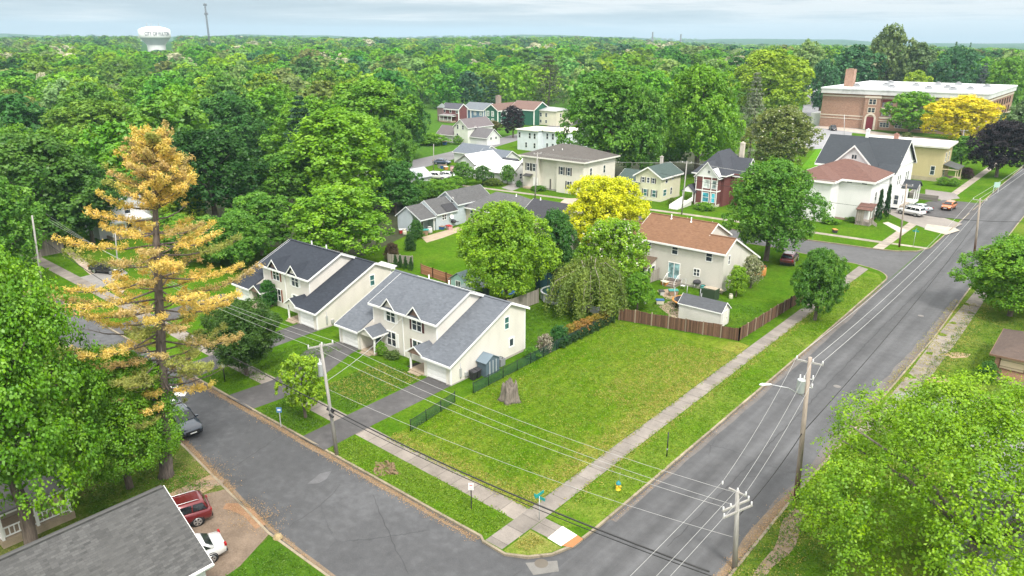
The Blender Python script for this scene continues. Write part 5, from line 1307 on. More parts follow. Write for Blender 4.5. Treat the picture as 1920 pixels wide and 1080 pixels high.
def car(name, label, kind, colour, x, y, rz, group=None, grille=True, z=0):
    K = CAR[kind]; pm = paint(colour, .28, .04, .25, 1.0, .5)
    root = thing(name, label, {'suv': 'car', 'sedan': 'car', 'hatch': 'car', 'pickup': 'pickup truck'}[kind], (x, y, z), rz, group, local=True)
    mb = MB(); rings = []
    for (px, hw, zs, zt) in K['body']:
        m = zs + (zt - zs) * .55
        prof = [(hw * .82, zs), (hw * .97, zs + .12), (hw, m), (hw * .965, zt - .06), (hw * .88, zt), (hw * .4, zt + .025)]
        rings.append([(px, w, z_) for w, z_ in prof] + [(px, -w, z_) for w, z_ in reversed(prof)])
    mb.loft(rings)
    rb, rr, fr, fb, zr = K['cab']; W = K['W']; zb = 1.0 if kind == 'suv' else (.95 if kind != 'pickup' else 1.06)
    def ring(z_, xr, xf, hw):
        c = .12
        return [(xr, -hw + c, z_), (xr, hw - c, z_), (xr + c, hw, z_), (xf - c * 1.6, hw, z_), (xf, hw - c * 2, z_), (xf, -hw + c * 2, z_), (xf - c * 1.6, -hw, z_), (xr + c, -hw, z_)]
    zs = zb + (zr - zb) * .86
    t = .86
    mb.loft([ring(zb, rb, fb, W * .93), ring(zs, rb + (rr - rb) * t, fb + (fr - fb) * t, W * .79), ring(zr - .02, rr + .06, fr - .08, W * .72), ring(zr, rr + .2, fr - .25, W * .60)])
    if kind == 'pickup': mb.box(-2.72, -.8, -.9, .9, 1.08, 1.1)
    body = mb.build('body', pm, root)
    # windows lie a little proud of the cabin shell
    def side(s, a, b):
        def pt(u, v):   # u along, v up
            x0 = rb + (rr - rb) * v; x1 = fb + (fr - fb) * v
            zz = zb + (zr - zb) * v; hw = W * (.93 + (.77 - .93) * v) + .012
            return (x0 + (x1 - x0) * u, s * hw, zz)
        return [pt(a, .16), pt(b, .16), pt(min(b, .93 if b > .9 else b), .80), pt(max(a, .06) if a < .1 else a, .80)]
    for s in (-1, 1):
        for a, b in (((.04, .30), (.33, .60), (.63, .90)) if kind == 'suv' else (((.08, .50), (.54, .90)) if kind != 'pickup' else ((.08, .45), (.5, .9)))):
            q = MB(); q.poly(side(s, a, b)); q.build('window', CARGLASS, root)
    q = MB(); o = .03
    q.poly([(fb + (fr - fb) * v + o, s * W * w, zb + (zr - zb) * v + o) for v, s, w in ((.12, -1, .78), (.12, 1, .78), (.84, 1, .64), (.84, -1, .64))]); q.build('windshield', CARGLASS, root)
    q = MB(); q.poly([(rb + (rr - rb) * v - .02, s * W * w, zb + (zr - zb) * v + .012) for v, s, w in ((.25, -1, .76), (.25, 1, .76), (.80, 1, .66), (.80, -1, .66))]); q.build('rear_window', CARGLASS, root)
    q = MB()
    for s in (-1, 1): q.box(fb - .32, fb - .16, s * W * .98 - .1, s * W * .98 + .1, zb + .08, zb + .22)
    q.build('mirror', pm, root)
    # lights, bumpers, plate
    xe = K['body'][-1][0]; xr = K['body'][0][0]
    for s in (-1, 1):
        q = MB(); q.hull8([(xe - .22, s * W * .62, .66), (xe - .06, s * W * .60, .66), (xe - .06, s * W * .60, .76), (xe - .22, s * W * .62, .80)], [(xe - .42, s * W * .93, .68), (xe - .22, s * W * .86, .68), (xe - .22, s * W * .86, .78), (xe - .42, s * W * .93, .82)]); q.build('headlight', HEADL, root)
        q = MB(); q.box(xr - .015, xr + .12, s * W * .80 - .11, s * W * .80 + .11, .84, 1.02); q.build('tail_light', TAILL, root)
    q = MB(); q.box(xe - .06, xe + .025, -W * .58, W * .58, .46, .70); q.build('grille', TRIMBLK, root)
    q = MB(); q.box(xe - .03, xe + .035, -.26, .26, .47, .58); q.build('license_plate', WHITE, root)
    q = MB(); q.box(xr - .04, xr + .2, -W * .88, W * .88, .42, .58); q.build('bumper', TRIMBLK, root)
    if kind == 'suv':
        q = MB()
        for s in (-1, 1): q.tube([(rr + .25, s * W * .62, zr + .015), (rr + .4, s * W * .62, zr + .06), (fr - .4, s * W * .62, zr + .06), (fr - .2, s * W * .62, zr + .01)], .022, 6)
        q.build('roof_rail', RIM, root)
    # door seams and sills
    q = MB()
    for s in (-1, 1):
        q.box(K['wx'][0] + .4, K['wx'][1] - .42, s * W * .93 - .03, s * W * .93 + .03, .25, .36)
    q.build('sill', TRIMBLK, root)
    for wx in K['wx']:
        for s in (-1, 1):
            r_ = K['wr']; yo = s * (W - .10)
            q = MB(); q.M = Matrix.Translation((wx, yo, r_)) @ Matrix.Rotation(R(90), 4, 'X')
            q.lathe([(0, -.11), (r_ * .72, -.11), (r_, -.08), (r_, .08), (r_ * .72, .115), (0, .115)], 22); tw = q.build('wheel', TYRE, root)
            q = MB(); q.M = Matrix.Translation((wx, yo, r_)) @ Matrix.Rotation(R(90), 4, 'X')
            z0 = .122 * (-s)
            for k in range(5):
                a = k * 2 * math.pi / 5
                q.prism([(r_ * .08 * math.cos(a + 1.6), r_ * .08 * math.sin(a + 1.6), z0), (r_ * .64 * math.cos(a + .25), r_ * .64 * math.sin(a + .25), z0), (r_ * .64 * math.cos(a - .25), r_ * .64 * math.sin(a - .25), z0), (r_ * .08 * math.cos(a - 1.6), r_ * .08 * math.sin(a - 1.6), z0)], (0, 0, -.02 * s))
            q.lathe([(r_ * .60, z0 - .004 * s), (r_ * .70, z0 - .012 * s), (r_ * .72, z0)], 22)
            q.build('rim', RIM, tw)
            q = MB(); q.M = Matrix.Translation((wx, s * (W - .035), r_ + .03)) @ Matrix.Rotation(R(90), 4, 'X')
            q.lathe([(r_ * 1.02, -.02), (r_ * 1.18, -.02), (r_ * 1.18, .028), (r_ * 1.02, .028)], 22); q.build('wheel_arch', TRIMBLK, root)
    return root
GP = lambda x, y, z=0: G(x, y, z)
car('parked_car', 'dark red car in the gravel drive beyond the foreground roof', 'suv', (.14, .008, .012), -43.1, 16.9, R(-108))
car('parked_car', 'white sedan half hidden by the eave of the foreground roof', 'sedan', (.78, .78, .78), -38.9, 15.6, R(-104))
car('parked_car', 'slate blue car parked at the kerb under the yellowed pine', 'suv', (.03, .042, .062), -55.3, 23.75, R(-5), z=ROADZ)
car('parked_car', 'white car parked sideways before the brown hip roofed white house', 'suv', (.78, .78, .78), -28.9, 147.6, R(160), z=.02)
car('parked_car', 'silver sedan just behind the parked white car', 'sedan', (.45, .50, .54), -28.6, 152.0, R(160), z=.02)
car('parked_car', 'bright orange hatchback on the drive near the main road', 'hatch', (.55, .14, .02), -24.6, 157.3, R(-97), z=.02)
car('parked_truck', 'black pickup truck in front of the brick school', 'pickup', (.02, .022, .03), *G(1561, 244), R(-62), z=.05)
car('parked_car', 'dark maroon car at the far corner of the brown roofed duplex', 'suv', (.11, .02, .025), -34.6, 103.0, R(100))
car('parked_car', 'black car with red tail lamp by the white house behind the pine', 'sedan', (.02, .02, .024), -104.5, 38.2, R(25))
car('parked_car', 'white car with black trim parked at the clearing beside the hut', 'suv', (.74, .74, .74), *G(822, 336), R(20))
car('parked_car', 'white hatchback next to the black-trimmed white car in the clearing', 'hatch', (.72, .73, .74), *G(842, 334), R(20))
car('parked_car', 'navy car beside the colourful yard clutter in the clearing', 'sedan', (.04, .06, .11), *G(829, 308), R(28))
# ---------------------------------------------------------------- poles, wires, signs, fences, yard things
INSUL = paint((.62, .62, .62), .3); STEEL = paint((.42, .43, .44), .45, .1, .6); WIREW = paint((.40, .40, .39), .5); WIREB = paint((.03, .03, .03), .6)
GALV = paint((.5, .52, .53), .45, .1, .3)
PW = pole_wood(); PWG = pole_wood((.36, .345, .325), (.30, .27, .24)); PWR = pole_wood((.36, .30, .25), (.17, .06, .03))
def pole(name, label, base, top, r0=.16, r1=.11, wood=None, cat='utility pole', group='utility poles along the streets'):
    root = thing(name, label, cat, (base[0], base[1], 0), 0, group)
    mb = MB(); mb.tube([(base[0], base[1], -.2), ((base[0] + top[0]) / 2, (base[1] + top[1]) / 2, top[2] / 2), top], [r0, (r0 + r1) / 2, r1], 12); mb.build('shaft', wood or PW, root)
    return root
def insul(mb, p, h=.22):
    mb.lathe([(.03, p[2]), (.06, p[2] + h * .3), (.04, p[2] + h * .4), (.065, p[2] + h * .6), (.04, p[2] + h * .7), (.05, p[2] + h), (0, p[2] + h)], 8, (p[0], p[1]))
def crossarm(root, c, d, L, ins=(-.46, 0, .46), name='crossarm'):
    """arm of length L through c along unit d, with insulators; returns the insulator tops"""
    mb = MB(); d = Vector(d).normalized(); n = Vector((-d.y, d.x, 0)); c = Vector(c)
    a = c - d * L / 2; b = c + d * L / 2; w = .05
    mb.hull8([a - n * w - Vector((0, 0, w)), a + n * w - Vector((0, 0, w)), a + n * w + Vector((0, 0, w)), a - n * w + Vector((0, 0, w))], [b - n * w - Vector((0, 0, w)), b + n * w - Vector((0, 0, w)), b + n * w + Vector((0, 0, w)), b - n * w + Vector((0, 0, w))])
    arm = mb.build(name, PWG, root); tops = []
    im = MB()
    for f in ins:
        p = c + d * L * f + Vector((0, 0, .05)); insul(im, p); tops.append((p.x, p.y, p.z + .2))
    im.build('insulator', INSUL, arm)
    return tops
def wire(label, a, b, sag=.5, r=.011, mat=None, group='overhead wires', n=14, name='overhead_wire'):
    a, b = Vector(a), Vector(b)
    pts = []
    for i in range(n + 1):
        t = i / n; p = a.lerp(b, t); p.z -= sag * 4 * t * (1 - t); pts.append(p)
    mb = MB(); mb.tube(pts, r, 5)
    o = mb.build(name, mat or WIREW); tag(o, label, 'wire', group); return o
def transformer(root, c, r=.26, h=.85):
    mb = MB(); mb.lathe([(0, c[2]), (r * .9, c[2]), (r, c[2] + .04), (r, c[2] + h - .05), (r * 1.05, c[2] + h - .03), (r * .9, c[2] + h), (.3 * r, c[2] + h + .05), (0, c[2] + h + .05)], 18, (c[0], c[1]))
    tk = mb.build('transformer', paint((.50, .53, .54), .45), root)
    mb = MB()
    for s in (-1, 1): insul(mb, (c[0] + s * r * .5, c[1], c[2] + h), .3)
    mb.build('bushing', INSUL, tk)
# pole A: leaning gray pole on the verge of the side street
A0 = G(632, 852)
def tilt(base, px, ty, h):
    """top of a pole: the point at height h seen at pixel px, ty"""
    return (*G(px, ty, h), h)
hA = hgt(*A0, 645); tA = tilt(A0, 601, 645, hA)
pA = pole('utility_pole', 'pale gray leaning pole on the verge in front of the light gray duplex', A0, tA, .15, .10, PWG)
tA_i = crossarm(pA, (tA[0], tA[1], tA[2] - .15), (.35, 1, 0), 1.9, (-.47, .05, .47))
lerpA = lambda z: tuple(A0[i] + (tA[i] - A0[i]) * z / tA[2] for i in (0, 1)) + (z,)
p = lerpA(hA - 2.6); transformer(pA, (p[0] - .35, p[1] - .05, p[2]), .24, 1.0)
p = lerpA(hA - 5.3); mb = MB(); mb.tube([(p[0] - .25, p[1] - .1, p[2]), (p[0] + .3, p[1] + .1, p[2] - .1)], .11, 8); mb.tube([(p[0] + .05, p[1] - .15, p[2] - .35), (p[0] + .5, p[1] - .15, p[2] - .42)], .09, 8); mb.build('cable_splice', DARKM, pA)
# pole B: brown pole with street lamp by the main road
B0 = G(1493, 935); hB = hgt(*B0, 670); tB = tilt(B0, 1519, 670, hB)
pB = pole('utility_pole', 'tall brown pole with transformer and street lamp arm beside the main road', B0, tB, .19, .12, PWR)
tB_i = crossarm(pB, (tB[0], tB[1], tB[2] - .35), (1, .12, 0), 1.7, (-.47, .12, .47))
lerpB = lambda z: tuple(B0[i] + (tB[i] - B0[i]) * z / tB[2] for i in (0, 1)) + (z,)
p = lerpB(hB - 2.6); transformer(pB, (p[0] - .38, p[1] - .1, p[2]), .27, .95)
p = lerpB(hB - 2.9); e = G(1442, 722, hB - 1.9)
mb = MB(); mb.tube([p, (p[0] + (e[0] - p[0]) * .5, p[1] + (e[1] - p[1]) * .5, p[2] + .75), (e[0], e[1], p[2] + 1.05)], .035, 8); la = mb.build('lamp_arm', STEEL, pB)
mb = MB(); mb.M = Matrix.Translation((e[0], e[1], p[2] + 1.05)) @ Matrix.Rotation(math.atan2(e[1] - p[1], e[0] - p[0]), 4, 'Z'); mb.loft([[(x, w * math.cos(a), h * math.sin(a)) for a in [k * math.pi / 4 for k in range(8)]] for x, w, h in ((-.15, .05, .04), (.0, .1, .07), (.45, .14, .09), (.65, .05, .04))]); mb.build('lamp_head', paint((.72, .73, .74), .4), la)
for dz in (1.5, 2.1): 
    q = lerpB(hB - dz); mb = MB(); insul(mb, (q[0] + .3, q[1], q[2]), .3); mb.tube([q, (q[0] + .3, q[1], q[2])], .03, 6); mb.build('insulator', INSUL, pB)
# pole C: light pole with double crossarms at the bottom of the picture
C0 = G(1378, 1062); hC = hgt(*C0, 922); tC = tilt(C0, 1383, 920, hC)
pC = pole('utility_pole', 'whitish pole with doubled crossarms at the street corner, bottom of the picture', C0, tC, .17, .12, PWG)
da = (.8, 1, 0)
tC1 = crossarm(pC, (tC[0], tC[1], tC[2] - .1), (1, -.1, 0), 1.1, (-.9, .0, .48))
tC2 = crossarm(pC, (tC[0], tC[1], tC[2] - 1.0), (.35, 1, 0), 2.2, (-.47, -.2, .47)); tC3 = crossarm(pC, (tC[0] + .15, tC[1], tC[2] - 1.35), (.35, 1, 0), 2.4, (-.47, .47))
# other poles
def simple_pole(px, py, ty, topx, label, wood=None, arm=True, r=(.14, .09), d=(1, .1, 0), L=1.8, name='utility_pole'):
    b = G(px, py); h = hgt(*b, ty); t = tilt(b, topx, ty, h)
    q = pole(name, label, b, t, r[0], r[1], wood)
    return (t, crossarm(q, (t[0], t[1], t[2] - .25), d, L)) if arm else (t, [t])
tD, tDi = simple_pole(1827, 476, 372, 1838, 'weathered pole rising before the tree at the right of the main road', PWR, r=(.17, .11))
tE, tEi = simple_pole(1686, 463, 345, 1700, 'gray pole with rusty foot at the second street corner', PWR)
tF, tFi = simple_pole(1798, 303, 243, 1808, 'pale pole standing against the golden tree near the school', PWG)
tG_, tGi = simple_pole(1278, 402, 303, 1288, 'pole in front of the red Victorian house', PWG)
tH, tHi = simple_pole(1003, 372, 286, 1008, 'pale pole in front of the cream hip roofed house', PWG, d=(.3, 1, 0))
tI, tIi = simple_pole(80, 545, 404, 60, 'bare whitish pole leaning beside the trees at the far left', PWG, False)
tJ, tJi = simple_pole(222, 512, 438, 216, 'slim pole near the white porch behind the yellowed pine', PWG, False, (.1, .08))
tK, tKi = simple_pole(813, 320, 270, 813, 'thin pole carrying a small white box at the clearing street', PWG, False, (.11, .08))
tL, tLi = simple_pole(797, 372, 340, 796, 'short gray pole among the bushes left of the stepped blue house', PWG, False, (.1, .08))
tM, tMi = simple_pole(1583, 262, 215, 1583, 'slim pale pole on the lawn in front of the school', GALV, False, (.09, .06))
# wires
def wires(lbl, A, B, sag, **k):
    for i, (a, b) in enumerate(zip(A, B)): wire(lbl[i] if isinstance(lbl, (list, tuple)) else lbl, a, b, sag, **k)
W3 = lambda s: [f'{w} wire {s}' for w in ('outer pale', 'middle pale', 'inner pale')]
farC = [tuple(Vector(t) + Vector((-.3, -32, .4))) for t in tC1]
wires(W3('from the doubled-crossarm pole towards the viewer'), tC1, farC, .5)
wires(W3('between the doubled-crossarm pole and the lamp pole'), tC1, tB_i, .45)
wires(W3('along the main road from the lamp pole to the right-hand pole'), tB_i, tDi, 1.1, r=.016)
wires(W3('along the main road beyond the right-hand pole'), tDi, [(-14.5, 260, 9), (-14, 260, 9), (-13.2, 260, 9)], 1.4, r=.02)
wires(W3('across the vacant lot between the leaning pole and the corner pole'), tA_i, (tC2[0], tC2[1], tC2[2]), .75)
a = lerpA(hA - 3.6); wire('lone pale wire low across the lot to the corner pole', a, lerpA(hA - 3.6) if 0 else (tC[0], tC[1], tC[2] - 3.2), .7)
a = lerpA(hA - 5.2); k = G(1330, 1072, 4.6)
wire('heavy black cable sweeping over the sidewalk to the bottom of the picture', a, (k[0], k[1], 4.6), .55, r=.05, mat=WIREB)
wire('second black cable just beneath the heavy one over the sidewalk', (a[0], a[1], a[2] - .3), (k[0] + .2, k[1] + .2, 4.25), .62, r=.028, mat=WIREB)
wl = [(-110, 33.5, 8.6), (-110, 33, 8.6), (-110, 32.5, 8.6)]
wires(W3('from the leaning pole leftwards past the pine'), tA_i, wl, 1.2)
wire('black cable from the leaning pole leftwards past the pine', a, (-110, 33, 4.6), .9, r=.04, mat=WIREB)
wire('black cable sagging between corner pole and lamp pole', (tC[0], tC[1], 3.2), lerpB(5.2), .4, r=.03, mat=WIREB)
wire('black cable along the main road beyond the lamp pole', lerpB(5.2), (tD[0], tD[1], 4.6), .9, r=.035, mat=WIREB)
wires(W3('over the second side street from the Victorian house pole'), tGi, tEi, .8)
wire('dark cable over the driveway to the right edge of the main road', (tE[0], tE[1], 5.6), (-8, 131, 5.0), .6, r=.03, mat=WIREB)
wire('upper dark cable over the white house to the rusty-footed pole', (-70, 128.5, 5.6), (tE[0], tE[1], 5.6), .5, r=.03, mat=WIREB)
wires(W3('between the poles before the cream and the Victorian house'), tHi, tGi, .9)
wire('service drop from the leaning pole to the light gray duplex', tuple(lerpA(hA - 3.0)), (-51.5, 45.0, 4.6), .4, r=.02)

# street signs
def sign_post(name, label, base, h, panel, pm, postm=None, cat='sign', rz=R(40), text=None, z=0):
    root = thing(name, label, cat, (base[0], base[1], z), rz, None, local=True)
    mb = MB(); mb.box(-.035, .035, -.03, .03, 0, h); mb.build('post', postm or DARKM, root)
    w, hh = panel
    mb = MB(); mb.box(-w / 2, w / 2, -.06, -.035, h - hh, h + .03); p = mb.build('panel', pm, root)
    if text: text(p, w, hh, h)
    return root
SIGNRED = paint((.45, .03, .03), .5)
def parking_marks(p, w, hh, h):
    mb = MB(); mb.box(-w * .3, w * .3, -.068, -.062, h - hh * .32, h - hh * .2); mb.box(-w * .3, w * .3, -.068, -.062, h - hh * .85, h - hh * .78); mb.build('marking', SIGNRED, p)
sign_post('parking_sign', 'white sign on a black post beside the sidewalk of the corner', G(884, 955), 2.05, (.34, .5), WHITE, None, text=parking_marks)
sign_post('blue_sign', 'small blue and white sign on the verge near the young street tree', G(527, 800), 1.75, (.42, .42), paint((.10, .22, .42), .5), GALV, text=lambda p, w, hh, h: MB().box(-w * .32, w * .32, -.068, -.062, h - hh * .6, h - hh * .3).build('marking', WHITE, p))
def street_sign(label, base, h, c=(.02, .28, .26)):
    root = thing('street_name_sign', label, 'street sign', (base[0], base[1], 0), 0, 'street name signs', local=True)
    mb = MB(); mb.tube([(0, 0, 0), (0, 0, h)], .03, 8); mb.build('post', GALV, root)
    m = paint(c, .5, .08)
    mb = MB(); mb.box(-.45, .45, -.012, .012, h - .22, h); mb.build('panel', m, root)
    mb = MB(); mb.box(-.012, .012, -.45, .45, h + .02, h + .24); mb.build('panel', m, root)
street_sign('teal street name sign with crossed plates at the near corner', G(1011, 975), hgt(*G(1011, 975), 930))
street_sign('teal street name sign on a dark post at the second street corner', G(1712, 463), hgt(*G(1712, 463), 432))
root = thing('marker_post', 'slim black post standing alone on the verge of the main road', 'post', (*G(1250, 856), 0), 0, None, local=True)
mb = MB(); mb.tube([(0, 0, 0), (0, 0, 2.1)], .045, 8); mb.build('shaft', DARKM, root); mb = MB(); mb.tube([(0, 0, .55), (0, 0, .7)], .06, 8); mb.build('band', STEEL, root)
root = thing('welcome_sign', 'pale green two-legged sign on the verge near the right edge', 'sign', (*G(1866, 362), 0), R(40), None, local=True)
mb = MB()
for s in (-.5, .5): mb.box(s - .05, s + .05, -.05, .05, 0, 2.2)
mb.build('leg', GALV, root); mb = MB(); mb.box(-.62, .62, -.08, -.05, 1.2, 2.3); mb.build('panel', paint((.35, .52, .45), .5), root)
# yard lamp
root = thing('yard_lamp', 'black yard lamp with white globe on the lawn under the dark green tree', 'lamp', (*G(422, 716), 0), 0, None, local=True)
mb = MB(); mb.tube([(0, 0, 0), (0, 0, 1.45)], .045, 8); mb.build('post', DARKM, root); mb = MB(); mb.lathe([(.06, 1.42), (.15, 1.5), (.17, 1.65), (.12, 1.8), (0, 1.84)], 14); mb.build('globe', WHITE, root)
# hydrant
root = thing('fire_hydrant', 'yellow hydrant with teal bonnet on the verge of the main road', 'hydrant', (*G(1159, 918), 0), 0, None, local=True)
mb = MB(); mb.lathe([(.26, 0), (.26, .06), (.19, .08), (.19, .55), (.24, .57), (.24, .64)], 16)
for s in (-1, 1): mb.tube([(0, 0, .45), (s * .32, 0, .45)], .09, 10)
mb.tube([(0, 0, .42), (0, -.32, .42)], .11, 10); mb.build('barrel', paint((.72, .48, .03), .5), root)
mb = MB(); mb.lathe([(.25, .64), (.24, .74), (.16, .88), (.06, .93), (.06, 1.0), (0, 1.0)], 16); mb.build('bonnet', paint((.03, .22, .25), .5), root)
mb = MB(); mb.tube([(.12, 0, .95), (.12, 0, 2.0)], .012, 6); mb.build('flag_rod', STEEL, root); root.scale = (.72, .72, .72)
# manhole & catch basin
o = MB(); cx, cy = G(1015, 1053); o.lathe([(0, ROADZ + .028), (.30, ROADZ + .028), (.33, ROADZ + .02), (.42, ROADZ + .016)], 20, (cx, cy)); ob = o.build('drain_cover', paint((.12, .105, .085), .7)); tag(ob, 'round rusty drain cover in the gutter at the street corner', 'manhole')
for k, (px, py, l) in enumerate(((1570, 722, 'round utility cover in the main road near the lamp pole'), (1727, 590, 'round utility cover in the main road right lane further on'))):
    o = MB(); cx, cy = G(px, py); o.lathe([(0, ROADZ + .018), (.3, ROADZ + .018), (.33, ROADZ + .012)], 20, (cx, cy)); ob = o.build('utility_cover', paint((.16, .15, .14), .6)); tag(ob, l, 'manhole', 'covers in the main road')
# stump
rng = random.Random(5)
root = thing('tree_stump', 'tall gray broken tree stump on the vacant lot', 'stump', (*G(956, 750), 0))
sx, sy = G(956, 750)
mb = MB(); rings = []
for z, rr in ((0, .95), (.2, .8), (.6, .7), (1.0, .66), (1.3, .62), (1.5, .5)):
    rings.append([(sx + rr * (1 + .22 * math.sin(5 * a + 1) + .12 * math.sin(9 * a + z)) * math.cos(a), sy + rr * (1 + .22 * math.sin(5 * a + 1)) * math.sin(a), z + (.35 * math.sin(3 * a + 1) + .25 * math.sin(7 * a)) * (z / 1.4) ** 2) for a in [k * 2 * math.pi / 26 for k in range(26)]])
mb.loft(rings); mb.build('trunk', bark((.17, .145, .12)), root)
# root plate of a removed tree on the verge
cx, cy = G(722, 880)
sheet('bare_earth', [(cx + (1.15 + .35 * math.sin(3 * a)) * math.cos(a), cy + (.8 + .25 * math.sin(4 * a + 1)) * math.sin(a)) for a in [k * .35 for k in range(18)]], .012, dirt((.07, .045, .028), (.26, .19, .11)))
root = thing('ground_stump', 'ground-down stump in bare earth on the verge by the side street', 'stump', (cx, cy, 0))
mb = MB(); 
for k in range(16):
    a = rng.uniform(0, 6.28); q = rng.uniform(.1, .8); mb.tube([(cx + q * math.cos(a), cy + q * .7 * math.sin(a), 0), (cx + (q + .35) * math.cos(a + .3), cy + (q + .35) * .7 * math.sin(a + .3), rng.uniform(.06, .2)), (cx + (q + .7) * math.cos(a + .5), cy + (q + .7) * .6 * math.sin(a + .5), .0)], [.1, .08, .03], 6)
mb.build('root', bark((.2, .14, .08)), root)
cx, cy = G(521, 1008); o = MB(); o.lathe([(.32, 0), (.27, .12), (.2, .22), (0, .24)], 12, (cx, cy)); tag(o.build('cut_stump', bark((.34, .26, .14))), 'small pale cut stump on the grass by the lower kerb', 'stump')

# fences
def picket_fence(name, label, pts, h, mat, postm=None, post=2.4, th=.03, z0=.05, posth=.12, rails=False, cat='fence', jag=0, pr=.06):
    c = pts[0]; root = thing(name, label, cat, (c[0], c[1], 0))
    rng = random.Random(len(label))
    for a, b in zip(pts, pts[1:]):
        L = math.hypot(b[0] - a[0], b[1] - a[1]); n = max(1, round(L / post)); d = ((b[0] - a[0]) / L, (b[1] - a[1]) / L); nn = (-d[1], d[0])
        for k in range(n):
            p = (a[0] + d[0] * L * k / n, a[1] + d[1] * L * k / n); q = (a[0] + d[0] * L * (k + 1) / n, a[1] + d[1] * L * (k + 1) / n)
            mb = MB(); h0 = h + rng.uniform(-jag, jag); h1 = h + rng.uniform(-jag, jag)
            m_ = max(1, int(L / n / .45)) if jag else 1
            for j in range(m_):
                u0, u1 = j / m_, (j + 1) / m_
                pp = (p[0] + (q[0] - p[0]) * u0, p[1] + (q[1] - p[1]) * u0); qq = (p[0] + (q[0] - p[0]) * u1 - d[0] * .012, p[1] + (q[1] - p[1]) * u1 - d[1] * .012); ha = h0 + (h1 - h0) * u0 + rng.uniform(-jag, jag) * .4
                mb.hull8([(pp[0] - nn[0] * th / 2, pp[1] - nn[1] * th / 2, z0), (qq[0] - nn[0] * th / 2, qq[1] - nn[1] * th / 2, z0), (qq[0] - nn[0] * th / 2, qq[1] - nn[1] * th / 2, ha), (pp[0] - nn[0] * th / 2, pp[1] - nn[1] * th / 2, ha)],
                     [(pp[0] + nn[0] * th / 2, pp[1] + nn[1] * th / 2, z0), (qq[0] + nn[0] * th / 2, qq[1] + nn[1] * th / 2, z0), (qq[0] + nn[0] * th / 2, qq[1] + nn[1] * th / 2, ha), (pp[0] + nn[0] * th / 2, pp[1] + nn[1] * th / 2, ha)])
            mb.build('panel', mat, root)
        for k in range(n + 1):
            p = (a[0] + d[0] * L * k / n, a[1] + d[1] * L * k / n)
            mb = MB(); mb.box(p[0] - pr, p[0] + pr, p[1] - pr, p[1] + pr, 0, h + posth); mb.build('post', postm or mat, root)
    return root
def chain_fence(name, label, pts, h=1.0, post=2.2, slat=(.02, .07, .045)):
    root = thing(name, label, 'fence', (pts[0][0], pts[0][1], 0)); m = paint((.012, .02, .017), .5)
    mesh = paint(slat, .7, .3)
    for a, b in zip(pts, pts[1:]):
        L = math.hypot(b[0] - a[0], b[1] - a[1]); n = max(1, round(L / post)); d = ((b[0] - a[0]) / L, (b[1] - a[1]) / L)
        for k in range(n + 1):
            p = (a[0] + d[0] * L * k / n, a[1] + d[1] * L * k / n); mb = MB(); mb.tube([(p[0], p[1], 0), (p[0], p[1], h + .12)], .035, 8); mb.build('post', m, root)
        mb = MB(); mb.tube([(*a, h), (*b, h)], .024, 6); mb.tube([(*a, .06), (*b, .06)], .018, 6); mb.build('rail', m, root)
        mb = MB(); s = .11; q = int(L / s)
        for k in range(-int(h / s) - 1, q):
            for sg in (0, 1):
                u0, z0, u1, z1 = (k * s, .06, k * s + h - .06, h) if not sg else (k * s + h - .06, .06, k * s, h)
                c0, c1 = max(0, min(L, u0)), max(0, min(L, u1))
                if abs(c0 - c1) < .02: continue
                f0 = (c0 - u0) / (u1 - u0); f1 = (c1 - u0) / (u1 - u0)
                mb.tube([(a[0] + d[0] * c0, a[1] + d[1] * c0, z0 + (z1 - z0) * f0), (a[0] + d[0] * c1, a[1] + d[1] * c1, z0 + (z1 - z0) * f1)], .011, 3, False)
        mb.build('wire_mesh', mesh, root)
    return root
chain_fence('chain_link_fence', 'short dark green mesh fence between the driveway and the vacant lot', [(-40.35, 35.3), (-41.1, 41.2)])
chain_fence('chain_link_fence', 'long dark mesh fence with shrubs running along the vacant lot to the gate', [(-41.05, 43.5), (-41.2, 54), (-41.35, 67.5)], 1.05)
BRN = boards((.135, .075, .048), 'd', .15, .45)
picket_fence('board_fence', 'dark brown stockade fence across the back of the vacant lot and along the sidewalk', [(-40.95, 67.7), (-27.9, 70.5), (-27.45, 84.0), (-26.9, 92)], 1.45, BRN, boards((.30, .24, .18)), 1.9, .04, .04, .1, jag=.1)
GRW = boards((.30, .275, .235), 'd', .15, .25)
picket_fence('board_fence', 'weathered gray wooden fence behind the light gray duplex', [(-51.9, 58.2), (-51.5, 66.3)], 1.75, GRW, GRW, 2.4, .04)
VIN = paint((.70, .71, .72), .45, .04)
picket_fence('vinyl_fence', 'pale gray vinyl fence with taller white post beside the weeping tree', [(-45.5, 67.6), (-41.6, 67.3)], .95, paint((.50, .52, .55), .5), VIN, 2.0, .05, .05, .25, pr=.07)
picket_fence('panel_fence', 'reddish brown fence panels in the yard behind the light gray duplex', [(-71.0, 65.4), (-68.4, 65.1), (-65.6, 64.8), (-62.6, 64.4)], 1.35, boards((.36, .17, .095), 'z', .3, .2), boards((.2, .1, .06)), 2.4, .05)
picket_fence('privacy_fence', 'dark blue-green privacy fence by the yard trees', [(-54.8, 70), (-54.0, 84)], 1.7, paint((.015, .05, .06), .6), DARKM, 2.5, .04)
picket_fence('board_fence', 'gray picket fence at the left end of the backyard lawn', [(-78.5, 66), (-75.0, 67.5)], 1.3, GRW, GRW, 1.8, .04)
picket_fence('retaining_wall', 'low gray timber wall below the yellow box house', [(-33.5, 176), (-33.2, 164.5), (-27.9, 164.3)], 1.1, boards((.22, .20, .18), 'z', .28, .2), boards((.2, .18, .16)), 4, .25, 0, 0, cat='wall', pr=.14)
picket_fence('trash_screen', 'gray board screen beside the sunroom of the brown roofed duplex', [(-45.1, 81.8), (-44.9, 83.7)], 1.6, GRW, GRW, 2, .04)
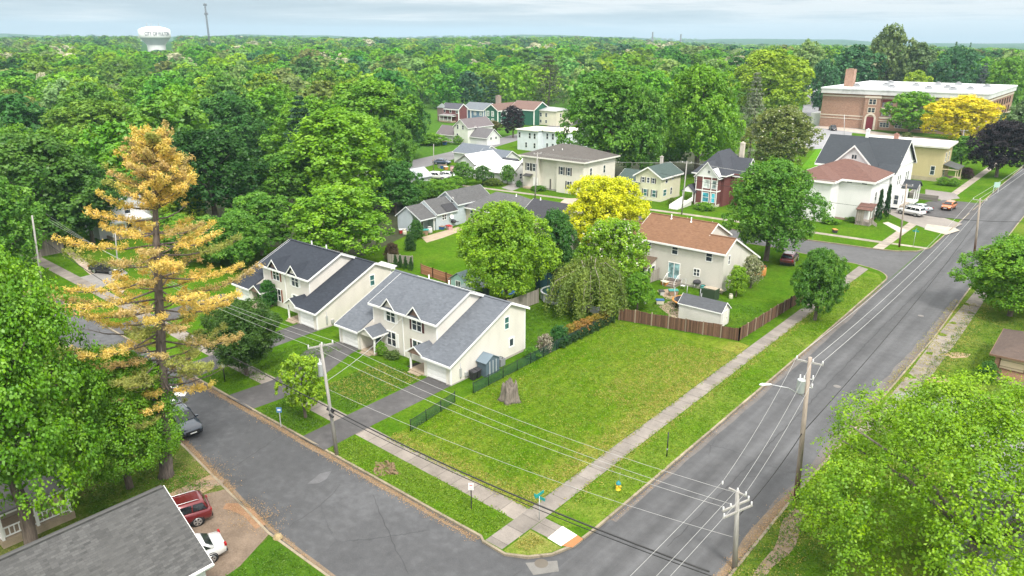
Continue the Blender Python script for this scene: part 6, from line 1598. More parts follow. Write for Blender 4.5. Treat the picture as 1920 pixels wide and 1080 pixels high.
root = thing('mesh_gate', 'black gate at the corner of the mesh fence and the stockade fence', 'gate', (-41.5, 67.5, 0))
mb = MB()
for z in (.15, .7, 1.2): mb.tube([(-42.4, 67.3, z), (-41.4, 67.6, z)], .03, 6)
for k in range(6): mb.tube([(-42.4 + k * .2, 67.3 + k * .06, .1), (-42.4 + k * .2, 67.3 + k * .06, 1.25)], .022, 6)
mb.build('bars', DARKM, root)
# sheds
root = thing('storage_shed', 'blue-gray resin shed with double doors beside the light gray duplex', 'shed', (-42.9, 47.6, 0))
SB_ = paint((.10, .14, .17), .55); w = MB(); w.prism([(-43.5, 46.75, 0), (-42.4, 46.75, 0), (-42.4, 46.75, 1.5), (-43.5, 46.75, 1.5)], (0, 1.9, 0)); w.prism([(-42.4, 46.75, 1.5), (-42.4, 48.65, 1.5), (-42.4, 47.7, 1.95)], (-1.1, 0, 0)); w.build('wall', SB_, root)
rf = MB(); gable_roof(rf, None, -43.5, -42.4, 46.75, 48.65, 1.5, 2.03, 'x', ov=.12, og=.1, th=.06); rf.build('roof', paint((.16, .21, .25), .5), root)
mb = MB()
for y in (47.25, 47.7, 48.15): mb.box(-42.39, -42.36, y - .03, y + .03, .05, 1.45)
mb.build('door_trim', paint((.6, .62, .62), .5), root)
for y in (47.48, 47.92): mb = MB(); mb.box(-42.4, -42.375, y - .2, y + .2, .06, 1.42); mb.build('door', SB_, root)
root = thing('trash_bin', 'pair of black wheeled bins beside the blue-gray shed', 'bin', (-43, 45.9, 0))
mb = MB(); 
for y in (45.6, 46.2): mb.hull8([(-43.25, y - .2, .05), (-42.8, y - .2, .05), (-42.8, y + .2, .05), (-43.25, y + .2, .05)], [(-43.32, y - .26, .85), (-42.7, y - .26, .85), (-42.7, y + .26, .85), (-43.32, y + .26, .85)])
mb.build('bin_body', DARKM, root)
mb = MB()
for y in (45.6, 46.2): mb.hull8([(-43.36, y - .28, .86), (-42.66, y - .28, .86), (-42.66, y + .28, .86), (-43.36, y + .28, .86)], [(-43.3, y - .24, .98), (-42.8, y - .24, .93), (-42.8, y + .24, .93), (-43.3, y + .24, .98)])
mb.build('lid', paint((.04, .04, .045), .5), root)
root = thing('air_conditioner', 'gray air conditioner unit behind the blue-gray shed', 'air conditioner', (-43, 49.7, 0))
mb = MB(); mb.box(-43.5, -42.8, 49.3, 50.0, .05, .8); mb.build('case', paint((.22, .23, .24), .5), root); mb = MB(); mb.lathe([(.3, .81), (.3, .84), (.24, .84), (.24, .81)], 16, (-43.15, 49.65)); mb.build('fan_ring', DARKM, root)
root = thing('white_shed', 'white shed with dark gray roof behind the stockade fence', 'shed', (-33.3, 73.5, 0))
w = MB(); gable_walls(w, -36.1, -31.0, 72.6, 74.8, 1.9, 2.7, 'x'); w.build('wall', siding((.66, .63, .60), .2), root); rf = MB(); tr = MB(); gable_roof(rf, tr, -36.1, -31.0, 72.6, 74.8, 1.9, 2.75, 'x', ov=.1, og=.12, th=.08, fascia=.12); rf.build('roof', shingle((.10, .105, .115), (.065, .07, .078)), root); tr.build('trim', WHITE, root); door(root, 'E', -31.0, 73.7, .05, .9, 1.7, OFFWHITE, lite=False)
root = thing('teal_playhouse', 'small pale turquoise garden shed with double window under the leafy yard tree', 'shed', (-61, 63, 0))
w = MB(); gable_walls(w, -62.6, -60.0, 62.6, 65.2, 1.9, 2.7, 'y'); w.build('wall', siding((.42, .62, .60), .15), root); rf = MB(); gable_roof(rf, None, -62.6, -60.0, 62.6, 65.2, 1.9, 2.8, 'y', ov=.2, og=.2, th=.07); rf.build('roof', shingle((.25, .33, .34)), root); window(root, 'S', 62.6, -61.3, 1.3, .7, .7, n=2, sash=False)
root = thing('dark_shed', 'dark green lean-to shed full of garden tools behind the duplex', 'shed', (-57.5, 62, 0))
w = MB(); w.prism([(-59.4, 61.2, 0), (-59.4, 63.4, 0), (-59.4, 63.4, 2.1), (-59.4, 61.2, 1.6)], (2.6, 0, 0)); w.build('wall', boards((.09, .12, .10)), root); rf = MB(); slab(rf, [(-59.6, 61.0, 1.75), (-56.6, 61.0, 1.75), (-56.6, 63.6, 2.3), (-59.6, 63.6, 2.3)], .08); rf.build('roof', metal_roof((.24, .29, .29)), root); 
mb = MB()
for k in range(6): mb.tube([(-58.9 + k * .4, 61.12, .1), (-58.8 + k * .38, 61.05, 1.3)], .025, 6)
mb.build('tool_handle', boards((.4, .33, .25)), root)
root = thing('blue_pool', 'small bright blue wading pool on the grass behind the duplex', 'wading pool', (*G(953, 553), 0)); cx, cy = G(953, 553)
mb = MB(); mb.lathe([(.75, 0), (.85, .35), (.92, .37), (.8, .3), (.7, .12), (0, .12)], 20, (cx, cy)); mb.build('basin', paint((.03, .22, .62), .4), root)
root = thing('swimming_pool', 'above-ground pool with dark green cover and white rim', 'pool', (-49.8, 68.6, 0))
mb = MB(); mb.lathe([(1.95, 0), (1.95, 1.05)], 28, (-50.5, 68.9)); mb.build('pool_wall', paint((.42, .45, .48), .5), root)
mb = MB(); mb.lathe([(1.93, 1.05), (2.15, 1.05), (2.15, 1.14), (1.93, 1.14)], 28, (-50.5, 68.9)); 
for k in range(10): 
    a = k * .628; mb.box(-50.5 + 2.0 * math.cos(a) - .06, -50.5 + 2.0 * math.cos(a) + .06, 68.9 + 2.0 * math.sin(a) - .06, 68.9 + 2.0 * math.sin(a) + .06, 0, 1.06)
mb.build('pool_rim', VIN, root)
mb = MB(); mb.lathe([(0, 1.02), (1.93, 1.06)], 28, (-50.5, 68.9)); mb.build('pool_cover', paint((.012, .07, .06), .5), root)
# white basement hatch behind the dark duplex
root = thing('lean_to', 'small pale lean-to with open dark side behind the dark roofed duplex', 'shed', (-70, 58.5, 0))
w = MB(); w.box(-71.5, -69.0, 57.5, 59.0, 0, 2.3); w.build('wall', siding((.5, .5, .48)), root); rf = MB(); slab(rf, [(-71.9, 57.2, 2.5), (-68.8, 57.2, 2.5), (-68.8, 59.3, 3.0), (-71.9, 59.3, 3.0)], .1); rf.build('roof', metal_roof((.5, .5, .5)), root)
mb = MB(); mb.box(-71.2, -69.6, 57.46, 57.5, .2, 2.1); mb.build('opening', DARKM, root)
# backyard of the brown duplex
root = thing('trampoline', 'round black trampoline with orange rim behind the white shed', 'trampoline', (*G(1290, 572), 0)); cx, cy = G(1288, 574)
mb = MB(); mb.lathe([(0, .75), (1.6, .78)], 28, (cx, cy)); mb.build('jumping_mat', paint((.018, .02, .028), .7), root)
mb = MB(); mb.lathe([(1.6, .74), (1.85, .74), (1.85, .82), (1.6, .82)], 28, (cx, cy)); mb.build('rim_pad', paint((.5, .24, .06), .6), root)
mb = MB()
for k in range(6): a = k * 1.047; mb.tube([(cx + 1.75 * math.cos(a), cy + 1.75 * math.sin(a), 0), (cx + 1.75 * math.cos(a), cy + 1.75 * math.sin(a), 2.0)], .035, 6)
mb.build('leg', STEEL, root)
root = thing('dark_tarp', 'dark green folded screen standing behind the trampoline', 'screen', (*G(1325, 562), 0)); cx, cy = G(1325, 562)
mb = MB(); mb.box(cx - 1.0, cx + .9, cy - .05, cy + .05, 0, 1.35); mb.box(cx + .9, cx + 1.0, cy - .05, cy + 1.3, 0, 1.35); mb.build('screen_panel', paint((.035, .06, .03), .8), root)
root = thing('picnic_table', 'pale wooden picnic table by the back wall of the brown roofed duplex', 'table', (*G(1338, 552), 0)); cx, cy = G(1336, 552)
PT = boards((.52, .44, .34), 'z', .2, .15)
mb = MB(); 
for k in range(4): mb.box(cx - 1.1, cx + 1.1, cy - .45 + k * .23, cy - .26 + k * .23, .78, .83)
mb.build('tabletop', PT, root)
for s in (-1, 1): mb = MB(); mb.box(cx - 1.1, cx + 1.1, cy + s * .85 - .14, cy + s * .85 + .14, .44, .49); mb.build('bench', PT, root)
for s in (-1, 1): mb = MB(); mb.prism([(cx + s * .85 - .04, cy - .9, 0), (cx + s * .85 - .04, cy - .78, 0), (cx + s * .85 - .04, cy - .2, .78), (cx + s * .85 - .04, cy - .32, .78)], (.08, 0, 0)); mb.prism([(cx + s * .85 - .04, cy + .78, 0), (cx + s * .85 - .04, cy + .9, 0), (cx + s * .85 - .04, cy + .32, .78), (cx + s * .85 - .04, cy + .2, .78)], (.08, 0, 0)); mb.box(cx + s * .85 - .03, cx + s * .85 + .03, cy - .95, cy + .95, .38, .44); mb.build('leg', PT, root)
root = thing('patio_stairs', 'gray back stairs with white rail below the glass door of the brown roofed duplex', 'stairs', (*G(1265, 540), 0)); cx, cy = -42.4, 82.8
mb = MB()
for k in range(4): mb.box(cx - .8, cx + .8, cy - k * .3, cy + .9 - k * .3 if k == 0 else cy - k * .3 + .3, 0, .7 - k * .17)
mb.build('step', boards((.26, .22, .19), 'z'), root)
mb = MB()
for s in (-.8, .8): mb.tube([(cx + s, cy + .7, 1.5), (cx + s, cy, 1.5), (cx + s, cy - 1.0, .8)], .035, 6); mb.tube([(cx + s, cy, .6), (cx + s, cy, 1.5)], .035, 6); mb.tube([(cx + s, cy - 1, 0), (cx + s, cy - 1, .8)], .035, 6)
mb.build('handrail', WHITE, root)
root = thing('folding_frame', 'white folding chair frame leaning at the patio of the brown roofed duplex', 'chair', (-40.6, 82.4, 0)); mb = MB()
for x in (-40.9, -40.3): mb.tube([(x, 82.1, 0), (x, 82.6, 1.3)], .025, 6); mb.tube([(x, 82.9, 0), (x, 82.2, .7)], .025, 6)
mb.tube([(-40.9, 82.6, 1.3), (-40.3, 82.6, 1.3)], .025, 6); mb.build('frame', STEEL, root); mb = MB(); mb.box(-40.88, -40.32, 82.2, 82.6, .42, .46); mb.build('seat', WHITE, root)
clut = [((.35, .02, .02), 'red'), ((.03, .10, .25), 'blue'), ((.55, .54, .52), 'pale gray'), ((.30, .20, .13), 'brown'), ((.05, .05, .055), 'black'), ((.05, .25, .22), 'teal'), ((.5, .22, .06), 'orange'), ((.55, .35, .36), 'pink'), ((.6, .58, .45), 'cream')]
def clutter(kind, ci, pos, s, label, shape=0, seed=0):
    rng = random.Random(seed); x, y = pos; c, _ = clut[ci]; m = paint(c, .6, .15)
    root = thing(kind, label, kind.replace('_', ' '), (x, y, 0), rng.uniform(0, 3), None, local=True)
    if shape == 0:     # lidded tote
        mb = MB(); mb.hull8([(-s * .8, -s * .5, 0), (s * .8, -s * .5, 0), (s * .8, s * .5, 0), (-s * .8, s * .5, 0)], [(-s * .95, -s * .62, s), (s * .95, -s * .62, s), (s * .95, s * .62, s), (-s * .95, s * .62, s)]); mb.build('tub', m, root)
        mb = MB(); mb.box(-s, s, -s * .67, s * .67, s + .005, s + .08); mb.build('lid', paint(clut[(ci + 2) % 9][0], .6), root)
    elif shape == 1:   # barrel
        mb = MB(); mb.lathe([(0, 0), (s * .55, 0), (s * .6, s * .3), (s * .62, s * .8), (s * .58, s * 1.5), (s * .5, s * 1.5), (s * .5, s * 1.3), (0, s * 1.3)], 16); mb.build('drum', m, root)
        mb = MB(); mb.lathe([(s * .62, s * 1.48), (s * .66, s * 1.52), (s * .62, s * 1.58), (s * .5, s * 1.56)], 16); mb.build('rim', DARKM, root)
    else:              # grill / garden seat
        mb = MB(); mb.loft([[(s * .8 * w * math.cos(a), s * .45 * w * math.sin(a), z) for a in [k * .524 for k in range(12)]] for w, z in ((.7, .6), (1, .75), (1, .9), (.8, 1.1), (.3, 1.2))]); mb.build('hood', m, root)
        for q in ((-1, -1), (1, -1), (1, 1), (-1, 1)): mb = MB(); mb.tube([(q[0] * s * .6, q[1] * s * .3, 0), (q[0] * s * .45, q[1] * s * .25, .62)], .03, 6); mb.build('leg', STEEL, root)
        mb = MB(); mb.box(s * .8, s * 1.4, -s * .3, s * .3, .78, .82); mb.build('side_shelf', DARKM, root)
C = clutter
C('water_barrel', 4, G(1236, 522), .75, 'black barrel beside the sunroom of the brown roofed duplex', 1, 1)
C('storage_tub', 6, G(1246, 535), .5, 'orange tub at the patio of the brown roofed duplex', 0, 2)
C('storage_tub', 3, G(1262, 553), .6, 'brown tub with pale lid left of the trampoline', 0, 3)
C('barbecue_grill', 4, G(1306, 541), .7, 'black barbecue beside the back stairs of the brown roofed duplex', 2, 4)
C('garden_barrel', 5, G(1317, 547), .55, 'teal barrel between trampoline and picnic table', 1, 5)
C('storage_tub', 2, G(1240, 552), .45, 'gray tub on the grass left of the trampoline', 0, 6)
C('garden_planter', 2, G(1208, 570), .35, 'gray planter standing alone on the backyard grass', 1, 7)
C('storage_tub', 8, G(1237, 570), .5, 'cream tub on the earth by the stockade fence', 0, 8)
C('barbecue_grill', 4, G(1182, 557), .8, 'black barbecue with white shelf right of the weeping tree', 2, 9)
C('garden_planter', 6, G(1428, 517), .9, 'orange planter on the lawn by the maroon car', 1, 10)
C('storage_tub', 4, G(1412, 525), .8, 'black tub on the lawn at the end of the brown roofed duplex', 0, 11)
C('garden_planter', 8, G(1370, 560), .4, 'cream garden planter on the grass beyond the picnic table', 1, 12)
C('storage_tub', 3, G(795, 440), .8, 'brown crate heap end in front of the stepped blue house', 0, 13)
C('storage_tub', 1, G(828, 430), .5, 'blue tub on the patio of the stepped blue house', 0, 14)
C('storage_tub', 7, G(842, 430), .6, 'pink tub on the patio of the stepped blue house', 0, 15)
C('storage_tub', 0, G(755, 437), .6, 'dark red tub at the left corner of the stepped blue house', 0, 16)
C('water_barrel', 2, G(806, 437), .7, 'gray barrel before the porch of the stepped blue house', 1, 17)
C('barbecue_grill', 4, G(850, 424), .7, 'black barbecue at the wall corner of the stepped blue house', 2, 18)
C('water_barrel', 8, G(759, 440), .55, 'cream barrel at the left corner of the stepped blue house', 1, 19)
C('storage_tub', 6, G(836, 318), .7, 'orange tub in the clearing yard clutter', 0, 20)
C('storage_tub', 1, G(832, 316), .8, 'blue tub in the clearing yard clutter', 0, 21)
C('storage_tub', 2, G(826, 315), .8, 'pale gray tub in the clearing yard clutter', 0, 22)
C('water_barrel', 7, G(848, 322), .9, 'pink barrel by the bushes of the clearing', 1, 23)
C('storage_tub', 1, G(834, 271), .9, 'blue tub by the lean-to wing of the tall narrow house', 0, 24)
C('storage_tub', 1, G(981, 325), 1.1, 'bright blue covered tub left of the cream hip roofed house', 0, 25)
C('storage_tub', 4, G(1565, 436), .5, 'black box on the grass before the brown hip roofed house', 0, 26)
# paved strips: patio of the blue house, sand pit by the trampoline
sheet('patio', gp((790, 445), (860, 425), (868, 432), (830, 446), (800, 455)), .0052, STONE)
sheet('bare_earth', gp((1235, 575), (1262, 560), (1290, 585), (1284, 598), (1262, 597)), .0052, dirt((.25, .18, .13), (.38, .30, .22)))
sheet('bare_earth', gp((1232, 545), (1262, 540), (1275, 560), (1250, 562)), .0056, dirt((.25, .18, .13), (.38, .30, .22)))
sheet('mulch_bed', [(-50.0, 44.9), (-47.6, 44.9), (-47.6, 43.9), (-50.0, 43.6)], .0095, paint((.03, .028, .028), .9, .4, scale=8))
# water tower, mast
def far_at(px, r, z=0):
    d = ray(px, 78); k = r / math.hypot(d[0], d[1]); return (d[0] * k, d[1] * k)
def z_at(px, py, r):
    d = ray(px, py); return CAMZ + d[2] * r / math.hypot(d[0], d[1])
rT = 1050.0; tx, ty = far_at(292, rT); u = rT / FPX * 1.2
zt = lambda py: z_at(292, py, rT)
root = thing('water_tower', 'white water tower with dark lettering rising above the wood', 'water tower', (tx, ty, 0))
rad = (319.5 - 265) / 2 * math.hypot(tx, ty) / math.hypot(FPX, 668) * .97
mb = MB(); z0, z1, z2, z3 = zt(49), zt(54.5), zt(71), zt(82)
prof = [(0, z0), (rad * .35, z0 - (z0 - z1) * .12), (rad * .7, z0 - (z0 - z1) * .5), (rad * .93, z1), (rad, z1 - .12 * (z1 - z2)), (rad, z2 + .1 * (z1 - z2)), (rad * .96, z2)]
mb.lathe(prof, 40, (tx, ty)); mb.build('tank', paint((.82, .82, .81), .4, .04), root)
mb = MB(); mb.lathe([(rad * .96, z2), (rad * .62, z3), (rad * .62, z3 - .8)], 40, (tx, ty)); mb.build('tank_cone', paint((.55, .57, .58), .5, .04), root)
mb = MB(); mb.lathe([(rad * .58, z3 - .8), (rad * .58, terrain(tx, ty) - 1)], 32, (tx, ty)); mb.build('column', paint((.68, .69, .67), .5, .04), root)
mb = MB()
for dx in (-.3, -.1, .25): mb.tube([(tx + dx * rad, ty + dx * rad, z0 - 1), (tx + dx * rad, ty + dx * rad, z0 + 3.5)], .25, 5)
mb.build('antenna', STEEL, root)
# lettering wrapped round the tank
fc = bpy.data.curves.new('lettering', 'FONT'); fc.body = 'CITY OF FULTON'; fc.size = 1; fc.extrude = .02; fc.offset = .022; fc.align_x = 'CENTER'
fo = bpy.data.objects.new('lettering_tmp', fc); col.objects.link(fo)
bpy.context.view_layer.update()
me = bpy.data.meshes.new_from_object(fo.evaluated_get(bpy.context.evaluated_depsgraph_get()))
bpy.data.objects.remove(fo)
xs = [v.co.x for v in me.vertices]; wid = max(xs) - min(xs)
lh = (z1 - z2) * .42; arcw = rad * 1.72
ac = math.atan2(-ty, -tx) + .22    # faces the camera, slid to the right
for v in me.vertices:
    s = v.co.x / wid * arcw; a = ac + s / rad; rr = rad + .06 + v.co.z * 2
    zz = z2 + (z1 - z2) * .26 + v.co.y * lh / .72
    v.co = Vector((rr * math.cos(a), rr * math.sin(a), zz - 0))
lo = bpy.data.objects.new('lettering', me); col.objects.link(lo); me.materials.append(paint((.05, .06, .09), .6)); lo.parent = root
rM = 1020.0; mx, my = far_at(393, rM); zm = lambda py: z_at(393, py, rM)
root = thing('radio_mast', 'slender gray radio mast with antennas right of the water tower', 'mast', (mx, my, 0))
mb = MB(); zb = terrain(mx, my); ztop = zm(6)
for k in range(3):
    a = k * 2.094; mb.tube([(mx + 1.1 * math.cos(a), my + 1.1 * math.sin(a), zb), (mx + .7 * math.cos(a), my + .7 * math.sin(a), ztop - 4)], .42, 5)
n = 26
for i in range(n):
    f0, f1 = i / n, (i + 1) / n
    for k in range(3):
        a0 = k * 2.094; a1 = (k + 1) * 2.094; q0 = 1.1 - .6 * f0; q1 = 1.1 - .6 * f1
        mb.tube([(mx + q0 * math.cos(a0), my + q0 * math.sin(a0), zb + (ztop - 4 - zb) * f0), (mx + q1 * math.cos(a1), my + q1 * math.sin(a1), zb + (ztop - 4 - zb) * f1)], .16, 4)
mb.build('lattice', paint((.13, .14, .15), .5), root)
mb = MB(); mb.tube([(mx, my, ztop - 5), (mx, my, ztop)], .4, 6)
for zz in (zm(26), zm(9)): 
    for k in range(6): a = k * 1.047; mb.tube([(mx + 1.7 * math.cos(a), my + 1.7 * math.sin(a), zz - 1.3), (mx + 1.7 * math.cos(a), my + 1.7 * math.sin(a), zz + 1.3)], .35, 5); mb.tube([(mx, my, zz), (mx + 1.7 * math.cos(a), my + 1.7 * math.sin(a), zz)], .12, 4)
mb.build('antenna', paint((.15, .16, .17), .5), root)
for px, py, lb in ((1223, 60, 'tiny dark smokestack on the horizon right of centre'), (1276, 64, 'tiny gray lattice stack on the horizon near the dark trees')):
    rr = 1600; x, y = far_at(px, rr); o = MB(); zt_ = z_at(px, py, rr); o.lathe([(2.0, terrain(x, y)), (1.4, zt_ - 1), (1.6, zt_), (0, zt_)], 12, (x, y)); tag(o.build('smokestack', paint((.25, .26, .28), .7)), lb, 'smokestack')
# ---------------------------------------------------------------- vegetation
def unit(v): return v / np.maximum(np.linalg.norm(v, axis=-1, keepdims=True), 1e-9)
def leaf_quads(P, N, size, rs, aspect=.75, droop=0):
    """leaf-sized faces at points P with facing N"""
    n = len(P); t = unit(np.cross(N, unit(rs.normal(size=(n, 3))))); b = np.cross(N, t)
    s = (size * rs.uniform(.65, 1.35, n))[:, None]
    a = P - t * s * .5; c = P + t * s * .5
    k = N * s * .12
    return np.stack([a, P - b * s * .5 * aspect - k, c, P + b * s * .5 * aspect - k], 1)
def mesh_from_quads(name, Q, tint, mat, colr=None):
    n = len(Q); me = bpy.data.meshes.new(name)
    me.vertices.add(n * 4); me.loops.add(n * 4); me.polygons.add(n)
    me.vertices.foreach_set('co', Q.reshape(-1).astype(np.float32))
    me.loops.foreach_set('vertex_index', np.arange(n * 4, dtype=np.int32))
    me.polygons.foreach_set('loop_start', np.arange(0, n * 4, 4, dtype=np.int32))
    try: me.polygons.foreach_set('loop_total', np.full(n, 4, dtype=np.int32))
    except Exception: pass
    a = me.attributes.new('tint', 'FLOAT', 'FACE'); a.data.foreach_set('value', tint.astype(np.float32))
    if colr is not None:
        a = me.attributes.new('leafcol', 'FLOAT_COLOR', 'FACE'); a.data.foreach_set('color', colr.astype(np.float32).reshape(-1))
    me.materials.append(mat); me.update(); me.validate()
    return me
def sph(rs, n): return unit(rs.normal(size=(n, 3)))
def crown(seed, lobes, clumps, leaves, leaf, R0=5, z0=2.2, z1=12, shape='round', lobe_r=.31, clump_r=.115, fill=.10, spread=1.0, up=.34, jit=.36):
    """quads + tint of a broad-leaved crown: lobes on an uneven envelope, leaf clumps on the lobes"""
    rs = np.random.RandomState(seed)
    H = z1 - z0
    if shape == 'round': prof = lambda t: np.sin(np.pi * np.clip(t, 0, 1) ** .72) ** .55
    elif shape == 'oval': prof = lambda t: np.sin(np.pi * np.clip(t, 0, 1) ** .8) ** .7
    elif shape == 'spread': prof = lambda t: np.sin(np.pi * np.clip(t, 0, 1) ** 1.1) ** .5
    elif shape == 'cone': prof = lambda t: np.clip(1.08 - t, 0, 1) ** .8
    # lobes
    i = np.arange(lobes); t = (i + .5 + rs.uniform(-.3, .3, lobes)) / lobes; t = .06 + .86 * t ** .85
    ang = i * 2.39996 + rs.uniform(-.4, .4, lobes) + seed
    lr = R0 * lobe_r * rs.uniform(.72, 1.22, lobes) * (.65 + .5 * prof(t))
    rr = np.maximum(0, R0 * prof(t) * rs.uniform(.72, 1.1, lobes) - lr * .8) * spread
    C = np.stack([rr * np.cos(ang), rr * np.sin(ang), z0 + H * t], 1)
    C[-1] = (rs.uniform(-.5, .5), rs.uniform(-.5, .5), z1 - lr[-1] * .9)
    C[:, 2] = np.minimum(C[:, 2], z1 - lr * .75)
    # clumps on the lobes, mostly on the outer and upper side
    D = sph(rs, lobes * clumps * 2).reshape(lobes, clumps * 2, 3)
    out = C - np.array([0, 0, z0 + H * .38]); out = unit(out)
    sc = (D * out[:, None, :]).sum(-1) + .75 * D[..., 2] + rs.uniform(-.5, .5, D.shape[:2])
    idx = np.argsort(-sc, 1)[:, :clumps]
    D = np.take_along_axis(D, idx[..., None], 1)
    CC = C[:, None] + D * (lr[:, None, None] * rs.uniform(.72, 1.04, (lobes, clumps, 1))) * np.array([1, 1, .82])
    cr = R0 * clump_r * rs.uniform(.6, 1.4, (lobes, clumps))
    ctint = np.clip(rs.normal(.5, .24, (lobes, clumps)) + rs.normal(0, .13, (lobes, 1)), 0, 1)
    L = sph(rs, lobes * clumps * leaves).reshape(lobes, clumps, leaves, 3)
    Ld = unit(L + D[:, :, None] * .75 + np.array([0, 0, up * .6]))
    P = CC[:, :, None] + Ld * cr[..., None, None] * (rs.uniform(.35, 1.05, (lobes, clumps, leaves, 1)))
    N = unit(Ld * .75 + np.array([0, 0, up]) + rs.normal(0, jit, P.shape))
    T = np.broadcast_to(ctint[..., None], P.shape[:3])
    P = P.reshape(-1, 3); N = N.reshape(-1, 3); T = T.reshape(-1)
    Q = leaf_quads(P, N, leaf, rs)
    # sparse inner foliage
    m = int(len(P) * fill)
    if m:
        t = rs.uniform(.08, .85, m); a = rs.uniform(0, 6.283, m); r = R0 * prof(t) * .72 * np.sqrt(rs.uniform(0, 1, m))
        P2 = np.stack([r * np.cos(a), r * np.sin(a), z0 + H * t], 1); Q2 = leaf_quads(P2, sph(rs, m), leaf * 1.7, rs)
        Q = np.concatenate([Q, Q2]); T = np.concatenate([T, rs.uniform(.2, .6, m)])
    return Q, T
def conifer(seed, nwhorl, nb, leaves, leaf, R0=3.2, z0=1.2, z1=12, droop=.28, gap=.0, power=.85):
    """tiers of drooping branches with needle sprays"""
    rs = np.random.RandomState(seed); Qs = []; Ts = []
    for i in range(nwhorl):
        t = (i + rs.uniform(0, .6)) / nwhorl; z = z0 + (z1 - z0) * t
        ln = R0 * (1.02 - t) ** power
        for k in range(nb):
            if rs.uniform() < gap: continue
            a = k * 6.283 / nb + rs.uniform(-.4, .4) + i * 1.1; l = ln * rs.uniform(.72, 1.15) + .15
            u = rs.uniform(.15, 1, leaves) ** .7; w = rs.normal(0, .16, leaves) * l * (1.15 - u * .6)
            x = u * l; zz = z - droop * l * u + .12 * l * u * u + rs.normal(0, .05 * l + .04, leaves)
            P = np.stack([x * math.cos(a) - w * math.sin(a), x * math.sin(a) + w * math.cos(a), zz - np.abs(w) * .3], 1)
            N = unit(np.array([math.cos(a) * .4, math.sin(a) * .4, .9]) + rs.normal(0, .35, (leaves, 3)))
            Qs.append(leaf_quads(P, N, leaf, rs, .5)); Ts.append(np.full(leaves, np.clip(rs.normal(.5, .22), 0, 1)))
    return np.concatenate(Qs), np.concatenate(Ts)
def trunk_mesh(name, seed, H=12, r=.32, fork=.3, nl=5, mat=None, spread=3.0, top=.8):
    rng = random.Random(seed); mb = MB()
    zf = H * fork
    mb.tube([(0, 0, -.2), (0, 0, .15), (rng.uniform(-.1, .1), rng.uniform(-.1, .1), zf * .6), (rng.uniform(-.2, .2), rng.uniform(-.2, .2), zf), (rng.uniform(-.4, .4), rng.uniform(-.4, .4), H * top * .8), (rng.uniform(-.5, .5), rng.uniform(-.5, .5), H * top)], [r * 1.5, r * 1.05, r * .9, r * .8, r * .38, r * .1], 9)
    for k in range(nl):
        a = k * 2.4 + rng.uniform(-.3, .3); z = zf * rng.uniform(.85, 1.9); q = spread * rng.uniform(.7, 1.05); h = min(H * .88, z + q * rng.uniform(.8, 1.3))
        mb.tube([(0, 0, z), (q * .35 * math.cos(a), q * .35 * math.sin(a), z + (h - z) * .45), (q * math.cos(a), q * math.sin(a), h)], [r * .45, r * .3, r * .07], 6)
        for j in range(2):
            b = a + rng.uniform(-.9, .9); mb.tube([(q * .5 * math.cos(a), q * .5 * math.sin(a), z + (h - z) * .58), (q * .95 * math.cos(b), q * .95 * math.sin(b), h * rng.uniform(.8, 1.0))], [r * .2, r * .05], 5)
    o = mb.build(name, mat or bark()); me = o.data; bpy.data.objects.remove(o); me.name = name
    return me
BARK = bark(); BARKG = bark((.24, .215, .19))
PROTO = {}
def proto(kind, lod, var):
    key = (kind, lod, var)
    if key in PROTO: return PROTO[key]
    s = 17 * var + 3 + {'round': 0, 'oval': 100, 'spread': 200, 'cone': 300, 'spruce': 400, 'pine': 500, 'blossom': 600}.get(kind, 700)
    n = {'near': (44, 38, 40, .16), 'hero': (38, 28, 34, .23), 'A': (32, 20, 28, .29), 'B': (26, 13, 18, .43), 'C': (20, 8, 12, .70)}[lod]
    mat = LEAF
    if kind in ('spruce', 'pine'):
        w, nb, lv, lf = {'hero': (26, 9, 60, .2), 'A': (22, 9, 40, .26), 'B': (18, 8, 26, .4), 'C': (14, 7, 14, .62)}[lod]
        Q, T = conifer(s, w, nb, lv, lf) if kind == 'spruce' else conifer(s, int(w * .7), nb - 1, int(lv * 1.5), lf, 4.4, 2.0, 12, .05, .12, .6)
        mat = NEEDLE
    else:
        sh = kind if kind in ('round', 'oval', 'spread', 'cone') else 'round'
        Q, T = crown(s, *n, shape=sh, R0=5 if sh != 'cone' else 4.5, jit=.26 if lod == 'C' else .36)
        if kind == 'blossom': mat = LEAF_BLOSSOM
        if kind == 'sprinkled': mat = LEAF_SPRINKLED
    PROTO[key] = mesh_from_quads(f'{kind}_crown', Q, T, mat)
    return PROTO[key]
TRUNKS = [trunk_mesh('trunk', k, 12, .30, .28 + .03 * k, 6) for k in range(3)]
TRUNK_CONE = trunk_mesh('trunk', 9, 12, .22, .3, 0, top=.97)
def plant_tree(name, label, x, y, h, rad, kind, colour, lod, var=0, rz=None, cat='tree', group=None, z=None, trunk=True, lift=0):
    """a tree with its trunk and crown as parts (proportioned from a 12 m pattern)"""
    z = terrain(x, y) + .1 if z is None else z
    rz = random.Random(int(x * 13 + y * 7)).uniform(0, 6.28) if rz is None else rz
    root = thing(name, label, cat, (x, y, z), rz, group, local=True)
    sx = rad / {'spruce': 3.3, 'pine': 4.4, 'cone': 4.5}.get(kind, 5.25); sz = h / 12.2
    c = bpy.data.objects.new('crown', proto(kind, lod, var)); col.objects.link(c); c.parent = root; c.location.z = lift; c.scale = (sx, sx, sz * (h - lift) / h); c.color = (*colour, 1)
    if trunk:
        t = bpy.data.objects.new('trunk', TRUNK_CONE if kind in ('spruce', 'pine', 'cone') else TRUNKS[var % 3]); col.objects.link(t); t.parent = root; t.scale = ((sx + sz) / 2, (sx + sz) / 2, sz)
    return root
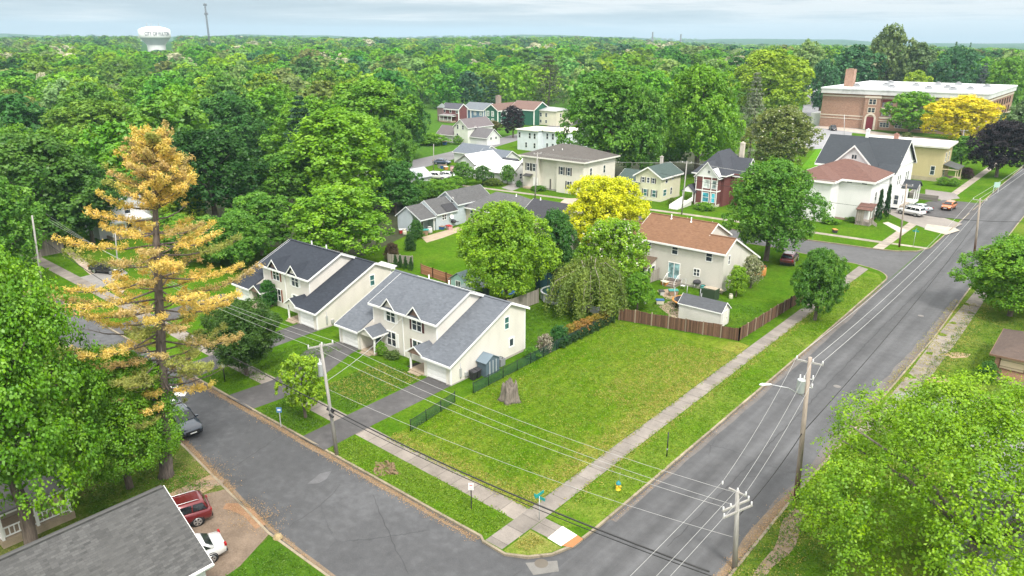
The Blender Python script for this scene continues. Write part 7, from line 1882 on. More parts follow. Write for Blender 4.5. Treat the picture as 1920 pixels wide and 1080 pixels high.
def at_photo(px, ytop, wpx, base=None, h=None, r=None):
    """position, height, radius of a tree from where it stands (base row) or from its likely height"""
    if r is not None:
        x, y = far_at(px, r); zg = terrain(x, y) + .1; h = z_at(px, ytop, r) - zg
        return x, y, h, wpx / 2 * depth(x, y, zg + h * .6) / FPX
    if base is not None:
        x, y = G(*base) if hasattr(base, '__len__') else G(px, base); h = hgt(x, y, ytop)
    else:
        x, y = G(px, ytop, h)
        for _ in range(12):
            q = terrain(x, y) + .1; x, y = G(px, ytop, h + q)
            if abs(terrain(x, y) + .1 - q) < .05: break
    d = depth(x, y, h * .55)
    return x, y, h, wpx / 2 * d / FPX
BRIGHT = (.19, .36, .018); FRESH = (.135, .31, .02); MID = (.10, .25, .025); DEEP = (.055, .17, .028); BLUEG = (.055, .165, .06); YG = (.25, .39, .02); OLIVE = (.17, .22, .05); GOLD = (.58, .62, .010); PURPLE = (.026, .020, .023); PALE = (.2, .32, .09); SPRUCEC = (.19, .23, .14); SAGE = (.12, .2, .075)
LM_TREES = []
def T(label, px, ytop, wpx, kind, colour, base=None, h=None, lod='B', var=0, name=None, r=None, **k):
    if h is not None and h > 60: r, h = h, None
    x, y, hh, rad = at_photo(px, ytop, wpx, base, h, r)
    LM_TREES.append((x, y, rad))
    return plant_tree(name or {'spruce': 'spruce_tree', 'pine': 'pine_tree'}.get(kind, 'broadleaf_tree'), label, x, y, hh, rad, kind, colour, lod, var, **k)
# --- near and named trees
T('large bright green tree at the left edge with forked pale trunk', 82, 466, 355, 'round', FRESH, proj(-46.8, 10.0, 0), None, 'near', 0, rz=1.0, lift=1.6)
T('lower leafy green tree between the foreground roof and the yellowed pine', 195, 660, 225, 'round', FRESH, None, 10.5, 'near', 1, rz=2.0)
T('small round green tree on the verge by the main road', 1530, 466, 108, 'oval', (.075, .20, .02), (1528, 600), None, 'hero', 2)
T('round green tree at the right edge beyond the broken sidewalk', 1890, 448, 190, 'round', FRESH, (1893, 592), None, 'hero', 3)
T('full leafy yard tree in the middle, behind the light gray duplex', 948, 380, 185, 'round', BRIGHT, (948, 566), None, 'hero', 1)
T('narrower dark tree tucked behind the leafy yard tree', 1040, 392, 85, 'oval', DEEP, (1042, 532), None, 'A', 2)
T('golden yellow tree in front of the pale yellow house', 1130, 330, 155, 'spread', GOLD, (1130, 478), None, 'hero', 2)
T('light green tree sprinkled with white blossom before the brown roofed duplex', 1150, 408, 140, 'sprinkled', BRIGHT, (1150, 555), None, 'A', 3)
T('dense dark green tree at the end of the brown roofed duplex', 1432, 300, 182, 'round', MID, (1436, 488), None, 'hero', 0, rz=.4)
T('thin young yellow-green tree on the verge of the side street', 570, 664, 95, 'spread', (.22, .38, .02), (573, 783), None, 'B', 1, name='young_tree')
T('broad dark green tree on the lawn below the dark roofed duplex', 462, 566, 150, 'spread', (.055, .125, .02), (463, 702), None, 'hero', 1, name='yew_tree')
for a in (
 ('great clumpy maple at the centre of the left wood', 650, 208, 245, 'round', (.165, .35, .02), 395, None, 'A', 0),
 ('rounded maple standing right behind the dark roofed duplex', 645, 347, 205, 'round', (.15, .33, .02), 492, None, 'A', 1),
 ('maple half hidden by the tips of the yellowed pine', 492, 362, 150, 'round', MID, 478, None, 'A', 2),
 ('tall maple rising behind the great clumpy maple', 700, 148, 205, 'round', FRESH, 300, None, 'A', 3),
 ('fresh green maple top left of the great clumpy maple', 590, 182, 170, 'oval', FRESH, 330, None, 'A', 1),
 ('dark tree directly right of the yellowed pine top', 435, 176, 160, 'round', DEEP, 330, None, 'A', 2),
 ('large dark tree right behind the yellowed pine', 405, 242, 210, 'round', (.03, .10, .015), 425, None, 'A', 0),
 ('small bright green tree right of the yellowed pine trunk', 345, 350, 95, 'round', YG, 432, None, 'A', 3),
 ('wide yellow-green tree left of the yellowed pine top', 200, 187, 210, 'round', (.14, .27, .03), 335, None, 'A', 2),
 ('big mid-green tree on the far left above the white pole', 90, 252, 240, 'round', (.075, .18, .025), 470, None, 'A', 3),
 ('dark green tree at the left edge above the large bright tree', 20, 335, 170, 'oval', MID, 540, None, 'A', 0),
 ('green tree left of the white house behind the pine', 175, 305, 140, 'oval', (.05, .14, .02), 455, None, 'A', 1),
 ('dark narrow tree at the right rim of the left wood', 768, 168, 85, 'oval', DEEP, 300, None, 'B', 2),
 ('dark maple overhanging the clearing street', 738, 225, 95, 'oval', MID, 345, None, 'A', 3),
 ('large dark green tree left of the tall trunks behind the pale yellow house', 1138, 136, 178, 'round', MID, 335, None, 'A', 0),
 ('green tree with visible pale trunks behind the pale yellow house', 1200, 165, 110, 'oval', MID, 340, None, 'A', 1),
 ('bright green tall tree behind the Victorian house', 1305, 122, 165, 'round', FRESH, 330, None, 'A', 2),
 ('silvery green spruce behind the Victorian house', 1404, 128, 80, 'spruce', SPRUCEC, 300, None, 'A', 0),
 ('olive tree with pale blossom beside the silvery spruce', 1458, 198, 135, 'sprinkled', OLIVE, 322, None, 'A', 1),
 ('vivid yellow-green tree above the silvery spruce', 1432, 93, 168, 'round', YG, 235, None, 'A', 3),
 ('brownish green pine rising behind the cream box house', 1028, 102, 80, 'pine', (.075, .10, .045), 208, None, 'B', 0),
 ('low bright green tree behind the Victorian chimney', 1345, 238, 70, 'round', FRESH, 318, None, 'B', 1),
 ('low green tree between the pale yellow house and the Victorian', 1255, 250, 70, 'round', MID, 318, None, 'B', 2),
 ('green tree standing against the brick school front', 1704, 171, 105, 'round', FRESH, 252, None, 'B', 0),
 ('brilliant golden tree in front of the brick school', 1796, 180, 150, 'round', (.66, .58, .01), 268, None, 'A', 1),
 ('dark purple leaved tree at the far right of the main road', 1868, 224, 120, 'oval', PURPLE, 332, None, 'A', 2),
 ('gray-green tree at the right edge above the purple tree', 1905, 188, 100, 'oval', SAGE, 300, None, 'B', 3),
 ('very tall airy tree piercing the skyline above the school', 1672, 46, 92, 'round', (.13, .2, .06), None, 395, 'B', 0),
 ('dark round tree behind the school chimney', 1610, 84, 112, 'round', BLUEG, None, 385, 'B', 1),
 ('light green tree left of the school behind the street', 1519, 76, 85, 'oval', PALE, None, 400, 'B', 2),
 ('gray-green round tree right of the tall airy tree', 1727, 80, 105, 'round', SAGE, None, 400, 'B', 3),
 ('dark round tree right behind the school roof', 1802, 86, 95, 'round', BLUEG, None, 385, 'B', 0),
 ('low bright green tree peeping over the school roof', 1732, 132, 62, 'round', YG, None, 372, 'B', 1),
 ('bluish gray spruce right of the school roof', 1857, 115, 42, 'spruce', (.10, .13, .12), None, 380, 'B', 1),
 ('bright green tree at the right edge behind the school', 1905, 106, 85, 'round', FRESH, None, 380, 'B', 2),
 ('green maple between yellowed pine and great clumpy maple', 540, 285, 150, 'round', MID, 400, None, 'A', 2),
 ('deep green tree in the gap right of the great clumpy maple', 742, 300, 110, 'round', DEEP, 400, None, 'A', 1),
 ('dark green tree just right of the yellowed pine, behind the dark duplex', 452, 398, 120, 'round', MID, 505, None, 'A', 0),
 ('low leafy maple filling the gap right of the yellowed pine trunk', 398, 408, 130, 'round', MID, 492, None, 'A', 1),
 ('small maple at the lawn edge right of the white house behind the pine', 330, 400, 100, 'round', FRESH, 478, None, 'A', 2),
 ('dark tree hugging the left corner of the school', 1553, 110, 62, 'oval', BLUEG, None, 345, 'B', 3),
 ('pointed dark conifer on the skyline over the dark round tree', 1794, 72, 17, 'spruce', BLUEG, None, 430, 'B', 0),
 ('second pointed dark conifer on the skyline, further right', 1821, 75, 15, 'spruce', BLUEG, None, 430, 'B', 1),
 ('dark purple tree beside the green house in the clearing', 962, 197, 52, 'oval', PURPLE, 258, None, 'B', 0),
 ('low brownish round tree in front of the green house', 917, 226, 56, 'spread', (.13, .12, .03), 253, None, 'B', 1),
 ('small green tree before the white metal roofs', 952, 308, 34, 'round', MID, 346, None, 'B', 2),
 ('left leafy bush tree hiding the white metal roofed house', 868, 303, 48, 'round', MID, 346, None, 'B', 3),
 ('right leafy bush tree hiding the white metal roofed house', 905, 310, 40, 'round', (.07, .17, .03), 346, None, 'B', 0),
 ('small bright tree by the corner of the brown roofed duplex', 1380, 498, 44, 'round', BRIGHT, 556, None, 'A', 1),
 ('pale flowering small tree at the end wall of the brown roofed duplex', 1407, 478, 44, 'blossom', (.2, .24, .09), 540, None, 'A', 2),
 ('dark green tree behind the yellow box house', 1800, 255, 70, 'round', MID, 315, None, 'B', 3),
 ('slim green tree left of the brown roofed duplex sunroom', 1195, 510, 60, 'round', FRESH, 580, None, 'A', 0),
):
    T(*a)
def bush(label, px, py, w, h, colour, kind='round', lod='A', var=0, name='shrub', x=None, group=None, z0=0):
    """a leafy shrub: crown to the ground, stems inside"""
    p = G(px, py) if x is None else x
    root = thing(name, label, 'shrub' if name != 'hedge' else 'hedge', (*p, z0), (px * .7) % 6.28, group, local=True)
    me = proto(kind, lod, var); c = bpy.data.objects.new('crown', me); col.objects.link(c); c.parent = root
    c.scale = (w / 10.4, w / 10.4, h / 10.0); c.location = (0, 0, -2.1 * h / 10.0); c.color = (*colour, 1)
    return root
bush('low green bush right of the duplex end wall', 984, 670, 1.7, 1.2, MID, lod='B', x=(-41.9, 53.0))
bush('bush with pinkish white flowers by the mesh fence', 1008, 664, 1.9, 1.9, (.20, .17, .12), 'blossom', 'B', 1, x=(-41.9, 55.2))
bush('rounded dark green shrub between flowering bush and reddish hedge', 1040, 650, 2.4, 2.0, (.04, .14, .03), lod='B', var=2, x=(-42.0, 57.8))
for k in range(7):
    bush(f'reddish yellow clipped shrub of the hedge, {("nearest the round green shrub", "second from the round green shrub", "third from the round green shrub", "at the middle of the row", "third from the vinyl fence", "second from the vinyl fence", "nearest the vinyl fence")[k]}', 1060, 640, 1.9, 1.62 - .03 * k, ((.26, .20, .03), (.30, .19, .04), (.30, .17, .04), (.28, .19, .03), (.24, .2, .03), (.22, .2, .03), (.15, .17, .03))[k], 'round', 'C', k % 3, x=(-42.05 + .05 * k, 59.7 + 1.15 * k), group='shrubs of the clipped hedge along the mesh fence')
for k in range(10): bush('dark green ivy clump hanging on the long mesh fence', 1060, 640, 1.3, .9, (.03, .08, .02), 'round', 'C', k % 3, x=(-41.3, 57 + k * 1.05), group='ivy clumps on the long mesh fence') 
bush('bushy green shrub at the front wall of the light gray duplex', 716, 668, 1.2, 1.5, FRESH, lod='B', x=(-53.9, 43.8))
bush('flower bed shrubs along the front of the light gray duplex', 738, 672, 1.9, .7, (.10, .17, .04), lod='B', var=1, x=(-52.6, 44.1))
bush('large glossy shrub at the front of the dark roofed duplex', 508, 590, 2.4, 3.4, (.04, .15, .02), 'oval', 'A', 2, x=(-75.2, 44.6))
bush('round clipped bush by the corner of the orange brick bungalow', 1869, 740, 2.0, 1.9, (.06, .17, .02), lod='A', x=(-6.2, 76.2))
bush('leafy bush below the yellow box house, left', 1764, 345, 3.2, 1.8, FRESH, lod='B', x=G(1768, 347))
bush('leafy bush below the yellow box house, right', 1785, 347, 3.0, 1.8, FRESH, lod='B', var=1, x=G(1788, 349))
bush('dark red bush at the porch of the yellow box house', 1812, 330, 3.4, 2.6, (.06, .03, .03), lod='B', var=2, x=G(1812, 335))
bush('spreading green shrub bed in front of the Victorian house', 1330, 398, 4.6, 1.3, FRESH, lod='B', var=3, x=(-59.8, 127.6))
bush('yellowish bush at the corner of the pale yellow house', 1190, 385, 2.0, 1.4, (.12, .2, .02), lod='B', x=(-66.5, 127.5))
bush('low hedge under the cream hip roofed house', 1040, 358, 4.0, 1.0, MID, lod='B', var=2, x=(-95.3, 122.4), name='hedge')
bush('round bush at the left corner of the cream hip roofed house', 985, 352, 1.6, 1.5, DEEP, lod='B', var=1, x=(-100.8, 122.4))
bush('yellow-green hedge before the white metal roofed house', 925, 345, 5.0, 1.5, (.13, .2, .03), lod='B', var=2, x=G(925, 347), name='hedge')
for i, (px, py, w, h) in enumerate(((790, 372, 6, 3.6), (815, 368, 6, 3.4), (838, 362, 5, 3.0), (770, 385, 6, 4.2), (855, 352, 4, 2.6))):
    bush(('thick bush beside the small gray hut', 'second bush right of the small gray hut', 'bush nearest the roof of the stepped blue house', 'tall bush at the edge of the wood by the hut', 'bush beside the parked white cars')[i], px, py, w, h, (MID, FRESH, FRESH, MID, FRESH)[i], 'round', 'A' if i < 4 else 'B', i % 4, x=G(px, py))
bush('vine covered shrub at the left corner of the stepped blue house', 780, 445, 2.6, 3.0, (.06, .17, .03), lod='A', x=G(781, 447))
bush('dark shrub by the gray picket fence at the back lawn', 772, 465, 2.0, 2.6, (.035, .10, .02), lod='A', var=1, x=G(770, 470))
bush('purple-red shrub in the yard behind the dark duplex', 735, 475, 2.4, 2.6, (.10, .07, .04), lod='A', var=2, x=G(735, 488))
bush('weedy green patch of shrubs at the foot of the school tree', 1690, 250, 4, 2.4, OLIVE, lod='C', x=G(1700, 262))
bush('dense green hedge beyond the clearing lawn', 805, 270, 12, 3.2, FRESH, lod='B', x=G(806, 270), name='hedge')
bush('weedy bush against the lean-to wing in the clearing', 858, 268, 3.5, 2.6, FRESH, lod='C', x=G(858, 270))
for i, (px, py, w, h) in enumerate(((1602, 405, 3.5, 1.1), (1640, 412, 3.0, .8))): bush(('low weeds along the wall of the brown hip roofed house', 'ferns by the entry porch of the brown hip roofed house')[i], px, py, w, h, FRESH, lod='C', x=((-38.0, 131.2), (-35.4, 135.3))[i])
def arborvitae(label, x, y, h, w, colour=(.035, .10, .02), group=None):
    root = thing('arborvitae', label, 'evergreen', (x, y, 0), x, group, local=True)
    c = bpy.data.objects.new('crown', proto('cone', 'B', 0)); col.objects.link(c); c.parent = root; c.scale = (w / 9, w / 9, h / 9.8); c.location.z = -2.1 * h / 9.8; c.color = (*colour, 1)
for i, (px, py) in enumerate(((742, 502), (751, 503), (761, 505), (771, 507))): arborvitae(('leftmost of the small cypress columns behind the gray ridge', 'second small cypress column from the left behind the gray ridge', 'third small cypress column from the left behind the gray ridge', 'rightmost of the small cypress columns behind the gray ridge')[i], *G(px, py), 1.9, .85, group='small cypress columns on the back lawn')
for i, (px, py) in enumerate(((868, 545), (880, 548), (890, 548))): arborvitae(('slim evergreen left of the turquoise shed window', 'slim evergreen in front of the turquoise shed', 'slim evergreen right next to the tool shed')[i], *G(px, py), 2.3, 1.0, (.08, .15, .02), 'slim evergreens by the turquoise shed')
arborvitae('tall dark evergreen column at the white house, left of the pair', -32.2, 138.9, 5.6, 1.5, (.02, .07, .015), 'evergreen columns at the white house'); arborvitae('tall dark evergreen column at the white house, right of the pair', -31.6, 141.4, 6.2, 1.5, (.02, .07, .015), 'evergreen columns at the white house')

# --- weeping tree by the vinyl fence
def weeping():
    x, y, h, rad = at_photo(1104, 488, 176, (1104, 585))
    root = thing('weeping_tree', 'weeping tree with pale thinning twigs in front of the brown roofed duplex', 'tree', (x, y, 0), 0, None, local=True)
    rs = np.random.RandomState(4); Qs = []; Ts = []; mb = MB()
    mb.tube([(0, 0, -.1), (.1, 0, 1.2), (.2, .1, 2.2)], [.3, .24, .2], 9)
    for k in range(60):
        a = k * 2.4 + rs.uniform(-.3, .3); l = rad * rs.uniform(.55, 1.0); zt = h * rs.uniform(.72, 1.0); ze = rs.uniform(.5, 2.2)
        pts = [np.array([.2, .1, 1.8]), np.array([l * .4 * math.cos(a), l * .4 * math.sin(a), zt]), np.array([l * .8 * math.cos(a), l * .8 * math.sin(a), zt * .82]), np.array([l * math.cos(a), l * math.sin(a), ze])]
        if k % 2 == 0: mb.tube([tuple(p) for p in pts], [.1, .06, .035, .012], 5)
        m = 420
        u = rs.uniform(.18, 1, m) * 3; i = np.minimum(2, u.astype(int)); f = (u - i)[:, None]
        A = np.array(pts); P = A[i] * (1 - f) + A[i + 1] * f + rs.normal(0, .26, (m, 3)); P[:, 2] -= np.abs(rs.normal(0, .3, m))
        Qs.append(leaf_quads(P, unit(rs.normal(size=(m, 3)) + np.array([math.cos(a) * .5, math.sin(a) * .5, .5])), .27, rs, .45)); Ts.append(np.full(m, np.clip(rs.normal(.5, .3), 0, 1)))
    mb.build('trunk', bark((.27, .24, .19)), root)
    me = mesh_from_quads('crown', np.concatenate(Qs), np.concatenate(Ts), LEAF); c = bpy.data.objects.new('crown', me); col.objects.link(c); c.parent = root; c.color = (.17, .25, .045, 1)
weeping()
# --- honey locust at the lower right: layered feathery sprays with gaps
def locust():
    x, y = -2.5, 43.0
    h = hgt(x, y, 762)
    root = thing('locust_tree', 'large feathery yellow-green tree filling the lower right corner', 'tree', (x, y, 0), 0, None, local=True)
    rs = np.random.RandomState(11); mb = MB()
    Q, T_ = crown(77, 62, 28, 44, .155, R0=9.1, z0=1.2, z1=h, shape='round', lobe_r=.20, clump_r=.085, fill=.05, up=.5, jit=.42)
    Ps = Q.mean(1); Qs = [Q]; Ts = [T_]
    for k in range(520):       # feathery sprays drooping from the rim
        c = Ps[rs.randint(len(Ps))]; aa = math.atan2(c[1], c[0]) + rs.normal(0, .7); n = 16; u = rs.uniform(.05, 1, n); sz = rs.uniform(.5, 1.2)
        Pp = c + np.outer(u * sz, [math.cos(aa), math.sin(aa), .05]) + rs.normal(0, .08, (n, 3)); Pp[:, 2] -= .35 * (u * sz) ** 2
        Qs.append(leaf_quads(Pp, unit(np.array([0, 0, 1.0]) + rs.normal(0, .4, (n, 3))), .18, rs, .5)); Ts.append(np.full(n, np.clip(rs.normal(.6, .2), 0, 1)))
    mb.tube([(0, 0, -.1), (.1, 0, 1.5), (.2, .2, h * .33)], [.42, .32, .28], 10)
    for k in range(14):
        a = k * 2.4; l = rs.uniform(4, 8.5); zt = h * rs.uniform(.55, .85)
        mb.tube([(.2, .2, h * .3), (l * .45 * math.cos(a), l * .45 * math.sin(a), h * .3 + (zt - h * .3) * .6), (l * math.cos(a), l * math.sin(a), zt)], [.2, .12, .03], 7)
    mb.build('trunk', bark((.16, .14, .115)), root)
    me = mesh_from_quads('crown', np.concatenate(Qs), np.concatenate(Ts), LEAF); c = bpy.data.objects.new('crown', me); col.objects.link(c); c.parent = root; c.color = (.175, .335, .012, 1)
locust()
# --- the dying white pine: bare trunk, flat tiers of yellowed needle plumes
def dead_pine():
    x, y = G(312, 892); h = hgt(x, y, 247)
    root = thing('pine_tree', 'tall dying pine with golden yellow needles rising by the side street', 'tree', (x, y, 0), 0, None, local=True)
    rs = np.random.RandomState(21); mb = MB()
    tx_, ty_ = tuple(np.array(G(285, 247, h)) - np.array([x, y]))
    ax = lambda z: np.array([tx_ * z / h, ty_ * z / h, z])
    mb.tube([tuple(ax(z)) for z in (-.1, .3, 4, 10, 16, 20, h - .3)], [.62, .48, .40, .33, .24, .16, .04], 12)
    Qg, Tg, Qn, Tn = [], [], [], []
    ex = np.array([math.cos(YAW), math.sin(YAW)])      # to the right as seen from the street
    z = 5.6; i = 0; Qb, Tb = [], []
    while z < h - .4:
        t = (z - 5.6) / (h - 5.6); nb = 5
        for k in range(nb):
            if t < .72 and rs.uniform() < .16: continue
            a = k * 6.283 / nb + i * .83 + rs.uniform(-.4, .4)
            L = (3.6 + 6.5 * t) if t < .36 else (6.6 - 2.6 * (t - .36) / .36 if t < .72 else 2.75 * (1.04 - t) / .32 + .35)
            L *= rs.uniform(.5, 1.2) if t < .72 else rs.uniform(.7, 1.1)
            d = np.array([math.cos(a), math.sin(a), 0]); rise = rs.uniform(-.06, .12) if t < .72 else rs.uniform(.2, .7)
            p0 = ax(z); fb = lambda u: p0 + d * L * u + np.array([0, 0, L * (rise * u - .20 * u * (1 - u) + .08 * u ** 3)])
            mb.tube([tuple(fb(u)) for u in (0, .35, .7, 1)], [.08 * (1.1 - t * .6), .055, .035, .012], 6)
            dead = rs.uniform() < (.38 if t < .33 else .05 if t < .72 else 0)
            q_ = rs.uniform(); kind_ = 1 if q_ < (.6 if t < .36 else .12) else (2 if q_ < (.8 if t < .36 else .40) else 0)
            w = np.array([-d[1], d[0], 0]); u0 = .28 if t < .72 else .12
            ns = int((12 * L / 4 + 3) * (.35 if dead else 1))
            for q in range(ns):
                u = u0 + (1.02 - u0) * (q + rs.uniform(0, 1)) / ns; b = fb(min(u, 1.02)); s_ = rs.choice([-1, 1]); sl = (1.05 - .65 * u) * rs.uniform(.3, 1.0) * (1 if t < .72 else .75)
                c = b + (w * s_ * sl + d * sl * .75); c[2] += rs.uniform(.05, .3)
                if dead or q % 3 == 0: mb.tube([tuple(b), tuple(c)], [.018, .006], 4)
                if dead and rs.uniform() < .7: continue
                tn = np.clip(rs.normal(.55, .25), 0, 1)
                for e in range(4):
                    f = rs.uniform(.25, 1.15); cc = b * (1 - f) + c * f; n = 16
                    P = cc + rs.normal(0, .105, (n, 3)) + np.array([0, 0, .08]); N = unit(rs.normal(0, .65, (n, 3)) + np.array([d[0] * .2, d[1] * .2, .7]))
                    Q = leaf_quads(P, N, .19, rs, .24)
                    (Qg, Qn, Qb)[kind_].append(Q); (Tg, Tn, Tb)[kind_].append(np.full(n, tn))
        z += rs.uniform(.6, .9) if t < .72 else .5; i += 1
    mb.build('trunk', bark((.155, .125, .11)), root)
    for nm, Qx, Tx, cc in (('crown', Qg, Tg, (.70, .53, .13)), ('green_needles', Qn, Tn, (.30, .33, .08)), ('brown_needles', Qb, Tb, (.50, .38, .14))):
        me = mesh_from_quads(nm, np.concatenate(Qx), np.concatenate(Tx), NEEDLE); c = bpy.data.objects.new(nm, me); col.objects.link(c); c.parent = root; c.color = (*cc, 1)
dead_pine()
# forked trunk of the large left tree, seen below its crown
# ---------------------------------------------------------------- the wood around the town
rng = random.Random(77)
PROT = [(770, 200, 1062, 350), (1480, 150, 1925, 350), (1060, 262, 1540, 420), (262, 40, 322, 93), (0, 560, 1920, 1080), (380, 0, 408, 66)]
SKY = [(-300, 70), (0, 66), (300, 68), (420, 67), (700, 69), (1000, 67), (1250, 72), (1480, 84), (1920, 92), (2300, 92)]
def skyline(px):
    for (a, ya), (b, yb) in zip(SKY, SKY[1:]):
        if a <= px <= b: return ya + (yb - ya) * (px - a) / (b - a)
    return 72
def zone_limit(px):
    """lowest picture row at which the wood behind the town may show its tree tops"""
    if px < 330: return 240
    if px < 560: return 175
    if px < 800: return 150
    if px < 1060: return 186
    if px < 1240: return 134
    if px < 1390: return 122
    if px < 1500: return 96
    return 118
COLS = [('dark green', DEEP, 2.2), ('mid green', MID, 4), ('fresh green', FRESH, 5), ('bright green', BRIGHT, 2.4), ('bluish green', BLUEG, 1.2), ('pale green', PALE, 1.6), ('yellow-green', YG, .7), ('olive green', OLIVE, .8)]
cells = {}
def free(x, y, r):
    cx, cy = int(x // 30), int(y // 30)
    for i in (-1, 0, 1):
        for j in (-1, 0, 1):
            for (a, b, q) in cells.get((cx + i, cy + j), ()):
                if (a - x) ** 2 + (b - y) ** 2 < (.84 * (q + r)) ** 2: return False
    return True
for (x, y, r) in LM_TREES: cells.setdefault((int(x // 30), int(y // 30)), []).append((x, y, r))
WOOD = []
def sow(n, r0, r1, rad0, rad1, h0, h1):
    for _ in range(n):
        th = R(rng.uniform(-43, 43)) - YAW; r = math.sqrt(rng.uniform(r0 * r0, r1 * r1)); x, y = r * math.sin(th), r * math.cos(th)
        rad = rng.uniform(rad0, rad1); h = rng.uniform(h0, h1) * (.7 + .3 * rad / rad1); zg = terrain(x, y)
        if x > -30 and r < 330: continue
        px, py = proj(x, y, zg + h); d = depth(x, y, zg + h); wp = rad * FPX / d; pb = proj(x, y, zg + 2)[1]
        if py > zone_limit(px) or py < skyline(px) - rng.uniform(0, 3.0): continue
        if any(a < px + wp * .8 and px - wp * .8 < b and c < pb and py < e for a, c, b, e in PROT): continue
        if not free(x, y, rad): continue
        cells.setdefault((int(x // 30), int(y // 30)), []).append((x, y, rad)); WOOD.append((d, x, y, zg, h, rad, px, py, wp))
sow(4000, 120, 430, 8.5, 12, 17, 22)
sow(9000, 120, 430, 5, 7.5, 12, 18)
sow(5000, 400, 820, 10, 15, 16, 22)
sow(7000, 400, 820, 6, 9.5, 12, 19)
sow(6000, 780, 1500, 10, 17, 13, 20)
sow(4000, 1450, 2600, 10, 18, 12, 18)
sow(1600, 2500, 5600, 16, 30, 10, 15)
WOOD.sort()
# pale blossoming trees and other eye-catchers at their places
MARKED = [(132, 116, 52, 'blossom'), (85, 128, 34, 'blossom'), (148, 148, 56, 'blossom'), (75, 132, 30, 'blossom'), (640, 92, 34, 'blossom'), (690, 95, 40, 'blossom'), (765, 83, 17, 'blossom'), (880, 100, 28, 'blossom'), (1050, 80, 38, 'blossom'), (1010, 95, 22, 'blossom'), (425, 66, 46, 'blossom'), (355, 64, 40, 'blossom'), (450, 102, 52, 'blossom'), (110, 112, 40, 'blossom'), (605, 112, 50, 'blossom'), (1312, 75, 26, 'blossom'), (1290, 72, 8, 'blossom'), (1245, 140, 30, 'blossom'), (300, 182, 62, 'bare'), (545, 130, 34, 'bare'), (222, 150, 70, 'pine'), (640, 122, 50, 'pine'), (625, 75, 16, 'pine'), (1300, 70, 30, 'dark'), (1070, 105, 40, 'pine'), (865, 96, 40, 'bright'), (1180, 113, 48, 'bright')]
BLOSSC = (.44, .45, .28)
marks = []
for k, (px, py, w, kd) in enumerate(MARKED):
    x, y, h, rad = at_photo(px, py, w, None, 17)
    marks.append((depth(x, y, 10), x, y, terrain(x, y), h, rad, px, py, w / 2, kd))
LAND = [('water tower', 292, 75), ('radio mast', 393, 66), ('school chimney', 1603, 140), ('red house', 848, 205), ('green house', 930, 200), ('cream box house', 1015, 208), ('top of the yellowed pine', 285, 250), ('left picture edge', 0, 150), ('smokestack on the horizon', 1223, 66), ('silvery spruce', 1404, 130), ('vivid yellow-green tree', 1432, 100), ('great clumpy maple', 650, 215), ('brownish green pine', 1028, 105), ('tall airy tree by the school', 1672, 50), ('picture top centre', 800, 60)]
ORD = ['', 'second ', 'third ', 'fourth ', 'fifth ', 'sixth ', 'seventh ', 'eighth ', 'ninth ', 'tenth ', 'eleventh ', 'twelfth ', 'thirteenth ', 'fourteenth ', 'fifteenth ', 'sixteenth ', 'seventeenth ', 'eighteenth ', 'nineteenth ', 'twentieth ']
picks = []
rc = random.Random(5)
def pick_col():
    w = sum(c[2] for c in COLS); q = rc.uniform(0, w)
    for nme, c, ww in COLS:
        q -= ww
        if q <= 0: return nme, tuple(v * rc.uniform(.85, 1.18) for v in c)
    return COLS[0][0], COLS[0][1]
NSINGLE = 235
for (d, x, y, zg, h, rad, px, py, wp) in WOOD[:NSINGLE]:
    cn, c = pick_col(); kd = 'round' if rc.random() < .62 else 'oval'
    if rc.random() < .05: kd = 'spruce'; cn, c = 'dark needled', (.035, .085, .04); rad *= .6
    picks.append((d, x, y, zg, h, rad, px, py, kd, cn, c))
for (d, x, y, zg, h, rad, px, py, w, kd) in marks:
    k2, cn, c = {'blossom': ('blossom', 'cream blossoming', (.58, .57, .41)), 'bare': ('bare', 'bare gray', (.21, .19, .17)), 'pine': ('pine', 'brownish needled', (.07, .10, .045)), 'dark': ('round', 'very dark', (.018, .06, .025)), 'bright': ('round', 'vivid lime', (.2, .33, .02))}[kd]
    picks.append((d, x, y, zg, h, rad, px, py, k2, cn, c))
buckets = {}
for i, p in enumerate(picks):
    best = min(LAND, key=lambda l: ((p[6] - l[1]) ** 2 + ((p[7] - l[2]) * 1.5) ** 2))
    buckets.setdefault((best[0], p[9], {'round': 'rounded', 'oval': 'upright', 'spruce': 'pointed', 'pine': 'ragged', 'bare': 'twiggy', 'blossom': 'rounded'}[p[8]]), []).append((math.hypot(p[6] - best[1], p[7] - best[2]), i))
names = {}
for (lm, cn, shp), lst in buckets.items():
    lst.sort()
    for n, (dd, i) in enumerate(lst): names[i] = f'{cn} {shp} wood tree, {ORD[n] if n < 20 else ""}closest such to the {lm}'
def bare_proto(var):
    rs = np.random.RandomState(var); mb = MB()
    mb.tube([(0, 0, 0), (0, 0, 4), (.2, .1, 10)], [.3, .22, .04], 6)
    for k in range(26):
        a = k * 2.4; z = 2.5 + 6.5 * k / 26; l = 4.2 * (1.1 - .55 * k / 26)
        e = np.array([l * math.cos(a), l * math.sin(a), z + l * .75]); mb.tube([(0, 0, z), tuple(e * .55 + np.array([0, 0, z * .42])), tuple(e)], [.1, .06, .02], 4)
        for j in range(6):
            b = np.array([0, 0, z]) * .35 + e * .65; g = e + rs.normal(0, 1.2, 3); mb.tube([tuple(b), tuple(g)], [.035, .012], 3, False)
    o = mb.build('twigs', paint((.30, .27, .24), .9)); me = o.data; bpy.data.objects.remove(o); return me
BARE = None
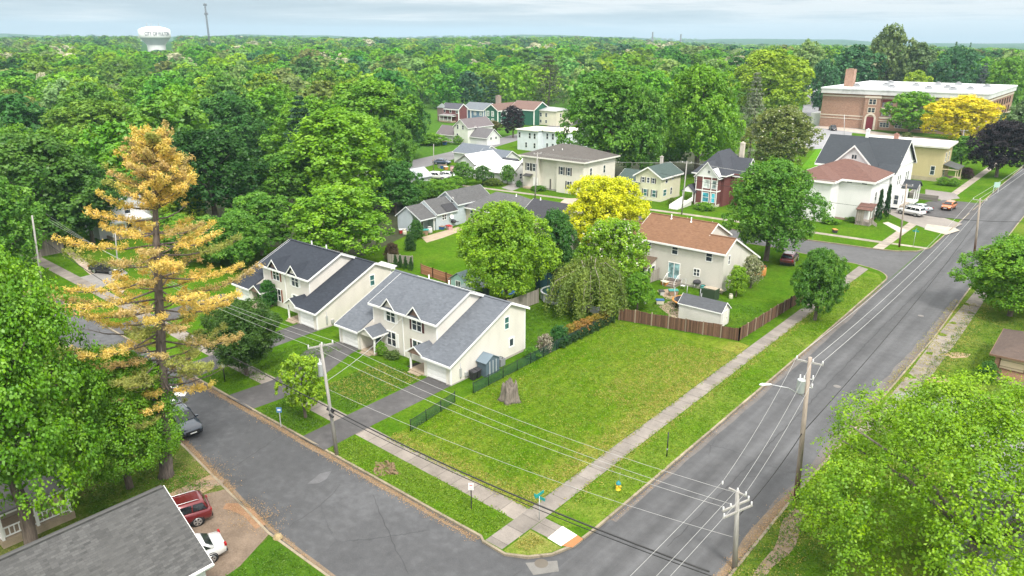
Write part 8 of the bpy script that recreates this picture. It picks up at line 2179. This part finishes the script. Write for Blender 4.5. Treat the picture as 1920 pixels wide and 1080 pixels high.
for i, (d, x, y, zg, h, rad, px, py, kd, cn, c) in enumerate(picks):
    lod = 'B' if d < 260 else 'C'
    g = 'trees of the wood behind the town'
    if kd == 'bare':
        BARE = BARE or bare_proto(3)
        root = thing('bare_tree', names[i], 'tree', (x, y, zg), px, g, local=True); b = bpy.data.objects.new('twigs', BARE); col.objects.link(b); b.parent = root; b.scale = (rad / 4.6, rad / 4.6, h / 12)
        continue
    me_kind = 'round' if kd == 'blossom' else kd
    o = bpy.data.objects.new({'spruce': 'spruce_tree', 'pine': 'pine_tree', 'blossom': 'blossoming_tree'}.get(kd, 'broadleaf_tree'), proto(me_kind, lod, i % 4)); col.objects.link(o)
    sx = rad / {'spruce': 3.3, 'pine': 4.4}.get(kd, 5.25); sz = h / 12.2
    o.location = (x, y, zg - 1.4 * sz); o.scale = (sx, sx, sz * 1.1); o.rotation_euler.z = rc.uniform(0, 6.28); o.color = (*c, 1)
    tag(o, names[i], 'tree', g)
# the far wood: one mass
def wood_leafmat():
    m, t = newmat('far_foliage')
    at = t.n('ShaderNodeAttribute', attribute_name='leafcol').outputs['Color']
    isl = t.n('ShaderNodeNewGeometry').outputs['Random Per Island']; tint = t.n('ShaderNodeAttribute', attribute_name='tint').outputs['Fac']
    f = t.math('ADD', t.math('MULTIPLY', tint, .8), t.math('MULTIPLY', isl, .2))
    hs = t.n('ShaderNodeHueSaturation', {'Value': t.n('ShaderNodeMapRange', {0: f, 3: .72, 4: 1.28}).outputs[0], 'Color': at}).outputs[0]
    d = t.n('ShaderNodeBsdfDiffuse', {'Color': hs}).outputs[0]; tr = t.n('ShaderNodeBsdfTranslucent', {'Color': hs}).outputs[0]
    t.t.links.new(t.n('ShaderNodeMixShader', {0: .3, 1: d, 2: tr}).outputs[0], t.out.inputs[0]); return m
def far_wood():
    base = {0: [crown(900 + k, 16, 7, 9, .85, jit=.24) for k in range(4)], 1: [crown(950 + k, 12, 4, 6, 1.35, fill=.2, jit=.22, lobe_r=.36, clump_r=.16) for k in range(4)], 2: [crown(980 + k, 8, 3, 5, 2.0, fill=.2, jit=.2, lobe_r=.42, clump_r=.2) for k in range(3)]}
    Qs, Ts, Cs = [], [], []
    rs = np.random.RandomState(8)
    for (d, x, y, zg, h, rad, px, py, wp) in WOOD[NSINGLE:]:
        L = 0 if d < 620 else (1 if d < 1500 else 2)
        Q, T_ = base[L][rs.randint(len(base[L]))]
        a = rs.uniform(0, 6.283); ca, sa = math.cos(a), math.sin(a); sx = rad / 5.25; sz = h / 12.2 * 1.1
        q = Q.copy(); X = q[..., 0] * sx; Y = q[..., 1] * sx
        q[..., 0] = X * ca - Y * sa + x; q[..., 1] = X * sa + Y * ca + y; q[..., 2] = q[..., 2] * sz + zg - 1.4 * sz
        cn, c = pick_col()
        if rs.uniform() < .022: c = BLOSSC
        Qs.append(q); Ts.append(T_); Cs.append(np.broadcast_to(np.array([*c, 1.0]), (len(Q), 4)))
    me = mesh_from_quads('far_wood', np.concatenate(Qs), np.concatenate(Ts), wood_leafmat(), np.concatenate(Cs))
    o = bpy.data.objects.new('woods', me); col.objects.link(o); tag(o, 'far wooded plain merging into one green mass up to the horizon', 'woods', kind='stuff')
    print('WOOD', len(WOOD), 'quads', len(me.polygons))
far_wood()
# leaf and needle litter along the kerbs
def litter():
    rs = np.random.RandomState(3); P = []
    def line(a, b, n, w, off):
        t = rs.uniform(0, 1, n) ** 1; d = np.array(b) - np.array(a); L = np.linalg.norm(d); nn = np.array([-d[1], d[0]]) / L
        p = np.array(a) + np.outer(t, d) + np.outer(off + np.abs(rs.normal(0, w, n)) * np.sign(off), nn); return p
    for a, b, n, w, off in (((-66, 29.1), (-27, 29.0), 5200, .28, -.05), ((-64, 23.6), (-44, 21.4), 3400, .3, .05), ((-44, 21.4), (-26, 19.9), 900, .15, .04), ((-21.65, 36), (-21.6, 100), 1500, .14, -.03), ((-13.35, 33), (-13.3, 47), 1800, .3, .04), ((-13.2, 50), (-12.4, 95), 1100, .2, .04)):
        P.append(np.concatenate([line(a, b, n, w, off), np.full((n, 1), ROADZ + .03)], 1))
    c = np.array(G(475, 965)); n = 900; P.append(np.concatenate([c + rs.normal(0, 1.0, (n, 2)) * np.array([1.3, .7]), np.full((n, 1), .02)], 1))
    c = np.array(G(360, 900)); n = 1500; P.append(np.concatenate([c + rs.normal(0, 1.3, (n, 2)), np.full((n, 1), .02)], 1))
    P = np.concatenate(P); n = len(P); N = unit(np.array([0, 0, 1.0]) + rs.normal(0, .25, (n, 3)))
    me = mesh_from_quads('leaf_litter', leaf_quads(P, N, .08, rs, .6), rs.uniform(0, 1, n), LEAF); o = bpy.data.objects.new('leaf_litter', me); col.objects.link(o); o.color = (.34, .23, .12, 1); o['kind'] = 'stuff'
litter()
def tufts(name, areas, colour, size, seed):
    rs = np.random.RandomState(seed); P = []
    for x0, x1, y0, y1, n in areas:
        c = np.stack([rs.uniform(x0, x1, n // 6), rs.uniform(y0, y1, n // 6)], 1)      # clumps
        q = np.repeat(c, 6, 0) + rs.normal(0, .14, (len(c) * 6, 2))
        P.append(np.concatenate([q, np.full((len(q), 1), .03)], 1))
    P = np.concatenate(P); N = unit(rs.normal(0, .55, (len(P), 3)) + np.array([0, 0, .75])); P[:, 2] += rs.uniform(0, .05, len(P))
    me = mesh_from_quads(name, leaf_quads(P, N, size, rs, .45), np.clip(rs.normal(.5, .3, len(P)), 0, 1), LEAF); o = bpy.data.objects.new(name, me); col.objects.link(o); o.color = (*colour, 1); o['kind'] = 'stuff'
tufts('grass', [(-41.0, -26.35, 33.3, 67.2, 42000), (-25.05, -21.95, 36, 102, 17000), (-43, -26.7, 29.3, 31.8, 6000)], (.135, .25, .01), .13, 31)
tufts('grass', [(-52.6, -47, 35.6, 42.6, 4200), (-41, -26.6, 33.3, 34.6, 2500), (-28.2, -26.35, 34, 69, 6500), (-33, -27.5, 50, 66, 7000), (-40.5, -27, 34, 66, 3500), (-25.05, -24.3, 34, 100, 4200), (-24.7, -23.6, 29.8, 31.3, 500), (-13.2, -9, 47, 100, 9000), (-13.2, -10, 34, 47, 1600)], (.33, .31, .07), .11, 32)
tufts('grass', [(-52.6, -46.9, 34, 42.8, 8000), (-53, -46.7, 29.3, 31.6, 3000), (-63, -58, 29.3, 42, 5000), (-40.8, -28, 71, 82, 9000), (-51, -42, 54.5, 67, 9000), (-36, -24, 14, 20.2, 7000), (-56, -45, 14, 21, 7000), (-11, -4, 62, 96, 12000), (-13.2, -8, 33, 48, 6500)], (.075, .17, .012), .13, 33)
dups = [k for k, v in LABELS.items() if len(v) > 1]
print('DUPLICATE LABELS', dups[:20])
